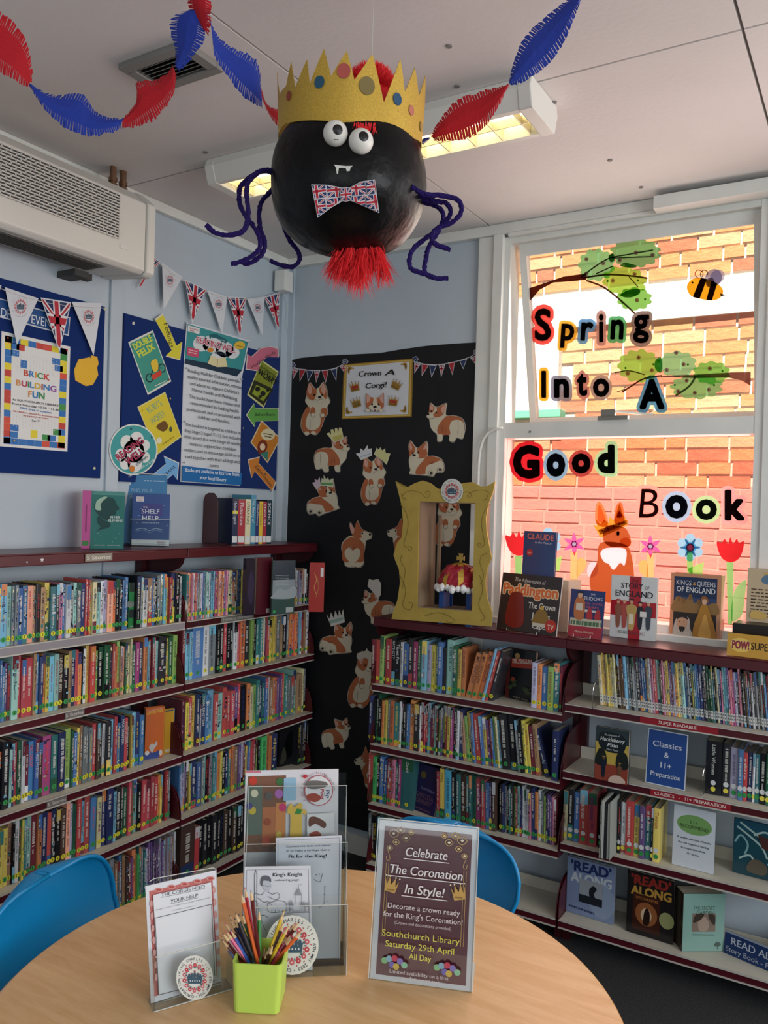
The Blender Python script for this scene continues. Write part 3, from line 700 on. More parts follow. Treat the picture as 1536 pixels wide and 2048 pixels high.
def book_geo(B, cov, pag, stk):
    rr = random.Random(B['seed']); S, D = B['S'], B['D']; U = (V((0, 0, 1)) + S*B['lean']).normalized(); X = (S - U*S.dot(U)).normalized()
    o = B['P0'] + S*B['a'] + D*B['off']; w, h, dp = B['w'], B['h'], B['dep']
    if B['lean']: w = w/math.sqrt(1+B['lean']**2)
    base = jit(PAL[B['c']], rr); r3 = srgb(base); cov.colr(tuple(r3))
    e = min(.0012, w*.15); N = -D
    cov.obox(o, X*e, D*dp, U*h); cov.obox(o+X*(w-e), X*e, D*dp, U*h)
    q = [o, o+X*w*.22+N*.0012, o+X*w*.78+N*.0012, o+X*w]; n = 4
    vs = q + [p+U*h for p in q] + [p+D*.0015 for p in (q[0], q[3])] + [p+D*.0015+U*h for p in (q[0], q[3])]
    f = [(i, i+1, i+5, i+4) for i in range(3)]
    if (q[1]-q[0]).cross(U).dot(N) < 0: f = [tuple(reversed(t)) for t in f]
    cov.add(vs, f + [(4, 5, 6, 7)])
    def mark(u0, u1, v0, v1, c, lay=1):
        k = N*(.0014+.0002*lay); a = o+X*w*u0+U*h*v0+k; b = o+X*w*u1+U*h*v0+k; d1 = U*h*(v1-v0); cov.colr(c); t = (0, 1, 2, 3)
        if (b-a).cross(d1).dot(N) < 0: t = (3, 2, 1, 0)
        cov.add([a, b, b+d1, a+d1], [t])
    lum = .3*base[0]+.59*base[1]+.11*base[2]
    ink = srgb((.9, .9, .86)) if lum < .5 else srgb((.12, .12, .2))
    if rr.random() < .25: ink = srgb(rr.choice([(.9, .8, .25), (.85, .85, .8), (.15, .2, .4), (.85, .3, .25)])) if lum < .5 else srgb(rr.choice([(.6, .1, .15), (.1, .25, .5), (.1, .1, .1)]))
    ink = tuple(.68*p+.32*q for p, q in zip(ink, r3))
    if B['title'] == '#': mark(.03, .97, .80, .99, srgb('#a9acae')); mark(.25, .75, .83, .96, srgb('#85898c'), 2)
    t = rr.random(); alt = srgb(jit(PAL[rr.choice('kwBrytGocRb')], rr))
    if t < .22: mark(.04, .96, .72+rr.random()*.1, .995, alt)
    elif t < .4: mark(.04, .96, .01, .12+rr.random()*.2, alt)
    if rr.random() < B['busy']:
        for i in range(int(5+10*B['busy'])):
            v = rr.uniform(.16, .93); u = rr.uniform(.05, .6); mark(u, min(.95, u+rr.uniform(.15, .5)), v, v+rr.uniform(.01, .06), srgb(jit(PAL[rr.choice('wwgctBkYP')], rr)), 2)
    if B['title'] and B['title'] != '#' and w > .004:
        if B['c'] == 'k': ink = srgb('#b4b8b4')
        vs, fs, x0, x1 = glyphs(B['title'], .02); hgt = min(w*.6, .0125); Lx = min(h*.62, (x1-x0)*hgt/CAPH*1.05); k = N*.0020
        st = o+U*(h*.93)+X*(w*.5-hgt/2)+k
        P3 = [st - U*((x-x0)/(x1-x0)*Lx) + X*(y*hgt/CAPH) for x, y in vs]; cov.colr(ink); cov.add(P3, fs)
    elif w > .0035:
        v = .92-rr.random()*.1; end = rr.uniform(.35, .6); u0 = rr.uniform(.2, .35); u1 = u0+rr.uniform(.28, .42)
        while v > end:
            d = rr.uniform(.01, .022); mark(u0, u1, v-d, v, ink, 3); v -= d+rr.uniform(.005, .009)
            if rr.random() < .12: v -= .02
        v = end-.05; e2 = v-rr.uniform(.06, .16)
        while v > max(e2, .17) and w > .006: d = rr.uniform(.006, .014); mark(.36, .6, v-d, v, ink, 3); v -= d+.006
    ins = .003; pag.obox(o+X*(e)+D*.0015+U*ins, X*(w-2*e), D*(dp-.005), U*(h-2*ins))
    def disc(vc, rad, c):
        k = N*.0022; ce = o+X*w*.5+U*vc+k; stk.colr(c); ru = rad; rx = min(rad, w*.52); n = 12
        vs = [ce+X*rx*math.cos(i*math.pi*2/n)+U*ru*math.sin(i*math.pi*2/n) for i in range(n)]; f = tuple(range(n))
        if (vs[1]-vs[0]).cross(vs[2]-vs[1]).dot(N) < 0: f = f[::-1]
        stk.add(vs, [f]); return ce
    if B['lab'] == 'S':
        ye = rr.random() < .5; r_ = .0085; zc = .022 if B['side'] == 'L' or True else .02
        ce = disc(zc, r_, srgb('#d8d23a') if ye else srgb('#3a9a52'))
        sz = min(.011, w*.9); k = N*.0002; stk.colr(srgb('#141a10'))
        right = X if X.cross(U).dot(N) > 0 else -X
        stk.add([ce + k + right*((x-(S_X0+S_X1)/2)*sz*1.15) + U*((y-.35)*sz*1.15) for x, y in S_VS], S_FS)
    elif B['lab'] == 'W':
        k = N*.0021; a = o+X*w*.08+U*.012+k; stk.colr(srgb('#c6c9c6')); b = X*w*.84; d = U*.028; f = (0, 1, 2, 3)
        if b.cross(d).dot(N) < 0: f = (3, 2, 1, 0)
        stk.add([a, a+b, a+b+d, a+d], [f]); stk.colr(srgb('#55585c')); k = N*.0002
        for i in range(2): a2 = a+k+U*(.006+.011*i)+b*.25; stk.add([a2, a2+b*.5, a2+b*.5+U*.006, a2+U*.006], [f])
    else:
        disc(.020, .0085, srgb('#2f8a48') if rr.random() < .6 else srgb('#d6cc4a')); disc(.042, .009, srgb('#c9cdcd'))
# --- near left
row('s6 y9 c12 G3 T9 g5 g6 b10 b10 O11 s5 K9 s9 y9 a11 K6 P8 b6 w9 g7 T7 g7 B9 r4 r4 y5 Y8 T9 w6 l7 O11 o6 k7 k6 b5 b6 _16 k8 g4 w9 s9 b6 k6 g6 g5 c5 y7 r5 B8 k8 w5', 'L', LZ[1], -15, 365, .004, ('near-left', 'top'), h=.185, hj=.008, lab='S', busy=.75, seed=11)
row('G6 t4 b5 b6 p6 R6 T13 r8 r9 r13 s6 b6 B7 o6 y7 c9 T9 S9[UNDER THE BED] k10 s6 B8 r6 o8 k2 w6 y6 r10 n8 k10 G11 S5 r5 o5 n5 s4 O7 G4 Y6 Y4 G6 m8 B8 o7 c4 r4 R5 r4 T5 K15 y6[BRICK] G7 n8', 'L', LZ[2], -12, 354, .035, ('near-left', 'second'), seed=12)
row('k9 k14 T5 B6 r7 G8 w7 R8 b10[MC DROP] b8[HIGH-RISE MYSTERY] S9 m16 t13 B14 n12 G4 b8 y5 s5 g7 g6 g7 r7 S6 K7 w6 K9 c6 r6 b7 B7[MAX EINSTEIN] r6[WILD STORMS] K8 y4 c7 B7 b8', 'L', LZ[3], -6, 288, .035, ('near-left', 'third'), h=.195, seed=13)
row('y11 y9 s8[STARKEEPERS] k5 w8 G5 y4 t6 T9 R13 o8 B13 r8 K9 k9 S10 O8 l6 G8 r9 c6 r11 b11 k2 Y9 B9 B14 c6 K11 k5 G8 r6 G5 T8 k7 r9 r8 r8 r8 o4 y4 B5 r6 g5', 'L', LZ[4], -4, 340, .035, ('near-left', 'fourth'), h=.195, seed=14)
row('o9 y9 b9 k9 t9 S9 r8 b8 B8 k8 w7 Y4 k8 w8 g8 s5 g5 b5 s5 S5 R5 p4 o7 N4 t4 g4 t4 l3 p3 p3 p3 p3 p3 p3 p4 l3 p4 l3 s3 l3 s3 l3 s3 w3', 'L', LZ[5], 95, 352, .02, ('near-left', 'bottom'), h=.20, lean=-.03, busy=.5, seed=15)
# --- far left
row('t5 O3 o3 P2 O3 w3 r3 l2 t3 w3 l3 b3 w2 T2 w2 T3 w2 c3 c3 c3 m4 m3 O3 o3 s3 o3 p3 P3 Y8 s7 k4 s2 b4 t3 y3 w3', 'L', LZ[1], 372, 490, .008, ('far-left', 'top'), h=.185, hj=.004, busy=.7, seed=21)
row('w4 w4 _2 l6 w4 s3 w3 k4', 'L', LZ[1], 590, 616, .01, ('far-left', 'top'), h=.165, seed=22, busy=.5)
row('R6[WAR STORIES] c6 c6 b22 w13 g14 k6 k8 r7 k7 k6 w7 r6 o10 K11 n6 k6 t6 t6 Y4 b4 r5 y4 y4 y4 s4 g8 s4 k5 k4 g4 o5 r5 o5 g5 c4 r5 s3 w6', 'L', LZ[2], 366, 617, .035, ('far-left', 'second'), h=.205, seed=23)
row('R8 y7 r7 y8 B9 w3 B8[MAX EINSTEIN] b7 c12 r8 T11 r8 r7 r9 p7 r6 k12 o7 Y6 n6 t7 B7 t6 b6 w2 s6 o6 r4 p5 p4 r4 y3 t6 g6 g7 T6 s11 Y4 g5', 'L', LZ[3], 362, 612, .035, ('far-left', 'third'), h=.20, seed=24)
row('b4 l5 l4 p4 S5 y4 B11 b8 g4 T6 k5 R3 g4 t5 c5 o5 y4 k8 B6 t5 o5 s7 p5 l4 R5 y5 b4 r5 r5 k4 n3 k5 N11 o6 o6 B11', 'L', LZ[4], 356, 556, .035, ('far-left', 'fourth'), h=.195, seed=25)
row('k5 k4 K5 k5 k4', 'L', LZ[4], 596, 615, .03, ('far-left', 'fourth'), h=.215, seed=26, busy=0)
row('S20 r7 k6 K6 k5 K7 k5 k6 S6 k5 S6 k5 k6 S5 k6 K7 k6 K8 k6 K7 k5', 'L', LZ[5], 360, 560, .03, ('far-left', 'bottom'), h=.20, seed=27, busy=0)
# --- middle (right wall, first bay)
row('R8 r8 n7 G3 r11 k7[RATS CITY] k9[Target Paw] w5 b10 K8 m8 G7 c10 l7 y9 G4 b9 k6 T13 G7[SHOCKWAVE] y7[THUNDERBOLT] o8[CLOUDBURST]', 'R', RZ1[1], 741, 928, .02, ('middle', 'top'), h=.20, seed=31, busy=.15)
row('o11[MR. PENGUIN] o9[MR. PENGUIN] o9[MR. PENGUIN] c4 r5 K8', 'R', RZ1[1], 929, 983, .02, ('middle', 'top'), h=.205, lean=.24, seed=32, busy=0)
row('l10 o8 b11 n11 t10 R4', 'R', RZ1[1], 1060, 1121, .02, ('middle', 'top'), h=.175, seed=33, busy=.1)
row('B7 k6 G5 k6 o5 y5 g5 o8 t10 w4 k4 K5 b6 o9[MIND WEB] K9 w3 R5[#] r4[#] r4[#] c5[#] R4[#] R3[#] T5[#] k3[#] n4[#] p4[#] n4[#] R4[#] y6[#] m6[#] K7 w5 B8', 'R', RZ1[2], 736, 925, .02, ('middle', 'second'), h=.20, seed=34)
row('s7 n6 y4 b5 b4 r11 b6 y7 p6 r5 b4 n5 Y4 c5 K16 k15 g5 k8 y6 y7 R9 s9', 'R', RZ1[2], 926, 1080, .02, ('middle', 'second'), h=.195, lean=-.12, seed=35)
row('B11', 'R', RZ1[2], 1089, 1099, .02, ('middle', 'second'), h=.19, lean=-.32, seed=36)
row('B13', 'R', RZ1[2], 1101, 1114, .0, ('middle', 'second'), h=.175, seed=37)
row('r7 N7 k5 b7 b6 r8 P6 t5 m5 t22[David]', 'R', RZ1[3], 734, 825, .02, ('middle', 'third'), h=.20, seed=38)
row('r6 y10[FING] C13 k8 t8 S10 t6 t6 G6 m10 r8 b7 p6 S7', 'R', RZ1[3], 872, 990, .02, ('middle', 'third'), h=.20, lean=-.03, seed=39)
row('K6 B5 g5 K5 t5 K5 n5 r4 T5 B5 w5 w5 w5 P6 B8 o7 w6 g7 n4 p5 p5 p5 P5 R5', 'R', RZ1[3], 998, 1112, .035, ('middle', 'third'), h=.19, lean=-.03, seed=40)
row('g6 S5 k3 c5 c6 r5 T5 k5 b6 o5', 'R', RZ1[4], 732, 800, .03, ('middle', 'bottom'), h=.20, seed=41)
# --- right-hand
row('Y6 y4 s4 y4 y4 Y5 Y4 k4 S4 s4 S3 c5 g5 K5 g4 w3 K5 B4 b4 b5 s4 w4 P5 r5 T4 t4 R3 P3 s4 y5 p3 R3 l4 o3 y4 Y5 T6 b4 g4 k4 y3 t4 b3 b4 B5 B4 K4 G5 G5 t3 k4 Y4 B5 P3 t4 c5 p3 P4 m4 l5 K4 P4 k3 k4 s4 b3 k4 w4 K4 w4 K4 g4 k4 b4 r4 t4 g4 y4', 'R', RZ2[1], 1200, 1556, .05, ('right-hand', 'top'), h=.195, hj=.01, dep=.12, lean=-.10, lab='W', seed=51, busy=.5)
row('k27[Little Women] K13 l13 b8 r7 B8 w4 t8 k10 G8 w9 r9 b8', 'R', RZ2[2], 1409, 1572, .05, ('right-hand', 'second'), h=.17, hj=.008, lab='R', seed=52, busy=.05)
row('Y8 K12 b11 r17 r17 _3 k8 _18 K11 k5 w9 r16 y11 p10 t12 k4 y13[Twinkle]', 'R', RZ2[3], 1124, 1318, .025, ('right-hand', 'third'), h=.185, hj=.01, lab='R', seed=53, busy=.05)
def score(B):
    p = B['P0']+B['S']*B['a']; q = RW.transposed() @ (p+V((0, 0, .1))-CAM); X = 768+F*q.x/-q.z; Y = 1024-F*q.y/-q.z
    if X < 0 or X > 1536: return 0
    if Y > 1715 and (X < 225 or 490 < X < 960): return 0
    return B['w']*B['h']/(q.z*q.z)
ordn = ['first', 'second', 'third', 'fourth', 'fifth', 'sixth', 'seventh', 'eighth', 'ninth', 'tenth', 'eleventh', 'twelfth', 'thirteenth', 'fourteenth', 'fifteenth',
        'sixteenth', 'seventeenth', 'eighteenth', 'nineteenth', 'twentieth']
for B in ALLB: B['sc'] = score(B)
# ordinals are counted left to right over a whole shelf
seen = {}
for B in ALLB:
    k = (B['where'], B['c']); seen.setdefault(k, []).append(B)
for k, L in seen.items():
    L.sort(key=lambda b: b['a'])
    for i, b in enumerate(L): b['k'] = i; b['n'] = len(L)
ALLB.sort(key=lambda b: -b['sc'])
sc, sp, ss = MB(), MB(), MB()
for i, B in enumerate(ALLB):
    if i < 300:
        cv, pg, st = MB(), MB(), MB(); book_geo(B, cv, pg, st)
        loc = B['P0']+B['S']*(B['a']+B['w']/2)
        r = cv.build('book', M_gloss, None, loc=loc, col=True)
        sh = 'top row' if B['where'][1] == 'top' else B['where'][1]+' shelf'
        lab = ('%s %s book from the %s on the %s of the %s bookcase' % (ordn[min(B['k'], B['n']-1-B['k'])], CN[B['c']], 'left' if B['k'] <= B['n']-1-B['k'] else 'right', sh, B['where'][0])) if B['n'] > 1 else \
              ('the only %s book on the %s of the %s bookcase' % (CN[B['c']], sh, B['where'][0]))
        if B['title'] in ('SHOCKWAVE', 'THUNDERBOLT', 'CLOUDBURST', 'UNDER THE BED', 'WAR STORIES', 'MC DROP', 'HIGH-RISE MYSTERY', 'WILD STORMS', 'MIND WEB'): lab = '%s book titled %s, %s of the %s bookcase' % (CN[B['c']], B['title'], sh, B['where'][0])
        tag(r, lab, 'book', 'library books on the shelves')
        pg.build('page_block', M_pages, r)
        if st.v: st.build('spine_sticker', M_print, r, col=True)
    else: book_geo(B, sc, sp, ss)
allb = MB()
for src, mi in ((sc, 0), (sp, 1), (ss, 2)):
    b = len(allb.v); allb.v += src.v; allb.f += [tuple(b+i for i in f) for f in src.f]; allb.m += [mi]*len(src.f); allb.c += src.c
o = allb.build('books', [M_gloss, M_pages, M_print], None, loc=(0, 0, 0), col=True)
tag(o, 'remaining thinner and farther paperbacks filling the shelves of all the bookcases', 'books', None, 'stuff')
# ================================================================ flat print helpers
def proj(P):
    q = RW.transposed() @ (V(P)-CAM); return (768+F*q.x/-q.z, 1024-F*q.y/-q.z)
class Card(Cv):
    """upright sheet standing at P; drawing units are the sheet's width, y upwards"""
    def __init__(s, P, n, W, H, lean=0.0, step=0.0002):
        Cv.__init__(s, P, n, flat=True, step=step); s.W = W; s.H = H; s.a = H/W
        if lean:
            ax = s.r; q = Matrix.Rotation(-lean, 3, ax); s.n = q @ s.n; s.u = s.n.cross(s.r)
    def P(s, x, y, d=0.0): return s.p + s.r*(x*s.W) + s.u*(y*s.W) + s.n*d
    def sheet(s, col, t=0.0006): return s.backing([(0, 0), (1, 0), (1, s.a), (0, s.a)], col, t)
    def bg(s, col, m=0.0): return s.rect(m, m, 1-m, s.a-m, col)
    def ct(s, st, y, h, col, w=None, x=.5, **k):
        """centred line; w is the line's width"""
        vs, fs, x0, x1 = glyphs(st, k.get('bold', 0.0), k.get('shear', 0.0)); nat = (x1-x0)*h/CAPH
        w = w or nat; return s.text(st, (x-w/2, y), (x+w/2, y), h, col, **k)
def stand(bl, xr, yt, z, n, lean=0.0):
    """upright rectangle on level z: bottom-left corner at image point bl, right edge at image column xr, top at image row yt"""
    p = hit(bl[0], bl[1], 2, z); n = V(n).normalized()
    if n.dot(CAM-p) < 0: n = -n
    r = V((0, 0, 1)).cross(n).normalized(); W = along(xr, p, r); u = V((0, 0, 1))
    if lean: u = Matrix.Rotation(-lean, 3, r) @ u
    lo, hi = 0.0, 1.5
    for _ in range(40):
        m = (lo+hi)/2
        if proj(p+u*m)[1] > yt: lo = m
        else: hi = m
    return Card(p+V((0, 0, .0008)), n, W, lo, lean)
def union(cv, cx, cy, ex, ey, clip):
    """crossed flag pattern centred at c with half axes ex, ey"""
    P = lambda a, b: (cx+ex[0]*a+ey[0]*b, cy+ex[1]*a+ey[1]*b)
    cv.poly([P(-1, -1), P(1, -1), P(1, 1), P(-1, 1)], '#1a2c5c', clip=clip)
    for w, c in ((.17, '#d9d9dc'), (.07, '#b0283a')):
        for s_ in (1, -1): cv.poly([P(-1-w, -s_), P(-1+w, -s_), P(1+w, s_), P(1-w, s_)], c, clip=clip, up=False)
        cv.lay += 1
    for w, c in ((.27, '#d9d9dc'), (.16, '#b0283a')):
        cv.poly([P(-w*.8, -1.2), P(w*.8, -1.2), P(w*.8, 1.2), P(-w*.8, 1.2)], c, clip=clip, up=False)
        cv.poly([P(-1.2, -w), P(1.2, -w), P(1.2, w), P(-1.2, w)], c, clip=clip, up=False); cv.lay += 1
def inset(tri, f):
    cx = sum(p[0] for p in tri)/len(tri); cy = sum(p[1] for p in tri)/len(tri); return [(cx+(p[0]-cx)*f, cy+(p[1]-cy)*f) for p in tri]
def emblem(cv, cx, cy, r, sq=1.0, disc=True, text=True, det=1):
    up = 1 if cv.flat else -1
    E_ = lambda x, y, a, b, c, **k: cv.ell(cx+x*r*sq, cy+up*y*r, a*r*sq, b*r, c, up=False, **k)
    if disc: cv.ell(cx, cy, r*sq, r, '#d4d6d0', n=36)
    if text:
        cv.ring_text('KING CHARLES III', cx, cy, r*.80, r*.12, 168, 22, '#3a4048', sq=sq)
        cv.ring_text('6TH MAY 2023', cx, cy, r*.80, r*.12, 5, -75, '#3a4048', sq=sq)
        cv.ring_text('CORONATION', cx, cy, r*.80, r*.12, -92, -178, '#3a4048', sq=sq)
        for a in (14, -84, 173): E_(.86*math.cos(math.radians(a)), .86*math.sin(math.radians(a)), .025, .025, '#3a4048', n=6)
    R = .58
    for i in range(14):
        a = i*2*math.pi/14+.2; E_(R*math.cos(a), R*math.sin(a), .10, .10, '#b8404a' if i % 2 else '#c4606a', n=8)
    cv.lay += 1
    if det:
        for i in range(14):
            a = i*2*math.pi/14+.2; E_(R*math.cos(a), R*math.sin(a), .03, .03, '#e8d8d8', n=6); E_(.47*math.cos(a), .47*math.sin(a), .05, .05, '#b8505a' if i % 3 else '#4e6a70', n=6)
            a += .22; E_(.5*math.cos(a), .5*math.sin(a), .06, .025, '#4e6a70' if i % 3 else '#b8404a', n=6, rot=-a*up*-1)
            a += .05; E_(.72*math.cos(a), .72*math.sin(a), .05, .018, '#b05058', n=5, rot=a)
        cv.lay += 1
    B = '#3c5668'
    for x in (-.3, -.15, 0, .15, .3): E_(x, .12-abs(x)*.2, .07, .15, B, n=8)
    cv.lay += 1
    k = [(-.36, -.25), (.36, -.25), (.42, .1), (.25, -.02), (0, .02), (-.25, -.02), (-.42, .1)]
    cv.poly([(cx+x*r*sq, cy+up*y*r) for x, y in k], B)
    for x in (-.25, -.12, 0, .12, .25): E_(x, -.12, .035, .04, '#c9d0d4', n=6)
    E_(0, .3, .05, .05, '#b8404a', n=6); E_(-.2, .2, .035, .035, '#b8404a', n=6); E_(.2, .2, .035, .035, '#b8404a', n=6); cv.lay += 1
def pin(cv, x, y, r=4, c='#c8c8c4'): cv.ell(x, y, r*.8, r, c, n=8)

# ================================================================ notice boards on the left wall
BX = WL+.014
def board(name, px0, px1, pt, pb, label):
    ya = hit(px0[0], px0[1], 0, BX).y; yb = hit(px1[0], px1[1], 0, BX).y; zt = hit(*pt, 0, BX).z; zb = hit(*pb, 0, BX).z
    b = tag(MB().box((WL+.0005, ya, zb), (BX, yb, zt)).build(name, M_navy, bevel=.002), label, 'notice board'); return b
b1 = board('notice_board', (-70, 740), (206, 780), (100, 583), (100, 951), 'dark blue felt notice board at the left edge with the brick building poster')
b2 = board('notice_board', (245, 780), (570, 850), (400, 668), (480, 976), 'dark blue felt notice board in the corner with arrows and book covers')
NX = V((1, 0, 0))
def paper(off=.0012, tf=zA): return Cv((BX+off, 0, 0), NX, tf)
def mtext(cv, st, p0, p1, h, cols, **k):
    n = len(st)
    ws = [glyphs(c)[3]-glyphs(c)[2]+.12 if c != ' ' else .3 for c in st]; tot = sum(ws); t = 0
    for c, w, i in zip(st, ws, range(n)):
        a = t/tot; b = (t+w-.12)/tot; t += w
        if c != ' ': cv.text(c, (p0[0]+(p1[0]-p0[0])*a, p0[1]+(p1[1]-p0[1])*a), (p0[0]+(p1[0]-p0[0])*b, p0[1]+(p1[1]-p0[1])*b), h, cols[i % len(cols)], **k); cv.lay -= 1
    cv.lay += 1
# header strip
c = paper(); c.backing([(-130, 212), (360, 345), (352, 440), (-130, 310)], '#c4ccd4'); c.poly([(-126, 218), (355, 350), (347, 432), (-126, 304)], '#1d4c86')
c.text("CHILDREN'S EVENTS", (-92, 318), (307, 408), 46, '#d8dce0', bold=.01); c.build('header_strip'); 
tag(bpy.data.objects['header_strip'], 'blue paper strip reading CHILDREN\'S EVENTS behind the bunting', 'sign')
# brick building poster
c = paper(.0014); q = [(8, 415), (360, 495), (345, 1032), (0, 1005)]; c.backing(q, '#d6d8d6')
rr = random.Random(5)
def lerp2(q, u, v):
    a = (q[0][0]+(q[1][0]-q[0][0])*u, q[0][1]+(q[1][1]-q[0][1])*u); b = (q[3][0]+(q[2][0]-q[3][0])*u, q[3][1]+(q[2][1]-q[3][1])*u)
    return (a[0]+(b[0]-a[0])*v, a[1]+(b[1]-a[1])*v)
def cell(u0, v0, u1, v1, col): c.poly([lerp2(q, u0, v0), lerp2(q, u1, v0), lerp2(q, u1, v1), lerp2(q, u0, v1)], col, up=False)
BC = ['#b8443c', '#3470b0', '#3f8a4a', '#d8c838', '#c85040', '#d8c838', '#2f6cb0']
for i in range(16):
    v = .03+i*.94/16
    for u in (.05, .86): cell(u, v, u+.10, v+.058, rr.choice(BC))
for i in range(8):
    u = .05+i*.91/8
    for v in (.03, .92): cell(u, v, u+.112, v+.055, rr.choice(BC))
for u, v in ((.14, .08), (.22, .08), (.14, .14), (.74, .14), (.78, .20), (.14, .86), (.15, .80), (.70, .86), (.78, .80), (.62, .86)): cell(u, v, u+.12, v+.055, rr.choice(BC))
for u, v, k in ((.28, .215, 1), (.45, .83, 3)): cell(u, v, u+.1, v+.07, BC[k])
c.lay += 1
for i in range(14):
    for j in list(range(7))+list(range(24, 29)): a, b = lerp2(q, .19+i*.047, .16+j*.023+(.01 if i % 2 else 0)); c.ell(a, b, 2.6, 2.6, '#bfc2c4', n=5, up=False)
c.lay += 1
c4 = ['#b03a3a', '#cf8a3c', '#3a78b4', '#3f8a50', '#c8a838']
mtext(c, 'BRICK', (122, 642), (258, 670), 30, ['#b8503c', '#3a78b4', '#cf8a3c', '#3f8a50', '#c2443c'], bold=.04)
mtext(c, 'BUILDING', (83, 692), (292, 728), 29, ['#c8884c', '#b03a5a', '#3f8a50', '#3a78b4', '#c8a838', '#b03a3a', '#3a78b4', '#8a4a9a'], bold=.04)
mtext(c, 'FUN', (145, 752), (232, 765), 32, ['#cf8a3c', '#3a78b4', '#3f8a50'], bold=.04)
for s_, p0, p1, h, k in (('At SOUTHCHURCH LIBRARY', (63, 770), (300, 803), 11, '#3c4048'), ('Every Saturday 10.30 - 11.30', (62, 790), (302, 825), 11, '#3c4048'), ('FREE drop in sessions', (103, 813), (262, 838), 10, '#2f6cb0'),
                        ('All children should be accompanied', (65, 828), (297, 862), 9, '#b03a3a'), ('by a parent or carer', (118, 850), (247, 868), 9, '#b03a3a'), ('Age 4+', (160, 877), (205, 880), 9, '#3c4048')):
    c.text(s_, p0, p1, h, k, bold=.02)
for x, y, k in ((38, 450, '#802020'), (340, 512, '#b02030'), (70, 975, '#c0a030')): pin(c, x, y, 6, k)
tag(c.build('brick_building_poster'), 'white poster reading BRICK BUILDING FUN with a border of coloured bricks', 'poster')
c = paper(.0014); pts = [(402, 560), (450, 551), (470, 540), (498, 547), (505, 582), (497, 602), (503, 640), (476, 690), (440, 697), (386, 668), (380, 612)]
c.backing(pts, '#d9ab2e'); pin(c, 463, 548, 5, '#203060'); pin(c, 438, 690, 5, '#c0a030'); tag(c.build('yellow_cut_out'), 'plain yellow paper cut-out pinned right of the brick building poster', 'cut-out')
def arrow(pts, col, txt, p0, p1, h, label, off=.0014):
    c = paper(off); c.backing(inset(pts, 1.06), '#d8d4c8'); c.poly(pts, col); c.text(txt, p0, p1, h, '#1c2024', up='perp', bold=.012)
    pin(c, (p0[0]+p1[0])/2+12, (p0[1]+p1[1])/2-14, 4, '#304050'); return tag(c.build('paper_arrow'), label, 'paper arrow')
arrow([(797, 360), (835, 332), (903, 490), (930, 470), (920, 560), (850, 540), (880, 512)], '#cfc83a', 'Feelings', (838, 378), (872, 500), 24, 'yellow paper arrow reading Feelings pointing down right')
arrow([(742, 1186), (850, 1096), (838, 1058), (913, 1092), (905, 1176), (885, 1148), (780, 1235)], '#6fa8d8', 'Movement', (790, 1205), (900, 1112), 20, 'light blue paper arrow reading Movement pointing up right')
arrow([(1262, 608), (1270, 533), (1288, 548), (1335, 504), (1385, 496), (1420, 505), (1423, 550), (1370, 548), (1325, 580), (1330, 618)], '#c46a80', 'Healthy Minds', (1292, 606), (1412, 528), 17, 'pink curved paper arrow reading Healthy Minds')
arrow([(1264, 845), (1302, 788), (1308, 812), (1422, 812), (1422, 873), (1308, 876), (1305, 903)], '#5fa04a', 'Behaviours', (1305, 850), (1406, 850), 17, 'green paper arrow reading Behaviours pointing left')
arrow([(1272, 1076), (1330, 1062), (1324, 1092), (1410, 1186), (1392, 1232), (1305, 1132), (1290, 1166)], '#c87c34', 'Experiences', (1305, 1112), (1386, 1212), 17, 'orange paper arrow reading Experiences pointing up left')
# book cover prints
c = paper(.0013); q = [(660, 475), (782, 416), (874, 670), (757, 738)]; c.backing(inset(q, 1.03), '#cfd4cc'); c.poly(inset(q, .96), '#3d9284')
c.text('DOUBLE', (692, 512), (782, 462), 34, '#c6d244', up='perp', bold=.05); c.text('FELIX', (716, 552), (796, 506), 36, '#c6d244', up='perp', bold=.05)
for x, y in ((765, 655), (828, 605)):
    c.ell(x, y, 20, 24, '#1c3034', n=16); c.ell(x, y, 14, 18, '#3d9284', n=16)
c.poly([(775, 640), (822, 615), (826, 640), (782, 668)], '#c4402e'); c.line([(765, 655), (790, 600), (828, 605)], 4, '#1c3034'); c.blob([(770, 575), (800, 560), (808, 610), (785, 622)], '#d8b83c'); c.dashes((790, 700), (850, 672), 5, '#cfd8d0', 4)
pin(c, 678, 498, 5, '#103038'); pin(c, 772, 432, 5, '#103038'); pin(c, 862, 664, 5, '#802030')
tag(c.build('book_cover_print'), 'teal cover print with a bicycle pinned under the yellow arrow', 'picture')
c = paper(.0017); q = [(706, 805), (845, 729), (927, 955), (805, 1045)]; c.backing(inset(q, 1.02), '#d0cc90'); c.poly(inset(q, .97), '#d2c138')
c.text("RUBY'S", (764, 838), (833, 792), 34, '#5f9c8a', up='perp', bold=.0); c.text('WORRY', (782, 895), (852, 846), 34, '#5f9c8a', up='perp', bold=.0)
c.ell(873, 918, 8, 14, '#3f5040', n=10); c.ell(814, 975, 14, 17, '#d8d8c0', n=12); c.blob([(800, 905), (840, 875), (860, 905), (835, 930)], '#6a4a20'); c.dashes((830, 1000), (888, 958), 5, '#8a7a20', 8)
pin(c, 728, 822, 5, '#c0a020'); pin(c, 870, 760, 5, '#c0a020')
tag(c.build('book_cover_print'), 'yellow cover print pinned left of the long notice above the round sign', 'picture')
c = paper(.0020); c.backing([(683+124*math.cos(a*math.pi/20), 1022+131*math.sin(a*math.pi/20)) for a in range(40)], '#d4d8d4'); c.ell(683, 1022, 117, 124, '#3f9a9c', n=36)
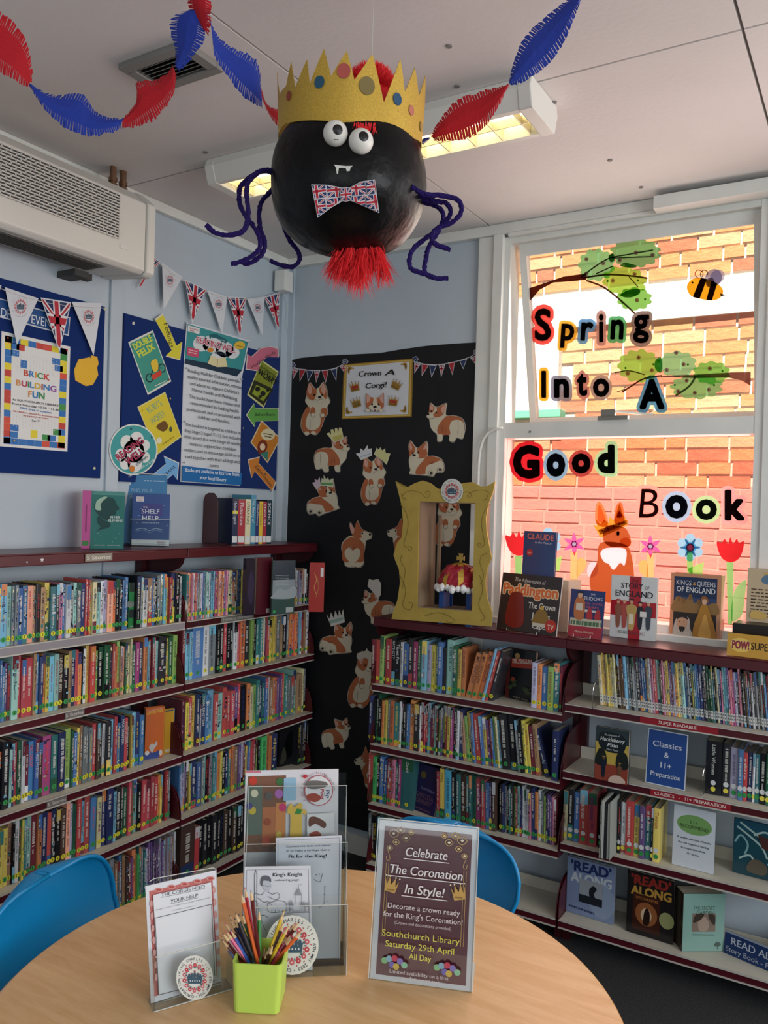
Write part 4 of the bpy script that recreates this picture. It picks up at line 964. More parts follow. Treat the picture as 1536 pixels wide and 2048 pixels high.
for x, y, r_ in ((620, 1050, 34), (650, 985, 38), (700, 970, 40), (740, 1000, 30), (740, 1060, 30), (690, 1095, 42), (640, 1095, 30), (685, 1030, 60)): c.ell(x, y, r_*.9, r_, '#d6dad8', n=14, up=False)
c.lay += 1
c.text('READING', (608, 1078), (738, 984), 34, '#b03450', up='perp', bold=.03, halo='#502848', hw=.02); c.text('WELL', (655, 1102), (742, 1040), 36, '#b03450', up='perp', bold=.03, halo='#502848', hw=.02)
c.ell(675, 1120, 14, 18, '#c87a30', n=10); c.text('children', (700, 1105), (755, 1062), 17, '#26384c', up='perp', bold=.02); c.text('reading-well.org.uk', (660, 1165), (790, 1075), 12, '#d4e4e4', up='perp')
pin(c, 670, 916, 6, '#284850'); pin(c, 775, 958, 5, '#284850')
tag(c.build('round_sign'), 'round teal paper sign with a white cloud and red words', 'sign')
# long notice
c = paper(.0024); c.backing([(956, 368), (1277, 463), (1237, 662), (1228, 1208), (923, 1187), (940, 590)], '#cdd3da')
c.poly([(960, 378), (1270, 470), (1240, 614), (946, 556)], '#3a8f92'); c.poly([(946, 556), (1240, 614), (1212, 648), (944, 582)], '#1c3448')
for x, y, a, b in ((1030, 480, 42, 40), (1085, 480, 50, 46), (1150, 510, 46, 40), (1190, 525, 36, 32), (1120, 545, 40, 26)): c.ell(x, y, a, b, '#d2d8da', n=16, up=False)
c.lay += 1
c.poly([(962, 385), (1022, 402), (1020, 432), (960, 415)], '#d6dcdc'); c.text('READING', (968, 404), (1014, 416), 9, '#b03450', bold=.03); c.text('WELL', (970, 416), (1000, 424), 9, '#b03450', bold=.03)
c.line([(1070, 445), (1100, 440), (1130, 455), (1160, 470)], 20, '#1e6068', sm=True); c.text('Books of your choice', (1080, 452), (1150, 468), 7, '#d8e4e4')
c.poly([(958, 495), (1018, 510), (1014, 552), (955, 538)], '#c04a68'); c.dashes((964, 512), (1008, 523), 4, '#f0d8dc', 2); c.dashes((964, 524), (1005, 534), 4, '#f0d8dc', 3)
c.ell(1225, 488, 28, 22, '#d8b43c', n=12); c.dashes((1206, 490), (1244, 500), 4, '#6a5020', 6)
c.text('READING WELL', (1004, 474), (1206, 530), 32, '#b4304e', bold=.03, halo='#e0dce0', hw=.045); c.text('children', (1098, 531), (1160, 545), 16, '#24364c', bold=.02); c.ell(1075, 512, 16, 12, '#cf8430', n=10)
c.poly([(1075, 540), (1110, 556), (1150, 550), (1162, 598), (1108, 600), (1060, 582)], '#d8cfa0'); c.line([(1110, 556), (1108, 600)], 3, '#8a7a50')
L_ = [("Reading Well for Children provides", 960, 625, 1227, 682), ("quality-assured information, stories", 957, 655, 1232, 712), ("and advice to support Children's", 970, 690, 1220, 740), ("Mental Health and Wellbeing.", 980, 722, 1213, 772),
      ("The books have been chosen and", 965, 757, 1222, 805), ("recommended by leading health", 970, 790, 1217, 835), ("professionals and co-produced with", 952, 822, 1225, 868), ("children and families.", 1008, 862, 1172, 890),
      ("The booklist is targeted at children in", 943, 900, 1225, 945), ("Key Stage 2 (aged 7-11), but includes", 943, 932, 1227, 975), ("titles aimed at a wide range of reading", 937, 962, 1232, 1003), ("levels to support less confident", 968, 1000, 1205, 1030),
      ("readers, and to encourage children to", 938, 1030, 1227, 1062), ("read together with their siblings and", 943, 1065, 1220, 1093), ("carers.", 1068, 1110, 1117, 1113)]
for s_, a, b, d, e in L_: c.text(s_, (a, b), (d, e), 17, '#2a2e34')
c.poly([(927, 1103), (1232, 1143), (1227, 1204), (925, 1183)], '#1f68a8')
c.text("Books are available to borrow from", (940, 1133), (1217, 1159), 19, '#dce4ea', bold=.02); c.text("your local library", (1015, 1172), (1150, 1187), 19, '#dce4ea', bold=.02)
for x, y in ((968, 375), (1262, 473), (947, 606), (1232, 662), (937, 878), (1238, 912), (935, 1088)): pin(c, x, y, 5, '#8a9096')
tag(c.build('reading_notice'), 'long white notice with a teal heading and a blue band at its foot', 'poster')
c = paper(.0014); q = [(1340, 565), (1425, 625), (1350, 805), (1268, 740)]; c.backing(inset(q, 1.03), '#cfcf90'); c.poly(inset(q, .95), '#7f8a2c'); c.poly([(1300, 665), (1400, 712), (1350, 795), (1275, 738)], '#2c2e1c'); c.poly([(1312, 690), (1384, 722), (1347, 775), (1290, 735)], '#8a9a30')
c.text('OUTSMARTING', (1326, 600), (1412, 664), 16, '#20241c', up='perp', bold=.02); c.text('WORRY', (1316, 632), (1406, 694), 28, '#1c2018', up='perp', bold=.05)
for x, y, a in ((1318, 712, 13), (1345, 735, 14), (1370, 718, 9), (1330, 752, 9)): c.ell(x, y, a, a, '#20221c', n=10)
tag(c.build('book_cover_print'), 'olive cover print titled WORRY pinned right of the long notice', 'picture')
c = paper(.0014); q = [(1340, 875), (1435, 965), (1370, 1088), (1285, 985)]; c.backing(inset(q, 1.03), '#d8c8a0'); c.poly(inset(q, .95), '#c07a2c'); c.ell(1372, 945, 36, 30, '#d4cca8', n=16); c.dashes((1348, 942), (1396, 950), 6, '#4a3a20', 3); c.dashes((1352, 955), (1390, 963), 6, '#4a3a20', 5)
c.blob([(1318, 1000), (1335, 975), (1360, 978), (1368, 1010), (1345, 1050), (1322, 1040)], '#7a3420'); c.ell(1343, 1008, 14, 18, '#e0c8a8', n=12); c.poly([(1330, 1042), (1372, 1030), (1368, 1078)], '#3a7a70')
tag(c.build('book_cover_print'), 'small orange cover print pinned below the green arrow', 'picture')
c = paper(); 
for x, y in ((684, 375),): c.backing([(x+7*math.cos(a), y+8*math.sin(a)) for a in [i*.7 for i in range(9)]], '#c8c8c0', .003)
for x, y in ((537, 303), (484, 1117), (1450, 592), (1430, 1195)): c.backing([(x+6*math.cos(a), y+7*math.sin(a)) for a in [i*.7 for i in range(9)]], '#c8c8a0', .003)
tag(c.build('board_pins'), 'round pale drawing pins at the corners of the blue notice boards', 'pins', None, 'stuff')

# ---- flag bunting on the left wall
def bunting(flags, string, label, off, tail=None):
    x = WL+off; root = None; c0 = Cv((x, 0, 0), NX, zA); P0 = c0.P(*string[0])
    root = empty('flag_bunting', (x, P0.y, P0.z), label, 'bunting')
    MB().tube([c0.P(a, b, .0015) for a, b in spline(string, 4, False)], .0012, 5).build('string', M_string, root)
    for i, (kind, A, B, C_) in enumerate(flags):
        c = Cv((x+.001*(i % 3), 0, 0), NX, zA); t = [A, B, C_]; c.backing(t, '#cdd2d8', .0007)
        if kind == 'u':
            ti = inset(t, .92); M = ((A[0]+B[0])/2, (A[1]+B[1])/2); ex = ((B[0]-A[0])*.52, (B[1]-A[1])*.52); H = (C_[0]-M[0], C_[1]-M[1])
            union(c, M[0]+H[0]*.40, M[1]+H[1]*.40, ex, (H[0]*.42, H[1]*.42), ti)
            lo = [(M[0]+H[0]*.82-ex[0]*.3, M[1]+H[1]*.82), (M[0]+H[0]*.82+ex[0]*.3, M[1]+H[1]*.82), C_]
        else:
            g = ((A[0]+B[0])/2*.72+C_[0]*.28, (A[1]+B[1])/2*.72+C_[1]*.28-4); emblem(c, g[0], g[1], abs(B[0]-A[0])*.33, sq=.82, disc=False, text=False, det=1)
            c.ring_text('KING CHARLES III CORONATION', g[0], g[1], abs(B[0]-A[0])*.29, 5, 180, -160, '#8a8498', sq=.82)
        c.build('flag', None, root)
    return root
bunting([('u', (-165, 120), (8, 183), (-70, 400)), ('e', (25, 190), (197, 248), (87, 485)), ('u', (208, 243), (365, 268), (305, 522)), ('e', (368, 265), (520, 272), (480, 540))],
        [(-170, 125), (20, 205), (200, 262), (370, 288), (540, 298)], 'string of large paper flags hanging over the left notice board', .03)
bunting([('u', (770, 22), (822, 60), (706, 205)), ('e', (830, 65), (935, 138), (838, 305)), ('u', (948, 152), (1057, 202), (985, 375)), ('e', (1060, 205), (1163, 240), (1138, 430)), ('u', (1165, 238), (1260, 243), (1230, 445)),
         ('e', (1265, 250), (1355, 238), (1343, 440)), ('u', (1352, 240), (1430, 215), (1428, 412))],
        [(765, 30), (835, 85), (945, 160), (1060, 215), (1165, 248), (1260, 252), (1350, 245), (1428, 225), (1452, 232), (1472, 290), (1464, 380), (1490, 445), (1493, 485)], 'string of paper flags hanging on the wall between the heater and the corner', .03)
# ================================================================ black paper display with corgi cut-outs
NY = V((0, -1, 0)); PY = WB-.006
zbt = .12
tp = [hit(x, y, 1, PY) for x, y in ((573, 723), (600, 716), (650, 711), (700, 709), (760, 706), (800, 699), (850, 692), (910, 687), (966, 684))]
rt = [hit(x, y, 1, PY) for x, y in ((962, 760), (960, 850), (957, 980), (954, 1100))]
pts = tp+rt; pts += [V((rt[-1].x, PY, zbt)), V((tp[0].x, PY, zbt))]
tag(MB().prism([(p.x, PY, p.z) for p in pts], (0, .004, 0)).build('black_display_paper', M_black), 'sheet of black backing paper covering the wall in the corner', 'backing paper')
TAN, CRM, PNK, INK = '#a9623e', '#c9c2ac', '#c89a8a', '#1a1412'
def corgi(T, cx, cy, sc=1.0, mir=False, rot=0.0, off=.001, label='', hats=()):
    tcx, tcy, shapes = T; k = sc/3.339; cr, sr = math.cos(math.radians(rot)), math.sin(math.radians(rot))
    def tf(x, y):
        dx, dy = (x-tcx)*k, (y-tcy)*k
        if mir: dx = -dx
        return (cx+dx*cr-dy*sr, cy+dx*sr+dy*cr)
    c = Cv((0, PY-off, 0), NY, tf); 
    for i, s_ in enumerate(shapes):
        if i == 0: c.backing(spline(s_[1], 3), '#d0cabc', .0006); c.poly(inset(spline(s_[1], 3), .985), '#2c1c14'); c.poly(inset(spline(s_[1], 3), .965), CRM)
        elif s_[0] == 'b': c.blob(s_[1], s_[2], 3)
        elif s_[0] == 'e': c.ell(*s_[1], s_[2], n=10)
        elif s_[0] == 'l': c.line(s_[1], s_[3], s_[2], sm=True, n=3)
        elif s_[0] == 'p': c.poly(s_[1], s_[2])
    o = tag(c.build('corgi_cut_out'), label, 'paper dog')
    return o
TA = (270, 530, [('o', [(232, 350), (262, 385), (285, 393), (322, 348), (348, 400), (352, 440), (370, 480), (350, 512), (354, 560), (332, 590), (312, 650), (275, 704), (240, 694), (205, 707), (173, 655), (176, 590), (203, 530), (220, 512), (200, 480), (208, 440), (213, 400)]),
     ('b', [(222, 515), (330, 518), (350, 555), (330, 590), (315, 640), (290, 690), (210, 695), (178, 655), (180, 590), (200, 540)], TAN), ('b', [(240, 520), (300, 520), (305, 570), (300, 640), (265, 670), (225, 668), (205, 635), (215, 580), (232, 550)], CRM),
     ('b', [(205, 465), (250, 470), (300, 488), (350, 470), (362, 495), (335, 520), (300, 535), (250, 530), (215, 500)], CRM), ('e', (254, 545, 18, 30), TAN), ('e', (325, 550, 20, 30), TAN), ('e', (256, 570, 15, 14), CRM), ('e', (318, 573, 16, 13), CRM),
     ('l', [(240, 545), (242, 575), (258, 586), (270, 572)], INK, 2.0), ('l', [(302, 560), (305, 582), (325, 588), (334, 574)], INK, 2.0), ('e', (214, 692, 17, 12), CRM), ('e', (258, 690, 17, 12), CRM), ('l', [(235, 600), (236, 640), (232, 690)], INK, 1.6),
     ('b', [(236, 358), (262, 392), (300, 392), (328, 358), (345, 410), (350, 450), (335, 466), (285, 476), (235, 466), (215, 440), (218, 390)], TAN), ('b', [(230, 362), (250, 395), (240, 432), (222, 410)], PNK), ('b', [(326, 362), (341, 400), (330, 432), (310, 402)], PNK),
     ('b', [(283, 393), (296, 395), (304, 428), (335, 458), (322, 484), (295, 490), (262, 480), (279, 438)], CRM), ('e', (265, 437, 6, 7), INK), ('e', (318, 437, 6, 7), INK), ('e', (302, 452, 12, 8), INK), ('l', [(272, 465), (290, 474), (305, 464), (322, 466)], INK, 2)])
TB = (1142, 618, [('o', [(1042, 486), (1075, 513), (1110, 500), (1148, 488), (1142, 540), (1147, 570), (1200, 570), (1252, 590), (1272, 640), (1264, 700), (1250, 730), (1215, 722), (1195, 750), (1165, 742), (1165, 704), (1122, 704), (1117, 742), (1083, 744), (1080, 700), (1040, 652), (1030, 600), (1013, 582), (1018, 560), (1033, 540), (1031, 510)]),
     ('b', [(1140, 577), (1200, 575), (1248, 592), (1262, 640), (1240, 690), (1180, 698), (1110, 702), (1087, 690), (1082, 640), (1100, 600)], TAN), ('b', [(1215, 600), (1250, 610), (1266, 650), (1260, 718), (1225, 722), (1222, 690), (1200, 738), (1167, 740), (1172, 690), (1165, 650), (1180, 610)], CRM),
     ('l', [(1222, 610), (1225, 650), (1220, 690)], INK, 1.8), ('b', [(1035, 580), (1075, 585), (1140, 574), (1110, 610), (1087, 650), (1078, 690), (1045, 660), (1034, 610)], CRM), ('b', [(1087, 700), (1120, 700), (1116, 738), (1088, 740)], CRM),
     ('b', [(1038, 495), (1070, 520), (1100, 512), (1140, 497), (1135, 540), (1120, 568), (1085, 583), (1050, 578), (1024, 578), (1030, 545)], TAN), ('b', [(1040, 500), (1060, 520), (1048, 540), (1036, 525)], PNK), ('b', [(1142, 500), (1112, 520), (1118, 555), (1138, 540)], PNK),
     ('b', [(1075, 510), (1082, 540), (1058, 562), (1062, 583), (1022, 588), (1017, 572), (1030, 552), (1056, 550)], CRM), ('e', (1046, 542, 6, 7), INK), ('e', (1078, 552, 6, 7), INK), ('e', (1025, 562, 9, 8), INK), ('l', [(1030, 590), (1050, 595), (1062, 586)], INK, 2), ('l', [(1120, 640), (1118, 680)], INK, 1.6), ('l', [(1140, 650), (1142, 685)], INK, 1.6)])
TC = (1010, 858, [('o', [(905, 736), (935, 775), (960, 783), (1012, 740), (1024, 790), (1020, 838), (1060, 840), (1112, 860), (1133, 910), (1122, 952), (1072, 957), (1060, 980), (1015, 974), (960, 970), (898, 962), (903, 935), (893, 880), (898, 830), (890, 780)]),
     ('b', [(1000, 850), (1060, 845), (1108, 865), (1122, 905), (1060, 935), (1000, 962), (945, 963), (937, 950), (960, 900)], TAN), ('b', [(1020, 905), (1060, 890), (1108, 872), (1126, 905), (1120, 943), (1080, 948), (1060, 973), (1012, 968), (1007, 935)], CRM),
     ('b', [(905, 850), (960, 855), (1003, 852), (965, 900), (935, 935), (907, 930), (897, 890)], CRM), ('b', [(904, 943), (945, 958), (902, 960)], CRM), ('b', [(905, 745), (938, 785), (965, 785), (1008, 748), (1015, 800), (1016, 838), (985, 856), (930, 856), (900, 840), (896, 790)], TAN),
     ('b', [(900, 750), (918, 785), (905, 805)], PNK), ('b', [(1014, 752), (1014, 790), (990, 797)], PNK), ('b', [(938, 782), (948, 785), (953, 820), (967, 846), (935, 860), (905, 848), (920, 825), (935, 815)], CRM), ('e', (922, 822, 6, 7), INK), ('e', (958, 818, 6, 7), INK), ('e', (931, 836, 13, 8), INK),
     ('e', (1042, 957, 17, 17), INK), ('e', (1042, 957, 15, 15), CRM), ('e', (1044, 957, 9, 9), INK), ('e', (1102, 935, 17, 17), INK), ('e', (1102, 935, 15, 15), CRM), ('e', (1104, 933, 9, 9), INK), ('l', [(1035, 880), (1050, 892), (1065, 872)], INK, 1.8)])
TD = (545, 1430, [('o', [(505, 1283), (535, 1328), (550, 1270), (577, 1323), (610, 1343), (647, 1360), (642, 1395), (610, 1407), (602, 1460), (592, 1510), (594, 1560), (570, 1587), (540, 1582), (525, 1587), (490, 1582), (463, 1567), (463, 1500), (443, 1470), (448, 1420), (490, 1378), (523, 1368), (513, 1340), (498, 1310)]),
     ('b', [(525, 1380), (575, 1390), (598, 1440), (594, 1500), (584, 1550), (462, 1550), (449, 1480), (454, 1425), (487, 1392)], TAN), ('b', [(518, 1372), (560, 1380), (600, 1400), (604, 1440), (570, 1400), (520, 1384)], CRM),
     ('b', [(500, 1450), (520, 1472), (550, 1455), (572, 1480), (560, 1525), (520, 1560), (478, 1525), (466, 1480)], CRM), ('e', (495, 1567, 27, 17), CRM), ('e', (555, 1567, 27, 17), CRM), ('l', [(497, 1445), (515, 1476), (533, 1448)], INK, 2),
     ('b', [(520, 1375), (530, 1330), (550, 1278), (575, 1325), (600, 1345), (580, 1385), (555, 1393)], TAN), ('b', [(507, 1290), (532, 1335), (518, 1364), (502, 1320)], PNK), ('b', [(585, 1345), (640, 1362), (635, 1393), (600, 1395), (580, 1375)], CRM), ('e', (636, 1365, 8, 8), INK), ('e', (586, 1358, 6, 7), INK)])
def pc(x, y, z): return z(x, y)
corgi(TA, 631, 818, 1, label='upright corgi cut-out without a crown, left of the gold framed sign')
corgi(TB, *zB(1142, 618), 1, label='standing corgi cut-out without a crown, right of the gold framed sign')
cg2 = corgi(TB, *zB(380, 830), .93, True, 0, label='standing corgi cut-out facing right in a pale yellow paper crown')
corgi(TC, *zB(1010, 858), 1, label='lying corgi cut-out facing left, bare-headed above the gold paper frame')
cg4 = corgi(TA, *zB(655, 1005), .93, False, -6, label='upright corgi cut-out wearing two paper crowns under the framed sign')
cg3 = corgi(TC, *zB(308, 1124), .92, True, -14, label='lying corgi cut-out with a green crown and a pink crown at the left edge')
corgi(TD, *zB(545, 1430), 1, label='corgi cut-out seen from behind, whole, left of the gold frame')
corgi(TD, *zB(848, 1410), .96, True, 0, label='corgi cut-out seen from behind, half hidden by the gold frame')
corgi(TA, *zB(1155, 1275), .98, False, -2, label='upright corgi cut-out seen through the gold paper frame')
cg10 = corgi(TB, *zK(850, 385), .88, label='corgi cut-out in a white cloth-like cap just left of the lower bookcase')
cg11 = corgi(TC, *zK(500, 640), .92, True, 0, label='lying corgi cut-out in a tall spiked white crown, beside the left bookcase')
cg12 = corgi(TA, *zK(738, 985), 1.08, False, 6, label='upright corgi cut-out in a white cap, partly behind the lower bookcase')
corgi(TB, *zK(500, 1425), .78, True, -5, label='lowest standing corgi cut-out on the black paper, facing right')
corgi(TD, *zK(772, 1700), .9, True, -8, label='lowest corgi cut-out, almost hidden behind the end of the lower bookcase')
def crown(tf, pts, col, col2, label, band=None, par=None):
    c = Cv((0, PY-.007, 0), NY, tf); c.backing(pts, '#cfcdc0', .0006); c.poly(inset(pts, .93), col)
    if band: c.poly(band, col2)
    return tag(c.build('paper_crown', None, par), label)
crown(zB, [(343, 692), (360, 685), (375, 700), (372, 665), (387, 662), (400, 690), (400, 657), (415, 655), (422, 690), (430, 650), (445, 655), (458, 725), (395, 752)], '#cdc98e', '#b8b060', 'pale yellow paper crown on the corgi facing right', [(385, 715), (450, 695), (455, 722), (396, 746)], par=cg2)
crown(zB, [(540, 825), (568, 822), (570, 790), (592, 805), (618, 768), (622, 795), (645, 790), (648, 838), (575, 870)], '#c9ccd0', '#9aa8b8', 'white zigzag paper crown, left one of the pair on one corgi', [(568, 845), (640, 822), (640, 828), (570, 851)], par=cg4)
crown(zB, [(680, 785), (690, 800), (705, 782), (715, 805), (735, 790), (738, 820), (770, 825), (745, 900), (715, 870), (660, 830)], '#c4c48a', '#a8a850', 'yellow-green zigzag paper crown, right one of the pair on one corgi', par=cg4)
crown(zB, [(305, 1040), (312, 988), (325, 1002), (325, 968), (340, 995), (355, 985), (362, 1005), (390, 990), (390, 1052), (345, 1042)], '#c4caa8', '#5f9a5a', 'pale crown with a green band on the lying corgi at the left', [(308, 1020), (388, 1022), (388, 1036), (308, 1032)], par=cg3)
crown(zB, [(248, 1020), (268, 1015), (265, 995), (285, 1005), (298, 980), (305, 1040), (275, 1065)], '#c8b4c0', '#a87898', 'small pinkish paper crown on the lying corgi at the left', par=cg3)
crown(zK, [(770, 155), (800, 165), (845, 155), (870, 195), (868, 285), (845, 318), (800, 260), (758, 215)], '#cdccc8', '#b0b0ac', 'round white paper cap on the corgi beside the lower bookcase', par=cg10)
crown(zK, [(420, 445), (445, 490), (458, 430), (482, 482), (492, 415), (520, 472), (525, 410), (545, 462), (558, 405), (572, 510), (460, 545)], '#c9ccca', '#8fb0a4', 'tall spiked white crown with a pale green band', [(445, 498), (555, 468), (558, 492), (452, 522)], par=cg11)
crown(zK, [(668, 800), (675, 765), (740, 745), (752, 725), (765, 745), (798, 760), (800, 830), (735, 800), (690, 820)], '#c4c2b4', '#a0a090', 'white paper cap on the corgi behind the lower bookcase', par=cg12)
# framed title sign
c = Cv((0, PY-.002, 0), NY, zB); q = [(460, 230), (922, 190), (911, 580), (445, 596)]; c.backing(q, '#a88c3c', .004)
i1 = c.frame(q, 7, '#8a6a24'); i1 = inset(q, .965); i2 = c.frame(i1, 8, '#c2a350'); q2 = inset(q, .90); c.poly(q2, '#c8ccd2')
for cx, cy, sx, sy in ((500, 262, 1, 1), (868, 235, -1, 1), (865, 535, -1, -1), (490, 545, 1, -1)):
    for k in range(3): c.blob([(cx-12*sx, cy-14*sy+k*6*sy), (cx+18*sx-k*8*sx, cy-12*sy), (cx+28*sx-k*8*sx, cy-2*sy), (cx+2*sx, cy+4*sy), (cx-2*sx, cy+30*sy-k*5*sy), (cx-12*sx, cy+24*sy)], ('#8f6f28', '#c8a850', '#7a5a1c')[k])
c.text('Crown', (562, 312), (712, 304), 36, INK, bold=.03, shear=.1); c.text('A', (735, 304), (802, 300), 38, INK, bold=.03, shear=.2)
c.text('Corgi!', (608, 392), (748, 382), 36, INK, bold=.03, shear=.1)
for cx, cy, cc, rot in ((535, 378, '#9c2c24', -12), (815, 365, '#8a6a30', 25), (547, 485, '#7a6030', -15), (795, 475, '#9c2c24', 8)):
    a = math.radians(rot); R_ = lambda x, y: (cx+x*math.cos(a)-y*math.sin(a), cy+x*math.sin(a)+y*math.cos(a))
    c.poly([R_(*p) for p in ((-32, -22), (-18, -2), (-12, -30), (0, -4), (12, -30), (18, -2), (32, -22), (27, 32), (-27, 32))], '#a07c34')
    c.poly([R_(*p) for p in ((-24, -4), (24, -4), (22, 14), (-22, 14))], cc); c.poly([R_(*p) for p in ((-26, 16), (26, 16), (25, 26), (-25, 26))], '#6f5018')
    for x, y in ((-32, -24), (-12, -32), (12, -32), (32, -24)): c.ell(*R_(x, y), 4, 4, '#7a5a20', n=6, up=False)
    c.lay += 1
c.blob([(618, 425), (650, 452), (700, 452), (730, 420), (732, 470), (728, 520), (675, 540), (620, 520), (614, 465)], TAN); c.blob([(620, 432), (645, 458), (622, 490)], PNK); c.blob([(728, 428), (705, 458), (728, 490)], PNK)
c.blob([(666, 455), (684, 455), (690, 490), (715, 520), (675, 545), (632, 520), (660, 490)], CRM); c.ell(655, 498, 6, 8, INK); c.ell(700, 498, 6, 8, INK); c.ell(675, 515, 12, 8, INK); c.ell(675, 540, 8, 10, '#8a6a70')
c.line([(605, 545), (745, 542)], 3, INK); c.ell(628, 540, 14, 12, CRM); c.ell(716, 540, 14, 12, CRM)
tag(c.build('corgi_title_sign'), 'gold framed paper sign reading Crown A Corgi! on the black paper', 'sign')
# small flag strings beside the sign
def ministring(fl, st, rosettes, label):
    c0 = Cv((0, PY-.001, 0), NY, zB); P0 = c0.P(*st[0]); root = empty('paper_flag_string', (P0.x, PY-.001, P0.z), label, 'bunting')
    c0.line(st, 3.5, '#c9ccd2', sm=True, n=3)
    for x, y in rosettes:
        for k in range(5): a = k*1.257; c0.ell(x+11*math.cos(a), y+11*math.sin(a), 10, 10, '#b8bcc8', n=8, up=False)
        c0.lay += 1
        for k in range(5): a = k*1.257; c0.ell(x+11*math.cos(a), y+11*math.sin(a), 6, 6, '#28345c', n=8, up=False)
        c0.lay += 1
    c0.build('string', None, root)
    for k, A, B, C_ in fl:
        c = Cv((0, PY-.002, 0), NY, zB); t = [A, B, C_]; c.backing(t, '#c4c8ce', .0005); ti = inset(t, .82)
        if k == 'u':
            M = ((A[0]+B[0])/2, (A[1]+B[1])/2); H = (C_[0]-M[0], C_[1]-M[1]); union(c, M[0]+H[0]*.35, M[1]+H[1]*.35, ((B[0]-A[0])*.5, (B[1]-A[1])*.5), (H[0]*.4, H[1]*.4), ti)
        else: c.poly(ti, '#a02a34' if k == 'r' else '#28345c')
        c.build('flag', None, root)
ministring([('u', (112, 250), (160, 258), (120, 328)), ('r', (163, 258), (208, 262), (165, 345)), ('b', (210, 265), (258, 270), (220, 348)), ('u', (260, 268), (302, 270), (275, 352)), ('r', (312, 268), (358, 265), (338, 355)), ('b', (372, 262), (415, 252), (408, 340)), ('u', (430, 240), (478, 228), (472, 300))],
           [(118, 238), (150, 258), (220, 268), (330, 268), (400, 255), (455, 228)], [(118, 235), (470, 212)], 'string of small paper flags left of the gold framed sign')
ministring([('u', (930, 210), (975, 225), (930, 290)), ('r', (980, 225), (1030, 230), (980, 308)), ('b', (1030, 230), (1080, 235), (1045, 318)), ('u', (1092, 228), (1138, 228), (1110, 315)), ('r', (1155, 218), (1202, 212), (1185, 302)), ('b', (1232, 205), (1282, 192), (1257, 262)), ('u', (1303, 185), (1355, 165), (1355, 252))],
           [(945, 210), (1000, 228), (1100, 230), (1200, 212), (1290, 185), (1345, 155)], [(938, 195), (1345, 148)], 'string of small paper flags right of the gold framed sign')
# red paper leaves on the window post
for x, y, r_, l in ((938, 1000, .018, 'tiny red paper leaf on the post, half behind the gold frame'), (978, 962, .017, 'small red paper leaf on the white post beside the window')):
    p = hit(x, y, 1, WB-.024); c = Cv(p, NY, flat=True); pts = [(r_*(1 if i % 2 else .45)*math.cos(i*math.pi/5.5), r_*(1.2 if i % 2 else .5)*math.sin(i*math.pi/5.5)) for i in range(11)]; c.backing(pts, '#a8281e', .0008)
    tag(c.build('paper_leaf'), l, 'paper leaf')

# ================================================================ cut-outs stuck on the window
UP_P = V((0, wtop.y, wtop.z)) + wtk*.40; UP_N = wtk.normalized()
LO_P = V((0, WB+.0195, 0)); LO_N = V((0, 1, 0))
def wcv(up=True, off=0): return Cv((UP_P if up else LO_P)+V((0, -.001*off, 0)), UP_N if up else LO_N, zC if up else zD, step=.0003)
LET = []
def letter(ch, x0, y0, x1, y1, halo, up, what, bold=.05, sh=0.0, off=0):
    c = wcv(up, off)
    W0, H0 = glyphs(ch, 0, sh)[3]-glyphs(ch, 0, sh)[2], None
    def put(r, off, col):
        vs, fs = fat_glyph(ch, r, sh); c.tri([(MX+(x-gx)*KX, MY-(y-gy)*KY) for x, y in vs], fs, col); c.lay += 1
    vs, fs, a, b_ = glyphs(ch, 0, sh); ya, yb = min(v[1] for v in vs), max(v[1] for v in vs); R = bold+.095
    KX, KY = (x1-x0)/(b_-a+2*R), (y1-y0)/(yb-ya+2*R); gx, gy = (a+b_)/2, (ya+yb)/2; MX, MY = (x0+x1)/2, (y0+y1)/2
    put(R, 0, halo); put(bold+.022, 0, '#e8e4e0'); put(bold, 0, '#0c0c10')
    tag(c.build('window_letter', M_film), what, 'letter')
for a in (('S', 315, 538, 437, 747, '#e85a58'), ('p', 450, 622, 552, 778, '#e0c04c'), ('r', 553, 612, 652, 742, '#6aa8e8'), ('i', 650, 568, 703, 752, '#b8a0a4'), ('n', 708, 598, 808, 737, '#5fbf88'), ('g', 823, 572, 940, 757, '#8a8488')):
    letter(*a, True, 'black window letter %s of the word Spring' % a[0], bold=.03, sh=.08 if a[0] in 'prn' else 0)
for a in (('I', 355, 863, 405, 1037, '#e8c040'), ('n', 417, 903, 527, 1037, '#8a98b8'), ('t', 538, 878, 617, 1028, '#b89098'), ('o', 619, 902, 733, 1032, '#a8a8b0')):
    letter(*a, True, 'black window letter %s of the word Into' % a[0], bold=.04)
letter('A', 858, 903, 1018, 1097, '#5aa8e8', True, 'black window letter A with a blue outline, standing alone under the branch', off=3)
for i, a in enumerate((('G', 203, 57, 378, 272, '#98202c'), ('o', 378, 100, 507, 262, '#5c92b0'), ('o', 509, 103, 637, 242, '#7a3838'), ('d', 640, 57, 762, 242, '#78b890'))):
    letter(*a, False, ('black window letter G with a red outline', 'black window letter o with a blue outline in the word Good', 'black window letter o with a brown outline in the word Good', 'black window letter d with a green outline')[i], bold=.06)
for i, a in enumerate((('B', 850, 283, 992, 472, '#f09890'), ('o', 988, 314, 1142, 477, '#7ab0d0'), ('o', 1144, 338, 1292, 483, '#88c898'), ('k', 1294, 288, 1433, 487, '#b8a0a4'))):
    letter(*a, False, ('black window letter B with a pink outline', 'black window letter o with a blue outline in the word Book', 'black window letter o with a green outline in the word Book', 'black window letter k with a pale outline')[i], bold=(.0, .05, .04, .05)[i], sh=.1 if i == 0 else 0)
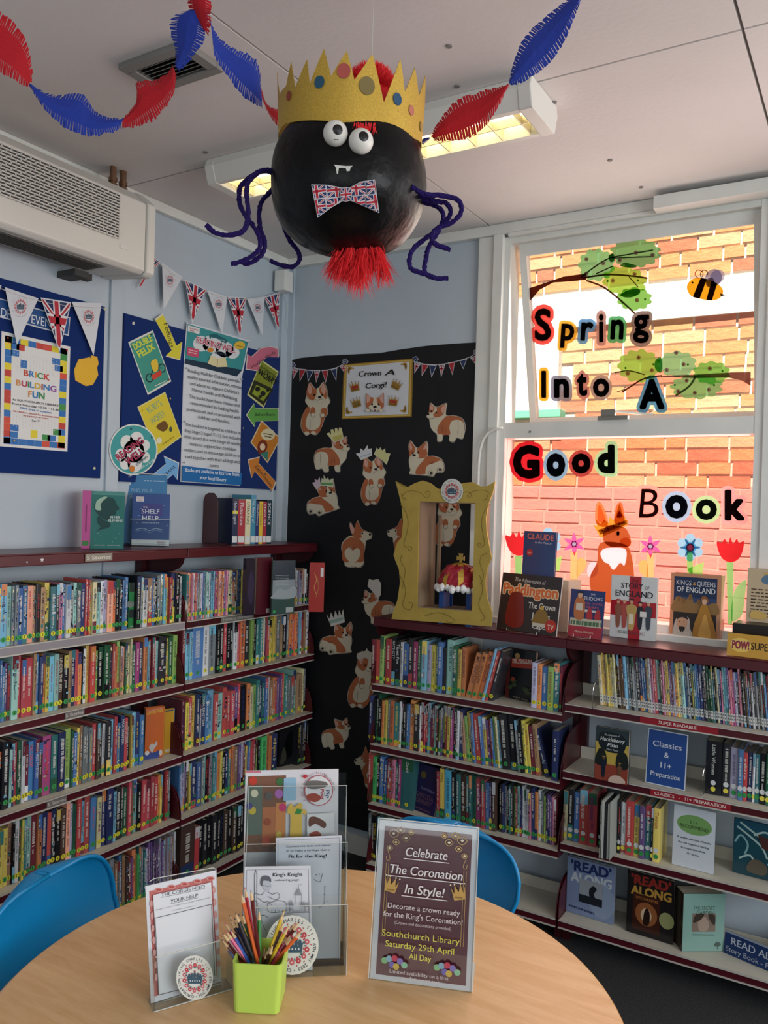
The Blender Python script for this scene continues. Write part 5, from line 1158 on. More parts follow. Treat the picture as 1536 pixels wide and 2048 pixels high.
def cloud(c, cx, cy, rx, ry, col, n=11, seed=0, rot=0.0):
    pts = []; 
    for i in range(n):
        a0 = i*2*math.pi/n
        for t, k in ((0, .90), (.33, 1.04), (.66, 1.04)):
            a = a0+t*2*math.pi/n; x = rx*k*math.cos(a); y = ry*k*math.sin(a); pts.append((cx+x*math.cos(rot)-y*math.sin(rot), cy+x*math.sin(rot)+y*math.cos(rot)))
    c.blob(pts, col, 2)
def blossom(c, x, y, r=11):
    for k in range(5): a = k*1.2566-1.57; c.ell(x+r*.6*math.cos(a), y+r*.6*math.sin(a), r*.5, r*.5, '#c890a8', n=7, up=False)
    c.lay += 1; c.ell(x, y, r*.3, r*.3, '#7a2848', n=6)
br = wcv(True, 0); BR = '#4a2018'
r1 = empty('window_branch', (UP_P.x-1.2, UP_P.y, 2.62), 'paper tree branch with green leaves and blossom, upper left of the window', 'window cut-out')
br.poly([(288, 460), (380, 430), (480, 395), (600, 378), (600, 410), (520, 420), (430, 425), (360, 462), (288, 545)], BR); br.line([(570, 400), (650, 340), (720, 300), (820, 280), (945, 258)], 7, '#2a2018', sm=True); br.line([(730, 300), (850, 295), (950, 292)], 6, '#2a2018', sm=True)
br.line([(580, 402), (700, 385), (820, 390), (915, 403)], 9, '#4a2c1c', sm=True); br.line([(600, 415), (690, 450), (780, 520), (850, 585)], 9, '#4a2c1c', sm=True); br.line([(650, 380), (740, 340)], 6, '#2a3018'); br.line([(820, 395), (868, 450)], 5, '#4a2c1c')
br.build('branch', M_film, r1)
c = wcv(True, 1); cloud(c, 652, 335, 92, 82, '#8adcae'); cloud(c, 853, 272, 128, 74, '#7cc090', 12); cloud(c, 796, 418, 112, 76, '#a8dc68', 10, rot=.15); cloud(c, 848, 510, 88, 58, '#88d070', 10)
c.blob([(775, 490), (800, 472), (830, 462), (870, 458), (876, 480), (840, 500), (800, 502)], '#3f7a3c'); c.blob([(775, 340), (800, 322), (830, 330), (862, 340), (840, 350)], '#3f7a3c'); c.blob([(715, 290), (738, 275), (745, 310), (725, 320)], '#2f6a38')
for x, y in ((601, 306), (688, 326), (601, 380), (773, 310), (857, 272), (942, 284), (738, 415), (850, 382), (863, 516)): blossom(c, x, y)
for x, y in ((712, 418), (868, 414), (788, 528), (905, 512)): c.ell(x, y, 6, 6, '#3f7a3c', n=7)
c.build('leaf_cluster', M_film, r1)
r2 = empty('window_branch', (UP_P.x-.6, UP_P.y+.1, 2.3), 'paper tree branch with green leaves and blossom, lower right of the upper window', 'window cut-out')
br = wcv(True, 1); br.poly([(1447, 886), (1350, 888), (1160, 900), (1000, 905), (980, 912), (1160, 918), (1330, 915), (1400, 930), (1447, 958)], '#7a5a58'); br.line([(1165, 905), (1130, 960), (1060, 1008)], 10, '#3a4a2c', sm=True); br.line([(990, 905), (900, 920), (830, 960), (785, 990)], 8, '#4a2c1c', sm=True); br.line([(900, 900), (820, 880), (745, 890)], 6, '#5a4a3c', sm=True); br.line([(800, 975), (757, 990)], 4, '#4a2c1c')
br.build('branch', M_film, r2)
c = wcv(True, 2); cloud(c, 872, 855, 108, 84, '#a0dc70', 11); cloud(c, 1068, 845, 98, 66, '#98e4bc', 10); cloud(c, 1168, 962, 132, 62, '#8cd49c', 11); cloud(c, 1245, 890, 94, 58, '#88dc7c', 10); c.blob([(955, 830), (980, 810), (992, 840), (985, 890), (955, 870)], '#4a9a58')
for x, y in ((869, 812), (1063, 787), (1102, 847), (1015, 875), (939, 877), (814, 893), (1237, 868), (1119, 930), (1074, 985), (1160, 993), (1232, 976)): blossom(c, x, y)
for x, y in ((804, 865), (948, 846), (1125, 847), (1058, 952), (1260, 953), (1303, 880)): c.ell(x, y, 6, 6, '#3f8a48', n=7)
c.build('leaf_cluster', M_film, r2)
# bee
c = wcv(True, 1); bd = [(1118, 455), (1130, 420), (1165, 402), (1215, 405), (1265, 425), (1300, 455), (1303, 485), (1280, 510), (1240, 518), (1190, 510), (1140, 495)]
c.ell(1255, 402, 42, 48, '#a8b0d8', rot=.5); c.ell(1275, 395, 34, 40, '#b8c0e0', rot=.8); c.poly([(1290, 480), (1317, 490), (1292, 498)], '#3a3028'); c.blob(bd, '#e8b028')
c.poly(clip_convex([(1190, 400), (1222, 405), (1182, 515), (1148, 500)], spline(bd, 2)) or [(0, 0)]*3, '#14100c'); c.poly([(1245, 415), (1275, 430), (1248, 517), (1218, 515)], '#14100c'); c.ell(1238, 425, 22, 26, '#8a8498', rot=.4); c.ell(1147, 426, 6, 6, '#3a2818', n=8)
c.line([(1180, 404), (1160, 385), (1172, 362), (1200, 372), (1198, 398)], 4, '#a03428', sm=True); c.line([(1195, 404), (1188, 380), (1205, 362), (1226, 372), (1220, 392)], 4, '#402020', sm=True)
tag(c.build('window_bee', M_film), 'yellow and black striped paper bee on the upper window', 'window cut-out')
# rabbit with crown
c = wcv(False, 2); rb = empty('window_rabbit', (-1.0, LO_P.y, 1.3), 'brown paper rabbit with a white bib on the lower window', 'window cut-out')
c.ell(632, 720, 28, 42, '#d8c0d0', rot=.2); BIB = [(672, 640), (690, 612), (740, 606), (800, 612), (808, 650), (796, 700), (775, 685), (740, 722), (715, 690), (692, 680)]; c.holed(spline([(662, 600), (700, 575), (800, 590), (830, 640), (845, 740), (840, 830), (790, 885), (690, 885), (630, 840), (618, 760), (655, 680)], 4), spline(BIB, 3), '#86502c'); c.blob([(650, 480), (648, 400), (665, 368), (690, 400), (712, 470), (700, 500)], '#b87848'); c.blob([(660, 470), (660, 410), (668, 385), (685, 420), (700, 470)], '#e8a880')
c.blob([(745, 480), (752, 400), (775, 372), (790, 400), (795, 480)], '#a86438'); c.blob([(685, 560), (700, 500), (750, 490), (805, 510), (830, 570), (820, 600), (780, 602), (720, 600)], '#86502c'); c.blob([(775, 565), (810, 555), (832, 580), (815, 602), (780, 595)], '#dc9c70')
c.poly(spline(BIB, 3), '#e0d0e0'); c.ell(762, 532, 12, 17, '#e0d8d8', n=12); c.ell(764, 533, 8, 12, '#181018', n=10); c.build('body', M_film, rb)
c = wcv(False, 4); c.poly([(635, 488), (655, 495), (648, 460), (672, 485), (692, 462), (715, 480), (720, 445), (742, 468), (770, 378), (790, 440), (800, 450), (812, 492), (672, 555)], '#b08c34'); c.poly([(660, 515), (812, 462), (812, 485), (672, 540)], '#8a6820'); c.blob([(755, 450), (770, 415), (785, 448)], '#802818', 2)
for x, y in ((683, 520), (712, 508), (740, 498), (768, 486), (795, 478)): c.ell(x, y, 5, 4, '#401810', n=7)
c.build('crown', M_film, rb)
def flower(kind, cx, cy, stem, label, sx=1):
    c = wcv(False, 1); r_ = empty('window_flower', (hitp(*zD(cx, cy), LO_P, LO_N).x, LO_P.y, 1.32), label, 'window cut-out')
    if stem == 'cact': c.poly([(cx-18, cy+40), (cx+16, cy+40), (cx+18, 845), (cx-22, 845)], '#c4b078'); c.blob([(cx+sx*15, cy+95), (cx+sx*30, cy+70), (cx+sx*60, cy+85), (cx+sx*55, cy+130), (cx+sx*35, cy+150), (cx+sx*15, cy+170)], '#b8a868')
    elif stem == 'g': c.poly([(cx-20, cy+60), (cx+16, cy+60), (cx+10, cy+380), (cx-14, cy+380)], '#70c078'); c.blob([(cx+5, cy+360), (cx+20, cy+210), (cx+80, cy+150), (cx+75, cy+230), (cx+60, cy+330)], '#7cc888')
    else: c.poly([(cx-18, cy+20), (cx+14, cy+20), (cx+12, cy+180), (cx-14, cy+180)], '#70b868'); c.poly([(cx-15, cy+110), (cx+30, cy+90), (cx+72, cy+75), (cx+60, cy+150), (cx+10, cy+150)], '#80c470')
    c.build('stem', M_film, r_)
    c = wcv(False, 3)
    if kind == 'star':
        for k in range(6):
            a = k*math.pi/3+.5; c.poly([(cx+14*math.cos(a-.9), cy+14*math.sin(a-.9)), (cx+36*math.cos(a-.32), cy+36*math.sin(a-.32)), (cx+62*math.cos(a), cy+62*math.sin(a)), (cx+36*math.cos(a+.32), cy+36*math.sin(a+.32)), (cx+14*math.cos(a+.9), cy+14*math.sin(a+.9))], '#c85aa0', up=False)
        c.lay += 1; c.ell(cx, cy, 17, 17, '#7a98b0')
    elif kind == 'daisy':
        for k in range(6): a = k*math.pi/3+.52; c.ell(cx+42*math.cos(a), cy+42*math.sin(a), 30, 27, '#70b8d8', rot=a, up=False)
        c.lay += 1; c.ell(cx, cy, 30, 30, '#70b8d8'); c.ell(cx, cy, 22, 22, '#b03040')
    else: c.blob([(cx-70, cy-45), (cx-45, cy-40), (cx-30, cy-60), (cx-12, cy-35), (cx, cy-68), (cx+14, cy-35), (cx+32, cy-60), (cx+45, cy-40), (cx+70, cy-48), (cx+62, cy+5), (cx+40, cy+45), (cx, cy+60), (cx-40, cy+42), (cx-62, cy)], '#a02830')
    c.build('flower_head', M_film, r_)
flower('tulip', 252, 588, 'g', 'red paper tulip at the left side of the lower window, behind the blue book'); flower('daisy', 402, 575, 'leaf', 'light blue paper flower half hidden by the blue book on the lower window'); flower('star', 537, 588, 'cact', 'pink star-shaped paper flower left of the rabbit'); flower('star', 930, 600, 'cact', 'pink star-shaped paper flower right of the rabbit', -1)
flower('daisy', 1135, 606, 'leaf', 'light blue paper flower with a red centre, right half of the lower window'); flower('tulip', 1342, 622, 'g', 'red paper tulip at the right side of the lower window')
# ================================================================ things on the bookcase tops and on the shelves
CF = (CAM - at_depth(768, 1024, 1)); CF.z = 0; CF.normalize()           # towards the camera
def cover_book(label, bl, xr, yt, z, n, col, draw, T=.02, lean=0.0, spine='L', spcol=None, title=None, m=None, name='book', cat='book', pages=True, grp=None):
    cd = stand(bl, xr, yt, z, n, lean); W, H = cd.W, cd.H; r, u, nn = cd.r, cd.u, cd.n; p = cd.p-nn*.0
    cov = MB(); cov.colr(col); e = .002
    cov.obox(p-nn*e, r*W, u*H, nn*(e-.0001)); cov.obox(p-nn*T, r*W, u*H, nn*e)
    cov.colr(spcol or col)
    if spine == 'L': cov.obox(p-nn*T, -r*.002, u*H, nn*T)
    else: cov.obox(p-nn*T+r*W, r*.002, u*H, nn*T)
    draw(cd)
    b = len(cov.v); cov.v += cd.mb.v; cov.f += [tuple(b+i for i in f) for f in cd.mb.f]; cov.m += [0]*len(cd.mb.f); cov.c += cd.mb.c
    if title:
        sx = p - r*.0024 if spine == 'L' else p+r*(W+.0024)
        vs, fs, x0, x1 = glyphs(title[0]); h_ = T*.6; L = H*.7; cov.colr(title[1]); d = -nn
        cov.add([sx - u*((x-x0)/(x1-x0)*L - H*.9) + d*(T*.78 - y*h_/CAPH) if spine == 'R' else sx - u*((x-x0)/(x1-x0)*L - H*.9) + d*(T*.22+(1-y/CAPH)*0) + d*(h_*(1-y/CAPH)) for x, y in vs], fs)
    o = cov.build(name, m or M_gloss, None, loc=p+r*W/2-nn*T/2, col=True); tag(o, label, cat, grp)
    if pages: MB().obox(p-nn*(T-e)+r*.001+u*.003, r*(W-.004), u*(H-.006), nn*(T-2*e)).build('page_block', M_pages, o)
    return cd, o
ZTL, ZTR = LZ[0]+.0005, RZ1[0]+.0005
nL = V((.75, -.66, 0))
# teal book and its shadowing neighbours on the left bookcase
def d(c):
    a = c.a; c.bg('#2a6e68', .0); c.rect(0, a-.12, 1, a, '#4f8f88'); 
    for i in range(6): c.line([(0, a-.03-.015*i), (.3, a-.05-.012*i), (.6, a-.02-.016*i), (1, a-.05-.012*i)], .008, '#6fa8a0' if i % 2 else '#235e5a', sm=True)
    c.blob([(.18, a-.30), (.42, a-.18), (.66, a-.24), (.74, a-.40), (.84, a-.56), (.74, a-.62), (.72, a-.74), (.56, a-.80), (.54, a-.92), (.38, a-.90), (.20, a-.76), (.08, a-.58), (.08, a-.42)], '#163f3e')
    c.blob([(.10, a-.56), (.14, a-.32), (.34, a-.18), (.46, a-.19), (.34, a-.30), (.26, a-.44), (.28, a-.60), (.18, a-.62)], '#9ab8a4')
    c.blob([(.20, a-.80), (.38, a-.94), (.54, a-1.0), (.58, a-1.12), (.44, a-1.20), (.28, a-1.24), (.18, a-1.30), (.28, a-1.14), (.18, a-1.02)], '#163f3e')
    for x, y in ((.2, .5), (.28, .42), (.75, .35), (.85, .5), (.12, .3), (.65, .22)): c.ell(x, y, .02, .012, '#7fb0a0', n=6)
    c.text('IN HER', (.56, a-.86), (.86, a-.86), .07, '#d8e0dc', bold=.03); c.text('ELEMENT', (.52, a-.97), (.96, a-.97), .07, '#d8e0dc', bold=.03)
    c.text('JAMILA GAVIN', (.10, .10), (.42, .10), .032, '#c8d4d0', bold=.01); c.text('JACINTA READ', (.50, .10), (.90, .10), .032, '#c8d4d0', bold=.01)
cd, bk = cover_book('teal book titled IN HER ELEMENT standing on the left bookcase', (181.5, 1097.6), 247, 982, ZTL, nL, '#2f706a', d, T=.022, spcol='#2a6e68')
tag(MB().colr('#b8508e').obox(cd.p-cd.r*.033-cd.n*.13, cd.r*.029, cd.n*.135, cd.u*(cd.H*1.0)).colr('#3a7a3c').obox(cd.p-cd.r*.030+cd.n*.0052+cd.u*.01, cd.r*.022, cd.n*.0004, cd.u*.018).colr('#8a2c66').obox(cd.p-cd.r*.021+cd.n*.0052+cd.u*.06, cd.r*.005, cd.n*.0004, cd.u*.10).build('book', M_gloss, col=True), 'pink spined book standing left of the teal book', 'book')
# clear leaflet stand with blue booklets
def rw(c, x, y, k=1.0):
    c.rect(x, y, x+.22*k, y+.15*k, '#d4d8dc'); c.text('READING', (x+.02*k, y+.085*k), (x+.20*k, y+.085*k), .04*k, '#b03050', bold=.03); c.text('WELL', (x+.04*k, y+.02*k), (x+.18*k, y+.02*k), .045*k, '#b03050', bold=.03)
def d2(c):
    a = c.a; c.bg('#3a78a8', .0); rw(c, .06, a-.22); c.dashes((.55, a-.13), (.95, a-.13), .02, '#a8c4d8', 5); c.text('FIND YOUR', (.3, a-.36), (.72, a-.36), .07, '#8ab4d0'); c.text('SHELF HELP', (.25, a-.5), (.8, a-.5), .09, '#8ab4d0')
p1 = stand((228.5, 1090), 331, 948, ZTL, nL, .12)
c = p1; c.sheet('#c9d2d8', .001); d2(c); back = tag(c.build('booklet', M_gloss), 'lighter blue booklet standing behind the other at the back of the clear stand', 'booklet')
def d3(c):
    a = c.a; c.bg('#2c4c88', .0); c.rect(0, 0, 1, .16, '#ccd4d6'); rw(c, .10, a-.22, .9); c.blob([(.28, a-.30), (.40, a-.28), (.60, a-.28), (.78, a-.29), (.82, a-.40), (.78, a-.62), (.60, a-.68), (.40, a-.66), (.25, a-.60), (.22, a-.44)], '#3a3c80')
    c.text('THE', (.28, a-.40), (.40, a-.40), .05, '#c8d4dc'); c.text('SHELF', (.25, a-.55), (.72, a-.55), .12, '#d0dce0', bold=.0); c.text('HELP', (.27, a-.74), (.70, a-.74), .13, '#d0dce0', bold=.0); c.dashes((.25, a-.82), (.72, a-.82), .03, '#9ab0cc', 7)
    c.line([(.10, a-1.0), (.30, a-.96), (.46, a-1.02), (.62, a-.96), (.82, a-1.0)], .02, '#9ab4cc', sm=True); c.line([(.10, a-1.05), (.30, a-1.01), (.46, a-1.08), (.62, a-1.01), (.82, a-1.05)], .012, '#7a98bc', sm=True)
    for x, y in ((.15, .8), (.85, .7), (.2, 1.0), (.8, 1.1), (.9, .55), (.1, .6)): c.line([(x, y), (x+.06, y+.03)], .012, '#8aa4c8')
    c.text('READING', (.68, .08), (.9, .08), .035, '#8a3050'); c.dashes((.68, .04), (.88, .04), .015, '#8a8a90', 2)
p2 = stand((262.5, 1091.5), 337.5, 988, ZTL, nL, .10); c = p2; c.p += c.n*.02; c.sheet('#3a5c90', .012); d3(c); tag(c.build('booklet', M_gloss), 'dark blue booklet titled SHELF HELP in the front pocket of the clear stand', 'booklet')
st = empty('leaflet_stand', p1.p, 'clear plastic booklet stand on the left bookcase', 'stand')
a = MB(); a.obox(p1.p-p1.n*.003-p1.r*.004, p1.r*(p1.W+.008), p1.u*(p1.H+.006), -p1.n*.002); a.obox(p1.p-p1.n*.004, p1.r*p1.W, p1.n*.07, V((0, 0, .002)))
a.obox(p2.p+p2.n*.004-p2.r*.006, p2.r*(p2.W+.012), p2.u*(p2.H*.5), p2.n*.0015); a.build('holder', M_acryl, st)
a = MB(); a.obox(p1.p-p1.n*.004-p1.r*.004+p1.u*(p1.H+.004), p1.r*(p1.W+.008), p1.u*.002, p1.n*.004); a.obox(p2.p+p2.n*.004-p2.r*.006+p2.u*(p2.H*.5), p2.r*(p2.W+.012), p2.u*.0015, p2.n*.0015); a.build('edge', M_acryledge, st)
# book end and reference books
nB = V((.97, -.24, 0)); e0 = hit(437, 1088, 2, ZTL); rB = V((0, 0, 1)).cross(nB.normalized()); L0 = hit(437, 1088.5, 2, ZTL)
be = [(0, 0), (.0, .19), (.012, .215), (.035, .225), (.075, .225), (.095, .21), (.105, .18), (.11, 0)]
t = along(463, L0, rB)
o = MB().prism([L0 + rB*.0 - nB.normalized()*(.13-x*1.0) + V((0, 0, y*1.0)) for x, y in [(a*1.1, b) for a, b in be]], rB*.002).obox(L0-nB.normalized()*.13, rB*.08, nB.normalized()*.12, V((0, 0, .0012))).build('bookend', M_maroon)
tag(o, 'dark red metal bookend left of the reference books', 'bookend')
xs = [463, 474.5, 489, 500, 510, 516.5, 524, 531.5, 542]; tops = [997, 1000, 999, 990, 1003, 1003, 1003, 1000]; cs = ['#2b3550', '#a83a44', '#d8d4b0', '#3b88a4', '#1c2c66', '#d8b83c', '#a02c40', '#12303c']
tt = ['Myths and Legends', 'Plutonium', 'LITERATURE', 'The Story of', 'Oxford Dictionary', 'Oxford Children', 'ENGLISH', 'SCIENCE']
lb = ['navy reference book with a yellow band, first after the bookend', 'red reference book, second after the bookend', 'cream reference book between a red and a blue one', 'tallest blue reference book in the row by the bookend', 'dark blue reference dictionary between a slim blue and a yellow book', 'yellow spined reference book by the bookend', 'thin red reference book with ENGLISH on its spine', 'dark teal reference book with SCIENCE on its spine, last of the row']
Q0 = hit(463, 1088.6, 2, ZTL); nn = nB.normalized()
for i in range(8):
    a_, b_ = along(xs[i], Q0, rB), along(xs[i+1], Q0, rB); P = Q0+rB*a_; w_ = (b_-a_)*.97
    hh = 0; 
    while proj(P+V((0, 0, hh)))[1] > tops[i] and hh < .4: hh += .002
    m = MB(); m.colr(cs[i]); m.obox(P, rB*w_, V((0, 0, hh)), nn*.001); m.obox(P-nn*.15, rB*.001, V((0, 0, hh)), nn*.15); m.obox(P-nn*.15+rB*(w_-.001), rB*.001, V((0, 0, hh)), nn*.15)
    m.colr('#d4d8d8'); m.obox(P+rB*w_*.06+V((0, 0, .008)), rB*w_*.88, V((0, 0, .028)), nn*.0013)
    if i == 0: m.colr('#d8c83c'); m.obox(P+rB*w_*.03+V((0, 0, hh*.66)), rB*w_*.94, V((0, 0, hh*.07)), nn*.0013)
    vs, fs, x0, x1 = glyphs(tt[i]); sz = w_*.5; L = hh*.5; m.colr('#1a2030' if i in (2, 5) else '#d4d8dc'); m.add([P+rB*(w_*.5-sz/2+y*sz/CAPH)+V((0, 0, hh*.93-(x-x0)/(x1-x0)*L))+nn*.0016 for x, y in vs], fs)
    o = tag(m.build('reference_book', M_gloss, loc=P+rB*w_/2, col=True), lb[i], 'book', 'reference books on the left bookcase')
    MB().obox(P-nn*.148+rB*.001+V((0, 0, .003)), rB*(w_-.002), V((0, 0, hh-.006)), nn*.147).build('page_block', M_pages, o)
# label strips and a star sticker on the maroon edges
def strip(side, z, y0, y1, px0, px1, colr_, txt, tcol, label, par, zz0=-.026, zz1=-.003, tx=(.06, .94)):
    if side == 'L': P = V((LF+.0035, 0, z)); S = V((0, 1, 0)); n_ = V((1, 0, 0))
    else: P = V((0, RF-.0035, z)); S = V((1, 0, 0)); n_ = V((0, -1, 0))
    if z in (LZ[0],): zz0, zz1 = -.034, -.008
    a_, b_ = along(px0, P, S), along(px1, P, S); c = Card(P+S*a_+V((0, 0, zz0)), n_, b_-a_, zz1-zz0); c.p = c.p if c.r.dot(S) > 0 else c.p
    c.sheet(colr_, .0008)
    if txt: c.text(txt, (tx[0], c.a*.25), (tx[1], c.a*.25), c.a*.5, tcol, bold=.02)
    o = c.build('shelf_label', None, par); tag(o, label); return o
strip('L', LZ[0], 0, 0, 171, 225, '#8f8a7c', 'S Stories', '#d4d2c8', 'worn grey strip reading S Stories', bcLn)
strip('L', LZ[2], 0, 0, 130, 169, '#6f6a66', 'S Stories', '#c4c2bc', 'grey strip reading S Stories', bcLn)
strip('L', LZ[3], 0, 0, 94, 134, '#6f6a66', 'S Stories', '#c4c2bc', 'grey strip reading S Stories', bcLn)
strip('L', LZ[1], 0, 0, 442, 508, '#7a746c', 'S+Stories for Older Readers', '#c4c2bc', 'grey strip reading S+Stories for Older Readers', bcLf)
strip('L', LZ[1], 0, 0, 541, 560, '#6a6460', 'S', '#c4c2bc', 'small grey strip', bcLf)
strip('R', RZ2[1], 0, 0, 1280, 1437, '#8a1826', 'SUPER READABLE', '#dcd4cc', 'red strip reading SUPER READABLE', bcRf, tx=(.25, .73))
strip('R', RZ2[2], 0, 0, 1300, 1462, '#8a1826', 'CLASSICS   -   11+ PREPARATION', '#d8d0c8', 'red strip reading CLASSICS - 11+ PREPARATION', bcRf)
P = V((LF+.0008, 0, 0)); y_ = along(84, V((LF, 0, LZ[0]-.02)), V((0, 1, 0))); c = Cv(V((LF+.0006, y_, LZ[0]-.021)), NX, flat=True)
c.poly([(.0085*(1 if i % 2 == 0 else .42)*math.sin(i*math.pi/5), .0085*(1 if i % 2 == 0 else .42)*math.cos(i*math.pi/5)) for i in range(10)], '#d8d8d8'); c.ell(-.055, -.006, .003, .003, '#c8c8c8', n=7); tag(c.build('star_sticker', None, bcLn), 'small white star sticker')

# ---- on top of the right bookcases
nF = V((-.10, -1, 0)).normalized()
# gold paper frame box
fr = stand((783, 1238), 983, 958, ZTR, V((-.06, -1, 0)), 0.0)
root = empty('photo_booth_prop', fr.p, 'gold painted cardboard picture frame with wavy edges standing on the right bookcase', 'frame')
fc = Cv(fr.p, fr.n, ID, step=.0003)
out = [(791, 962), (803, 973), (815, 974), (830, 966), (845, 961), (860, 966), (875, 978), (905, 976), (925, 966), (945, 964), (962, 973), (975, 972), (990, 963), (986, 985), (976, 1010), (972, 1035), (973, 1062), (983, 1116), (975, 1135), (970, 1165), (975, 1200), (984, 1225), (983, 1253), (783, 1238), (786, 1225), (795, 1200), (800, 1165), (798, 1140), (787, 1110), (794, 1085), (803, 1075), (806, 1045), (803, 1010)]
inn = [(838, 1003), (950, 1006), (944, 1223), (834, 1215)]
def band_pts(o_, i_):
    # outline with an opening: join by a slit
    return o_
# build the ring from four pieces between outline and opening
O3 = [fc.P(*p) for p in out]; I3 = [fc.P(*p) for p in inn]
seg = [([23, 24, 25, 26, 27, 28, 29, 30, 31, 32, 0], [0, 3]), ([0, 1, 2, 3, 4, 5, 6, 7, 8, 9, 10, 11, 12], [1, 0]), ([12, 13, 14, 15, 16, 17, 18, 19, 20, 21, 22], [2, 1]), ([22, 23], [3, 2])]
f = MB()
for oi, ii in seg: f.prism([O3[i] for i in oi]+[I3[i] for i in ii], -fr.n*.006)
f.build('frame_front', M_goldcard, root)
def d_in(a_, b_, dep=.16): return MB().prism([a_, b_, b_-fr.n*dep, a_-fr.n*dep], fr.n.cross((b_-a_)).normalized()*.003)
for k, (i, j) in enumerate(((0, 3), (2, 1), (3, 2), (1, 0))): d_in(I3[i]-fr.n*.006, I3[j]-fr.n*.006, .13).build('box_side', M_cardboard, root)
MB().obox(fc.P(852, 1030)-fr.n*.10, fr.r*.012, fr.u*-.30, -fr.n*.012).build('box_strut', M_cardboard, root)
c = Cv(fr.p, fr.n, zB, step=.0003); c.lay = 2
for pts in ([(850, 1110), (880, 1080), (930, 1075), (975, 1090), (1010, 1120), (1035, 1100), (1025, 1075), (1005, 1085), (1015, 1100)], [(1240, 1095), (1280, 1080), (1310, 1095), (1300, 1120), (1285, 1105), (1330, 1075), (1400, 1070), (1430, 1090)], [(835, 1160), (870, 1210), (890, 1280), (880, 1360), (860, 1430), (880, 1450), (905, 1445), (915, 1460), (900, 1475), (890, 1462)],
            [(850, 1500), (840, 1540), (870, 1600), (860, 1680), (850, 1730)], [(1440, 1160), (1400, 1210), (1380, 1280), (1390, 1360), (1400, 1430), (1370, 1450), (1355, 1435), (1365, 1420), (1375, 1435)], [(1420, 1490), (1380, 1510), (1370, 1560), (1395, 1640), (1370, 1700)],
            [(845, 1090), (855, 1120), (880, 1130)], [(1425, 1100), (1410, 1130), (1385, 1135)]): c.line(pts, 3.2, '#7a6828', sm=True)
c.tf = ID
for pts in ([(800, 1150), (812, 1180), (806, 1210), (820, 1220), (826, 1208), (818, 1204)], [(850, 1232), (880, 1225), (910, 1240), (900, 1246), (893, 1240)], [(960, 1150), (966, 1180), (958, 1210), (970, 1235), (962, 1242)]): c.line(pts, 1.1, '#7a6828', sm=True)
c.build('pen_swirls', M_print, root)
c = Cv(fr.p+fr.n*.004, fr.n, ID, step=.0003); c.backing([(904+22*math.cos(a*.2618), 982+24.5*math.sin(a*.2618)) for a in range(24)], '#cfd2d4', .0015); emblem(c, 904, 982, 23.5, sq=.92); tag(c.build('round_emblem', None, root), 'round white coronation emblem with red and blue flowers')
# toy crown on blue card stand inside the frame
ck = hit(905, 1225, 2, ZTR); ck = V((fr.p.x, fr.p.y, ZTR)) + fr.r*along(899, fr.p, fr.r) - fr.n*.075
kr = empty('toy_crown', ck, 'toy crown of red paper, gold strips and cotton wool inside the gold frame', 'toy crown')
def hz(py): 
    a_ = (ck-CAM).dot(FWD); lo, hi = 0, .6
    for _ in range(30):
        m_ = (lo+hi)/2
        if proj(V((ck.x, ck.y, ZTR+m_)))[1] > py: lo = m_
        else: hi = m_
    return ZTR+lo
zc0, zc1, zt_ = hz(1172), hz(1128), hz(1107); R = .088
mb = MB()
for i in range(5):
    for j in range(10): pass
n = 20; prof = [(R*math.cos(t_*math.pi/2*.98)**.6, zc0+(zc1-zc0)*math.sin(t_*math.pi/2)) for t_ in [k/7 for k in range(8)]]
vs = []; fs = []
for i, (r_, z_) in enumerate(prof):
    for k in range(n): q_ = 1+.10*random.uniform(-1, 1); vs.append((ck.x+r_*q_*math.cos(k*2*math.pi/n), ck.y+r_*q_*math.sin(k*2*math.pi/n), z_+.003*random.uniform(-1, 1)))
for i in range(7):
    for k in range(n): k2 = (k+1) % n; fs.append((i*n+k, i*n+k2, (i+1)*n+k2, (i+1)*n+k))
MB().add(vs, fs).build('red_cap', M_foil, kr)
for a_ in (0, math.pi/2, math.pi/4*1.0, -math.pi/4):
    pts = [V((ck.x+(R+.006)*math.cos(t_)*math.cos(a_+.5), ck.y+(R+.006)*math.cos(t_)*math.sin(a_+.5), zc0+(zc1-zc0+.006)*math.sin(t_))) for t_ in [math.pi*k/14 for k in range(15)]]
    side = V((-math.sin(a_+.5), math.cos(a_+.5), 0))*.011; vs = [p-side for p in pts]+[p+side for p in pts]; MB().add(vs, [(k, k+1, 15+k+1, 15+k) for k in range(14)]).build('gold_strip', M_gold, kr)
c = Cv(V((ck.x, ck.y, zc1)), fr.n, flat=True); h_ = zt_-zc1; w_ = h_*.42
c.backing([(-.006, 0), (.006, 0), (.005, h_*.4), (w_, h_*.32), (w_, h_*.75), (.006, h_*.66), (.011, h_), (-.011, h_), (-.006, h_*.66), (-w_, h_*.75), (-w_, h_*.32), (-.005, h_*.4)], '#c2a860', .003); c.build('cross', M_goldcard, kr)
mb = MB()
for k in range(26):
    a_ = k*2*math.pi/26; r_ = R+.004+random.uniform(-.004, .006); ce = V((ck.x+r_*math.cos(a_), ck.y+r_*math.sin(a_), zc0-.008+random.uniform(-.006, .006))); rr_ = random.uniform(.013, .019)
    mb.lathe(ce-V((0, 0, rr_)), [(.0001, 0), (rr_*.7, rr_*.3), (rr_, rr_), (rr_*.7, rr_*1.7), (.0001, 2*rr_)], n=8)
ob = mb.build('cotton_trim', M_cotton, kr, smooth=True, merge=True); ob.modifiers.new('s', 'SUBSURF').render_levels = 1; 
dt = bpy.data.textures.new('cot', 'CLOUDS'); dt.noise_scale = .012; md = ob.modifiers.new('d', 'DISPLACE'); md.texture = dt; md.strength = .010
mb = MB()
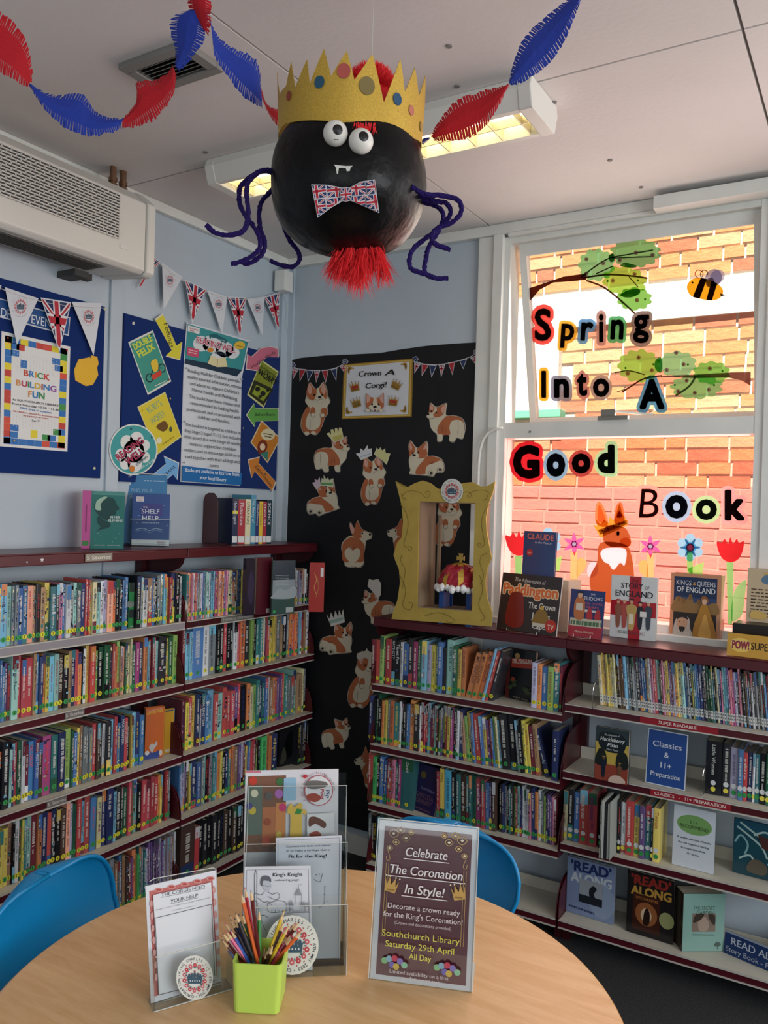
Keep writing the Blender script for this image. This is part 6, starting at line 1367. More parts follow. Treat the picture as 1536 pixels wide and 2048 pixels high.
for sx in (-1, 1):
    for sy in (-1, 1): mb.box((ck.x+sx*.062-.011, ck.y+sy*.04-.003, ZTR), (ck.x+sx*.062+.011, ck.y+sy*.04+.003, zc0-.012))
    mb.box((ck.x+sx*.062-.003, ck.y-.04, ZTR+.02), (ck.x+sx*.062+.003, ck.y+.04, zc0-.03))
mb.build('blue_leg', M_royal, kr); MB().box((ck.x-.07, ck.y-.045, zc0-.014), (ck.x+.07, ck.y+.045, zc0-.010)).build('blue_platform', M_royal, kr)

# wire easels and front-facing books
def easel(cd, label):
    p, r, n_ = cd.p, cd.r, cd.n; n_ = V((n_.x, n_.y, 0)).normalized(); W = cd.W; z0 = V((0, 0, .0015))
    e = MB()
    for k in (.25, .75): e.tube([p+r*W*k+n_*.028+z0+V((0, 0, .012)), p+r*W*k+n_*.03+z0, p+r*W*k+n_*.002+z0, p+r*W*k-n_*.05+z0, p+r*W*k-n_*.045+V((0, 0, .09))], .0013, 6)
    e.tube([p+r*W*.25+n_*.03+z0, p+r*W*.5+n_*.045+z0, p+r*W*.75+n_*.03+z0], .0013, 6)
    return tag(e.build('wire_easel', M_wire), label, 'easel')
def cl(c):
    a = c.a; c.bg('#2c4474', 0); c.blob([(.0, .0), (.5, .05), (.75, .3), (.98, .9), (.98, .0)], '#a08050'); c.text('CLAUDE', (.10, a-.22), (.92, a-.25), .16, '#d8807c', bold=.0, halo='#8a3038', hw=.04); c.text('in the Palace', (.34, a-.34), (.86, a-.36), .06, '#c8ccd4', shear=.3); c.ell(.2, a-.62, .10, .10, '#b02c34'); c.text('NEW', (.14, a-.65), (.26, a-.65), .05, '#d8d0c8')
    c.text('Alex T Smith', (.06, .06), (.45, .06), .05, '#c8ccd4', shear=.3); c.rect(.5, .1, .85, .3, '#b8b0a4'); c.rect(.55, .3, .8, .55, '#a03038')
cover_book('blue book with pink title letters leaning on the window behind the dark square book', tuple(proj(V((hit(1040, 1200, 1, 3.20).x, 3.20, ZTR)))), 1102, 1062, ZTR, nF, '#2c4474', cl, T=.012, lean=.06)
def pd(c):
    a = c.a; c.bg('#352a28', .0); c.text('The Adventures of', (.22, a-.11), (.74, a-.13), .06, '#cfc8c0', shear=.1); c.text('Paddington', (.05, a-.30), (.95, a-.30), .15, '#d86a34', bold=.05, halo='#e0c8a0', hw=.06)
    c.text('The Crown', (.50, a-.48), (.94, a-.48), .09, '#d8d4cc', bold=.03); c.text('Jewels', (.57, a-.62), (.87, a-.62), .09, '#d8d4cc', bold=.03); c.text('Caper', (.60, a-.76), (.86, a-.76), .09, '#d8d4cc', bold=.03)
    c.blob([(.60, .12), (.62, .26), (.68, .34), (.78, .34), (.84, .26), (.86, .12)], '#8a6a2c'); c.rect(.60, .10, .86, .15, '#c8c0b0'); c.ell(.73, .37, .03, .03, '#c8a040'); c.blob([(.15, .08), (.16, .45), (.22, .55), (.36, .55), (.42, .42), (.44, .08)], '#7a2420'); c.ell(.90, .13, .09, .09, '#b83428'); c.text('TV', (.85, .08), (.95, .08), .07, '#e0d0c0', bold=.03)
cd, _ = cover_book('dark square book with orange title, The Crown Jewels Caper, next to the gold frame', (993, 1256), 1112, 1145, ZTR, V((-.2, -1, 0)), '#d0ccc8', pd, T=.006, lean=.16)
easel(cd, 'wire easel holding the dark square book with the orange title')
tag(MB().colr('#a89074').obox(hit(1113, 1262, 2, ZTR), V((.045, -.004, 0)), V((.02, .10, 0)), V((0, 0, .205))).build('book', M_pages, col=False), 'plain brown back of a book standing right of the dark square book', 'book')
def tu(c):
    a = c.a; c.bg('#22346c', .0); c.text('THE', (.58, a-.14), (.72, a-.14), .06, '#d0d0d4'); c.text('TUDORS', (.38, a-.28), (.94, a-.28), .10, '#d4d4d8', bold=.01); c.text('KINGS, QUEENS,', (.36, a-.40), (.96, a-.40), .06, '#c05c6c', bold=.01); c.text('SCRIBES', (.40, a-.50), (.85, a-.50), .06, '#c05c6c', bold=.01)
    c.rect(.45, a-.62, .85, a-.55, '#d0d0cc'); c.rect(0, 0, 1, .34, '#9c2434'); c.rect(.03, .30, .97, .52, '#b8b4a0'); c.dashes((.05, .33), (.95, .33), .12, '#4a6a4c', 3)
    c.blob([(.16, .52), (.12, .9), (.2, 1.12), (.34, 1.14), (.44, .95), (.42, .52)], '#b06a3c'); c.ell(.28, 1.18, .07, .08, '#d0a888'); c.ell(.28, 1.26, .10, .03, '#20202c'); c.rect(.18, .75, .38, .95, '#c8c0b0'); c.blob([(.5, .55), (.55, .8), (.62, .85), (.7, .55)], '#a82c34'); c.blob([(.75, .55), (.8, .78), (.88, .8), (.93, .55)], '#a82c34'); c.text('Marcia Williams', (.2, .12), (.75, .12), .06, '#d8c8b0')
cd, _ = cover_book('small blue and red book titled THE TUDORS on a wire easel', (1136, 1271), 1203, 1178, ZTR, nF, '#22346c', tu, T=.006, lean=.12); easel(cd, 'wire easel holding the Tudors book')
def person_fig(c, x, y, h, col, skin='#c89878', hat=None, w=1.0):
    c.blob([(x-.06*h*w, y), (x-.10*h*w, y+.45*h), (x-.13*h*w, y+.72*h), (x-.04*h, y+.82*h), (x+.04*h, y+.82*h), (x+.13*h*w, y+.72*h), (x+.10*h*w, y+.45*h), (x+.06*h*w, y)], col); c.ell(x, y+.90*h, .06*h, .075*h, skin, n=10)
    if hat: c.ell(x, y+.975*h, .10*h, .03*h, hat, n=10)
def se(c):
    a = c.a; c.bg('#d0d4d4', .0); c.rect(.40, 0, .66, a, '#a8202c'); c.rect(.0, a*.36, 1, a*.60, '#a8202c'); c.rect(0, a*.36, .38, a*.60, '#a8202c')
    c.text('THE', (.44, a-.14), (.60, a-.14), .07, '#5a1820'); c.text('STORY', (.22, a-.27), (.70, a-.27), .12, '#1c1c22', bold=.03); c.text('OF', (.74, a-.27), (.84, a-.27), .07, '#1c1c22'); c.text('ENGLAND', (.10, a-.45), (.92, a-.45), .13, '#1c1c22', bold=.03)
    for x, h_, col, hat in ((.17, .60, '#8a5a48', '#a83030'), (.31, .62, '#a84a40', None), (.66, .58, '#24242c', '#1c1c22'), (.84, .60, '#3c4450', '#d0d0d0')): person_fig(c, x, .25, h_, col, hat=hat)
    person_fig(c, .47, .22, .66, '#b89858', hat='#28242c', w=1.4); c.rect(.66, .50, .80, .62, '#d8d8d4'); c.rect(.42, .32, .52, .55, '#d8d0b8'); c.text('RICHARD', (.20, .10), (.42, .10), .07, '#5a5a5c'); c.text('BRASSAULT', (.45, .10), (.80, .10), .07, '#7a3a40')
cover_book('white book with a red cross titled STORY OF ENGLAND', (1219.5, 1273), 1310, 1150, ZTR, V((-.06, -1, 0)), '#cdd0d2', se, T=.02, lean=.02, spine='L', spcol='#c8ccd0')
def kq(c):
    a = c.a; c.bg('#c08a66', .0); c.rect(.07, .05, .93, a-.07, '#1c2c50'); q = (.07, .05, .93, a-.07); c.rect(.09, a*.42, .91, a*.66, '#33446c'); c.blob([(.08, a*.42), (.10, a*.62), (.2, a*.66), (.3, a*.60), (.42, a*.70), (.48, a*.58), (.60, a*.62), (.7, a*.56), (.92, a*.60), (.92, a*.42)], '#8a6a3c'); c.rect(.08, .06, .92, a*.43, '#2c2018')
    for x, y in ((.15, .58), (.25, .56), (.38, .62), (.55, .56)): c.rect(x, a*y, x+.06, a*(y+.08), '#7a5a30')
    c.text('KINGS', (.12, a-.24), (.42, a-.24), .10, '#c8d0d8', bold=.01); c.text('&', (.45, a-.23), (.52, a-.23), .07, '#c8a050'); c.text('QUEENS', (.54, a-.24), (.90, a-.24), .10, '#c8d0d8', bold=.01); c.text('OF ENGLAND', (.13, a-.38), (.90, a-.38), .11, '#d4dce0', bold=.02)
    c.blob([(.10, .08), (.09, .30), (.16, .50), (.28, .56), (.40, .48), (.42, .30), (.46, .12)], '#b8b0a4'); c.ell(.26, .40, .115, .15, '#c09878', n=16); c.blob([(.15, .44), (.18, .56), (.28, .58), (.36, .52), (.37, .46), (.28, .50), (.2, .48)], '#241c18'); c.blob([(.20, .30), (.32, .30), (.30, .22), (.26, .19), (.22, .22)], '#2c2018'); c.ell(.215, .41, .014, .01, '#1c1410', n=6); c.ell(.30, .41, .014, .01, '#1c1410', n=6)
    for k in range(9): c.line([(.10+.04*k, .10), (.12+.035*k, .22)], .008, '#d8d4cc')
    c.blob([(.52, .10), (.50, .35), (.58, .60), (.64, .78), (.74, .80), (.82, .62), (.90, .40), (.92, .12)], '#a8782c'); c.blob([(.60, .15), (.66, .45), (.72, .62), (.78, .45), (.84, .15)], '#c89a48'); c.ell(.70, .86, .05, .065, '#d0a888', n=12); c.blob([(.63, .84), (.64, .95), (.72, .97), (.77, .92), (.78, .82), (.73, .91), (.66, .90)], '#8a5a2c')
cover_book('tan book titled KINGS & QUEENS OF ENGLAND, rightmost of the window display books', (1338, 1280), 1438, 1145, ZTR, V((-.12, -1, 0)), '#c08a66', kq, T=.05, lean=.0, spine='R', spcol='#b88468', pages=True)
# card, black box and yellow sign at the right edge
sg = stand((1453, 1310), 1560, 1265, ZTR, V((-.10, -1, 0)), .1); sg.sheet('#c89c48', .002); sg.bg('#c49840', .0)
sg.ell(.26, sg.a*.5, .20, sg.a*.32, '#e0c060', n=14); sg.text('POW!', (.10, sg.a*.34), (.42, sg.a*.34), sg.a*.34, '#8a2c38', bold=.06, halo='#d8c088', hw=.05); sg.text('SUPER', (.46, sg.a*.36), (.86, sg.a*.36), sg.a*.32, '#1c1814', bold=.02); tag(sg.build('super_sign'), 'small yellow sign reading POW! SUPER at the right edge of the bookcase', 'sign')
q = hit(1463, 1304, 2, ZTR); bb = tag(MB().obox(q+V((0, .0, 0)), V((.26, -.015, 0)), V((.005, .10, 0)), V((0, 0, .105))).build('black_box', M_blk, bevel=.004), 'flat black box behind the yellow sign at the right edge', 'box')
c = stand((1487, 1303), 1600, 1137, ZTR, V((-.10, -1, 0)), .05); zb_ = .106; c.p += V((0, .03, zb_)); c.H -= zb_; c.a = c.H/c.W; c.sheet('#c8b89c', .002); c.bg('#c0ae90', .0)
c.blob([(.25, c.a-.22), (.35, c.a-.10), (.55, c.a-.08), (.75, c.a-.12), (.8, c.a-.24), (.6, c.a-.30), (.35, c.a-.30)], '#5a7a94'); c.dashes((.3, c.a-.12), (.7, c.a-.12), .05, '#c8a040', 3)
for k in range(9): c.dashes((.08, c.a-.42-.065*k), (.95, c.a-.42-.065*k), .022, '#4a3c2c', 20+k)
c.ell(.62, .25, .16, .16, '#dcd8cc'); c.text('R', (.56, .19), (.68, .19), .12, '#24344c', bold=.04); c.blob([(.08, .08), (.12, .22), (.3, .20), (.4, .12), (.3, .06)], '#c8a860'); tag(c.build('printed_card'), 'tan printed card standing on the black box at the right edge', 'card')
easel_p = hit(985, 1236, 2, ZTR)

# ---- front-facing books and signs standing on shelves
def shelf_item(*a_, **k): return cover_book(*a_, **k)
def gcov(c):
    a = c.a; c.bg('#1f7a3c', 0); c.rect(0, a*.80, 1, a, '#16241c'); c.rect(0, a*.22, .9, a*.40, '#142420'); c.ell(.15, a*.52, .5, .42, '#6f7c74', n=20); c.rect(.2, .06, .7, .22, '#8a9488')
    for k in range(6): c.dashes((.0, a*.62-.07*k), (.5, a*.62-.07*k), .02, '#3a4c44', k)
cover_book('green front cover turned outwards in the top row of the near-left bookcase', (257, 1256), 272.5, 1166, LZ[1]+.001, V((.96, -.28, 0)), '#1f7a3c', gcov, T=.01)
def oc(c):
    a = c.a; c.bg('#c2622c', 0); c.rect(0, 0, .72, .30, '#2c4488'); c.blob([(.0, .26), (.2, .34), (.5, .28), (.75, .36), (.75, .0), (.0, .0)], '#2c4488'); c.text('Awesome Friendly', (.08, a-.2), (.88, a-.12), .08, '#d8b8a8', bold=.02); c.text('ADVENTURE', (.05, a-.36), (.92, a-.28), .14, '#e0b03c', bold=.04)
    c.blob([(.22, .62), (.35, .8), (.5, .75), (.62, .9), (.66, .7), (.5, .5), (.42, .3), (.3, .42)], '#b8b4b0'); c.ell(.12, .32, .12, .12, '#d0ccc8'); c.ell(.86, .25, .09, .16, '#c8c0b8')
cd, _ = cover_book('orange front cover titled ADVENTURE at the end of the third shelf, near-left bookcase', (289, 1519), 326, 1417, LZ[3]+.001, V((.90, -.43, 0)), '#c2622c', oc, T=.018, spine='R', spcol='#c08a30')
def yc(c): a = c.a; c.bg('#c0902c', 0); c.rect(.06, a-.22, .9, a-.08, '#3a5068'); c.rect(.1, .15, .6, .4, '#b8b4a8')
cover_book('yellow book standing behind the orange cover on the third shelf', (327.5, 1508), 346, 1420, LZ[3]+.001, V((.95, -.3, 0)), '#c0902c', yc, T=.012, spine='R', spcol='#5a94b4')
def pl(c): a = c.a; c.bg('#241c2c', 0); c.blob([(.2, a*.5), (.5, a*.8), (.9, a*.6), (.7, a*.2), (.3, a*.3)], '#332a44')
cover_book('tall dark purple book in the top row of the far-left bookcase', (490, 1232), 508, 1118, LZ[1]+.001, V((.97, -.2, 0)), '#241c2c', pl, T=.02)
def mr(c): a = c.a; c.bg('#4a1622', 0); c.rect(.70, .05, .92, .28, '#a8a4a0')
cover_book('tall maroon book turned cover outwards in the far-left top row', (511, 1230), 541, 1116, LZ[1]+.001, V((.97, -.2, 0)), '#4a1622', mr, T=.02, spine='R', spcol='#8f9498')
def ls(c):
    a = c.a; c.bg('#2c4640', 0); c.rect(0, a*.62, 1, a, '#23303c'); c.rect(.0, a*.36, 1, a*.64, '#7c868c'); c.blob([(0, a*.36), (.3, a*.48), (.6, a*.44), (1, a*.52), (1, a*.30), (0, a*.30)], '#8c969a'); c.rect(.62, .06, .94, .26, '#9aa0a0'); c.ell(.1, .12, .06, .06, '#2f9a50')
    for k in range(7): c.dashes((.1, a*.72-.06*k), (.7, a*.72-.06*k), .015, '#a4acb0', 40+k)
cover_book('dark book with a grey landscape on its back cover, far-left top row', (543.5, 1230), 588, 1122, LZ[1]+.001, V((.93, -.36, 0)), '#2c4640', ls, T=.01)
def rd(c): a = c.a; c.bg('#98261e', 0); c.line([(.3, a*.8), (.45, a*.65), (.3, a*.5), (.5, a*.35)], .03, '#c8a050', sm=True); c.line([(.5, a*.7), (.6, a*.5), (.45, a*.3)], .02, '#b89048', sm=True); c.rect(.72, a*.72, .92, a*.9, '#c8c8c4')
cover_book('red book poking out at the right end of the far-left top row', (618, 1224), 647, 1126, LZ[1]+.001, V((.65, -.76, 0)), '#98261e', rd, T=.03, spine='L')
def bk_(c): a = c.a; c.bg('#14161a', 0); c.blob([(.4, a*.2), (.3, a*.5), (.45, a*.8), (.75, a*.85), (.95, a*.6), (.8, a*.3)], '#050608'); c.blob([(.1, .1), (.15, .6), (.3, .8), (.4, .3)], '#3a3c34'); c.rect(.72, .08, .92, .24, '#7c8084')
cover_book('large black covered book at the far end of the fourth shelf, far-left bookcase', (557, 1535), 594, 1458, LZ[4]+.001, V((.96, -.25, 0)), '#14161a', bk_, T=.02)
def mp(c):
    a = c.a; c.bg('#171a1c', 0); c.rect(0, 0, .12, a, '#5a2420'); c.poly([(.16, a-.58), (.88, a-.52), (.88, a-.24), (.16, a-.30)], '#a83c2c'); c.poly([(.18, a-.44), (.86, a-.385), (.86, a-.365), (.18, a-.42)], '#c8a890'); c.text('MR. PENGUIN', (.20, a-.42), (.85, a-.37), .12, '#d8d0c4', bold=.03); c.ell(.36, a-.20, .09, .09, '#9c7a50')
    for x, y, s_ in ((.25, .5, .14), (.3, .38, .12), (.72, .3, .14), (.8, .22, .12), (.18, .3, .1)):
        for k in range(5): t_ = .5+k*.55; c.line([(x, y), (x+s_*math.cos(t_), y+s_*math.sin(t_)*1.2)], .035, '#3f4c30')
    c.ell(.26, .62, .07, .07, '#8a3c2c'); c.text('ALEX T. SMITH', (.3, .06), (.8, .02), .05, '#a0988c')
cover_book('dark cover with a red title plate and green leaves, middle bookcase', (1011, 1395), 1068, 1296, RZ1[1]+.001, V((-.15, -1, 0)), '#5a2420', mp, T=.02, lean=.03)
def gg(c): a = c.a; c.bg('#251c4c', 0); c.ell(.35, a*.78, .12, .12, '#6a5a24'); c.text('GANGSTA', (.12, a*.30), (.88, a*.28), .16, '#6a4c5c', bold=.02); c.text('GRANNY', (.14, a*.18), (.84, a*.16), .16, '#6a4c5c', bold=.02); c.text('David Walliams', (.3, a*.48), (.9, a*.46), .09, '#8a84a8', shear=.3); c.dashes((.12, .08), (.86, .06), .05, '#6a4c5c', 9)
cover_book('dark purple cover with a yellow moon leaning on the third shelf of the middle bookcase', (823, 1617), 868, 1524, RZ1[3]+.001, V((-.25, -1, 0)), '#251c4c', gg, T=.014, lean=.14)
def hf(c):
    a = c.a; c.bg('#2c3638', 0); c.rect(0, 0, 1, a*.72, '#b8a048'); c.rect(0, 0, 1, a*.32, '#8a4030'); c.blob([(.0, a*.3), (.1, a*.58), (.3, a*.55), (.35, a*.3)], '#20241c'); c.blob([(.65, a*.3), (.7, a*.58), (.95, a*.56), (1, a*.3)], '#20241c'); c.blob([(.08, a*.72), (.12, a*.88), (.3, a*.92), (.6, a*.93), (.85, a*.88), (.92, a*.74), (.85, a*.6), (.6, a*.55), (.35, a*.56), (.15, a*.62)], '#1c2224')
    c.text('The Adventures of', (.26, a*.85), (.72, a*.86), .06, '#c8ccc8', shear=.3); c.text('Huckleberry', (.14, a*.75), (.88, a*.76), .12, '#d8dcd8', shear=.2, bold=.02); c.text('Finn', (.36, a*.655), (.68, a*.66), .11, '#d8dcd8', shear=.2, bold=.02); c.text('Mark Twain', (.34, a*.585), (.70, a*.585), .06, '#c8ccc8', shear=.2)
    for x, h_, k in ((.27, .62, '#1c2430'), (.76, .5, '#6a4c34')): person_fig(c, x, .12, h_, k, '#6a4c34', '#a08c4c')
    c.blob([(.45, .0), (.55, .2), (.8, .22), (.95, .05)], '#c8b0a0')
cd, _ = cover_book('book with a yellow cover and black cloud of title lettering, second shelf at the right', (1188.5, 1557), 1254, 1452, RZ2[2]+.001, V((-.05, -1, 0)), '#3a4448', hf, T=.02, lean=.04)
def signc(label, bl, xr, yt, z, n, lean, paper_, fn, name='shelf_sign', t=.0015, m=None):
    c = stand(bl, xr, yt, z, n, lean); c.sheet(paper_, t); fn(c); return tag(c.build(name, m or M_card), label, 'sign')
def f1(c):
    a = c.a; c.rect(.025, .025, .975, a-.025, '#1c4488'); c.ct('Classics', a-.42, .14, '#ccd4dc', .72, bold=.02); c.ct('&', a-.66, .13, '#ccd4dc', .12, bold=.02); c.ct('11+', a-.93, .14, '#ccd4dc', .27, bold=.02); c.ct('Preparation', a-1.16, .12, '#ccd4dc', .74, bold=.02)
signc('blue card sign reading Classics & 11+ Preparation', (1290, 1565), 1370, 1456, RZ2[2]+.001, V((-.08, -1, 0)), .10, '#c4ccd4', f1)
def f2(c):
    a = c.a; c.ell(.5, a-.42, .42, .24, '#6f9c58', n=28); c.ct('11+', a-.40, .08, '#24341c', .18, bold=.01); c.ct('RECOMMEND', a-.52, .085, '#24341c', .68, bold=.01)
    for k, (s_, w_) in enumerate((('A sample selection of books', .80), ('that are suggested reading', .74), ('in preparation of the', .58), ('11+ exams', .28))): c.ct(s_, a-.80-.12*k, .05, '#2c343c', w_, bold=.02)
signc('white paper sign with a green oval reading 11+ RECOMMEND', (1343.5, 1728), 1427, 1608, RZ2[3]+.001, V((-.05, -1, 0)), .05, '#c4ccd4', f2)
def oce(c):
    a = c.a; c.bg('#1c4450', 0); c.rect(0, a*.8, 1, a, '#1f4c60')
    for i, pts in enumerate(([(.05, .9), (.3, .75), (.5, .6), (.6, .4)], [(.02, .6), (.12, .75), (.25, .6), (.2, .4)], [(.35, .8), (.55, .9), (.7, .8), (.6, .6)], [(.8, .6), (.95, .7), (.9, .5)], [(.1, .3), (.3, .4), (.4, .2)], [(.6, .3), (.8, .35), (.95, .2)], [(.1, 1.0), (.35, .85), (.6, .7)])): c.line(pts, .035, '#7aa4a8' if i % 2 else '#a0bcb8', sm=True)
    c.poly([(.42, a-.22), (.68, a-.28), (.72, a-.52), (.5, a-.46)], '#4c2c28'); c.blob([(.25, .1), (.3, .3), (.45, .35), (.6, .25), (.55, .08)], '#5a5448')
cover_book('large picture book with a stormy sea cover, third shelf at the right edge', (1466, 1744), 1580, 1636, RZ2[3]+.001, V((-.05, -1, 0)), '#1c4450', oce, T=.01)
cd = stand((1202, 1714), 1216, 1600, RZ2[3]+.001, V((0, -1, 0))); mb = MB()
for k in range(3): mb.colr('#b4b8b0' if k != 1 else '#24262a'); mb.obox(cd.p+V((.002+.010*k, -.012+.002*k, 0)), V((.008, 0, 0)), V((0, .12, 0)), V((0, 0, cd.H*(1-.02*k))))
mb.colr('#9aa098'); mb.obox(cd.p+V((-.004, -.014, 0)), V((.0015, 0, 0)), V((0, .12, 0)), V((.004, 0, cd.H))); mb.obox(cd.p+V((.034, -.014, 0)), V((.0015, 0, 0)), V((0, .12, 0)), V((-.003, 0, cd.H))); tag(mb.build('book', M_print, col=True), 'book with white page edges turned outwards on the right-hand third shelf', 'book')
def ra(col, tcol, lcol, pic):
    def f_(c):
        a = c.a; c.bg(col, 0); c.text("'READ'", (.08, a-.26), (.92, a-.24), .20, tcol, bold=.06); c.text('ALONG', (.08, a-.50), (.94, a-.46), .19, lcol, bold=.06); pic(c)
    return f_
def pa(c): a = c.a; c.ell(.75, a*.35, .28, .36, '#8494ac', n=20); c.rect(.26, a*.24, .76, a*.66, '#8c949c'); c.rect(.26, a*.24, .76, a*.38, '#20242c'); c.blob([(.5, a*.36), (.48, a*.5), (.56, a*.58), (.64, a*.54), (.58, a*.44), (.62, a*.36)], '#1c2028'); c.dashes((.05, .12), (.6, .10), .04, '#2c3c60', 3); c.ell(.84, a*.55, .08, .08, '#8494ac')
cover_book('pale blue READ ALONG book pack on the bottom shelf', (1133, 1822), 1226, 1712, RZ2[4]+.001, V((-.03, -1, 0)), '#6c7c98', ra('#7484a4', '#24305c', '#b4bcc4', pa), T=.02, m=M_gloss)
def pb(c): a = c.a; c.rect(.12, a*.08, .72, a*.66, '#3a1c14'); c.ell(.42, a*.36, .24, .26, '#8a5430', n=18); c.ell(.42, a*.34, .12, .16, '#c8b090', n=12); c.blob([(.36, a*.2), (.38, a*.4), (.44, a*.46), (.5, a*.38), (.48, a*.2)], '#241410'); c.text('WITCH HUNTERS', (.18, a*.58), (.66, a*.58), .06, '#b87a40', bold=.01); c.ell(.86, a*.35, .16, .18, '#8c9060')
cover_book('dark READ ALONG book pack with red letters on the bottom shelf', (1253, 1862), 1345, 1740, RZ2[4]+.001, V((-.03, -1, 0)), '#171416', ra('#1c1818', '#8a2c24', '#b0863c', pb), T=.02)
def sgd(c):
    a = c.a; c.bg('#7fa49a', 0); c.text('THE SECRET', (.24, a-.36), (.76, a-.38), .08, '#3c4c48', bold=.01); c.text('GARDEN', (.32, a-.48), (.74, a-.50), .09, '#3c4c48', bold=.01); c.rect(.22, a*.34, .78, a*.66, '#7c6c60'); c.blob([(.4, a*.36), (.36, a*.5), (.45, a*.6), (.55, a*.58), (.62, a*.48), (.58, a*.36)], '#a08c7c'); c.blob([(.24, a*.5), (.3, a*.64), (.5, a*.65), (.42, a*.55)], '#3c342c'); c.blob([(.6, a*.64), (.76, a*.62), (.76, a*.46), (.66, a*.52)], '#3c342c'); c.dashes((.24, a*.28), (.76, a*.27), .03, '#66847c', 4); c.blob([(.78, .12), (.80, .2), (.86, .22), (.92, .18), (.9, .12)], '#4c5c54'); c.rect(.845, .05, .865, .14, '#4c5c54')
cover_book('mint green book titled THE SECRET GARDEN standing on the bottom shelf', (1364, 1903), 1447, 1788, RZ2[4]+.001, V((.7, -1, 0)), '#241c18', sgd, T=.07, spine='L', spcol='#2c221c')
def f3(c): a = c.a; c.rect(0, .02, 1, a-.02, '#143060'); c.rect(0, a-.03, 1, a, '#8c98a8'); c.text('READ ALONG', (.10, a-.52*a), (.98, a-.56*a), a*.30, '#b8c0cc', bold=.02); c.text('Story Book - Free to borrow', (.03, a*.14), (1.25, a*.06), a*.22, '#a8b0bc')
signc('blue card strip reading READ ALONG Story Book at the bottom right', (1447, 1905), 1590, 1859, RZ2[4]+.001, V((-.28, -1, 0)), .12, '#143060', f3)
def pcx(c): a = c.a; c.rect(.1, a*.1, .9, a*.6, '#3a1c20'); c.ell(.5, a*.3, .3, .2, '#8a5430'); c.dashes((.2, a*.5), (.8, a*.5), .1, '#b87a40', 4)
cover_book('purple READ ALONG book pack with yellow-green letters at the bottom right edge', (1503, 1860), 1600, 1795, RZ2[4]+.001, V((-.03, -1, 0)), '#3a2450', ra('#3a2450', '#9aa440', '#b06a34', pcx), T=.02)
def wire(px, py, z, label):
    p = hit(px, py, 2, z+.001); e = MB().tube(spline3([p, p+V((0, 0, .07)), p+V((.004, .02, .10)), p+V((.004, .06, .10)), p+V((.004, .09, .06)), p+V((.004, .09, .0015))]), .0015, 6).tube([p+V((0, 0, .0015)), p+V((.004, .09, .0015))], .0015, 6); return tag(e.build('wire_bookend', M_wire), label, 'bookend')
def spline3(P, n=4):
    out = []
    for i in range(len(P)-1):
        p0, p1, p2, p3 = P[max(i-1, 0)], P[i], P[i+1], P[min(i+2, len(P)-1)]
        for k in range(n): t = k/n; out.append(.5*((2*p1)+(p2-p0)*t+(2*p0-5*p1+4*p2-p3)*t*t+(3*p1-p0-3*p2+p3)*t**3))
    return out+[P[-1]]
wire(1185, 1418, RZ2[1], 'bent wire bookend left of the thin readers on the right-hand top row'); wire(1404, 1592, RZ2[2], 'bent wire bookend left of the thick black book')
MB_ = MB().prism([(LF-.004, along(372, (LF, 0, LZ[1]), (0, 1, 0)), LZ[1]+.0012), (LF-.004, along(372, (LF, 0, LZ[1]), (0, 1, 0))+.012, LZ[1]+.0012), (LF-.004, along(372, (LF, 0, LZ[1]), (0, 1, 0))+.012, LZ[1]+.06), (LF-.004, along(372, (LF, 0, LZ[1]), (0, 1, 0)), LZ[1]+.085)], (-.002, 0, 0))
tag(MB_.build('shelf_divider', M_lip), 'short grey metal divider at the joint in the top row of the left bookcases', 'divider')
# ================================================================ table, chairs and things on the table
TZ = .67; TC_ = V((-.929, 1.305, TZ)); TR_ = .614
tb = empty('round_table', (TC_.x, TC_.y, 0), 'round table with a beech laminate top in the foreground', 'table')
top = MB().lathe((TC_.x, TC_.y, TZ), [(.0001, 0), (TR_-.006, 0), (TR_-.001, -.003), (TR_, -.008), (TR_, -.018), (TR_-.004, -.024), (.0001, -.024)], n=96)
top.build('table_top', M_wood, tb, smooth=False)
MB().lathe((TC_.x, TC_.y, TZ), [(TR_+.0008, -.004), (TR_+.0012, -.020), (TR_+.0002, -.020), (TR_+.0002, -.004)], n=96).build('table_edge', mat('beech_edge_band', '#c9a274', .4), tb)
for a in range(4):
    t_ = a*math.pi/2+.5; c_, s_ = math.cos(t_), math.sin(t_)
    MB().tube([(TC_.x+c_*.40, TC_.y+s_*.40, TZ-.024), (TC_.x+c_*.50, TC_.y+s_*.50, .0)], .016, 12).build('leg', M_metal, tb)
MB().tube([(TC_.x+.38*math.cos(a*.2618), TC_.y+.38*math.sin(a*.2618), TZ-.035) for a in range(25)], .010, 6, caps=False).build('under_frame', M_metal, tb)

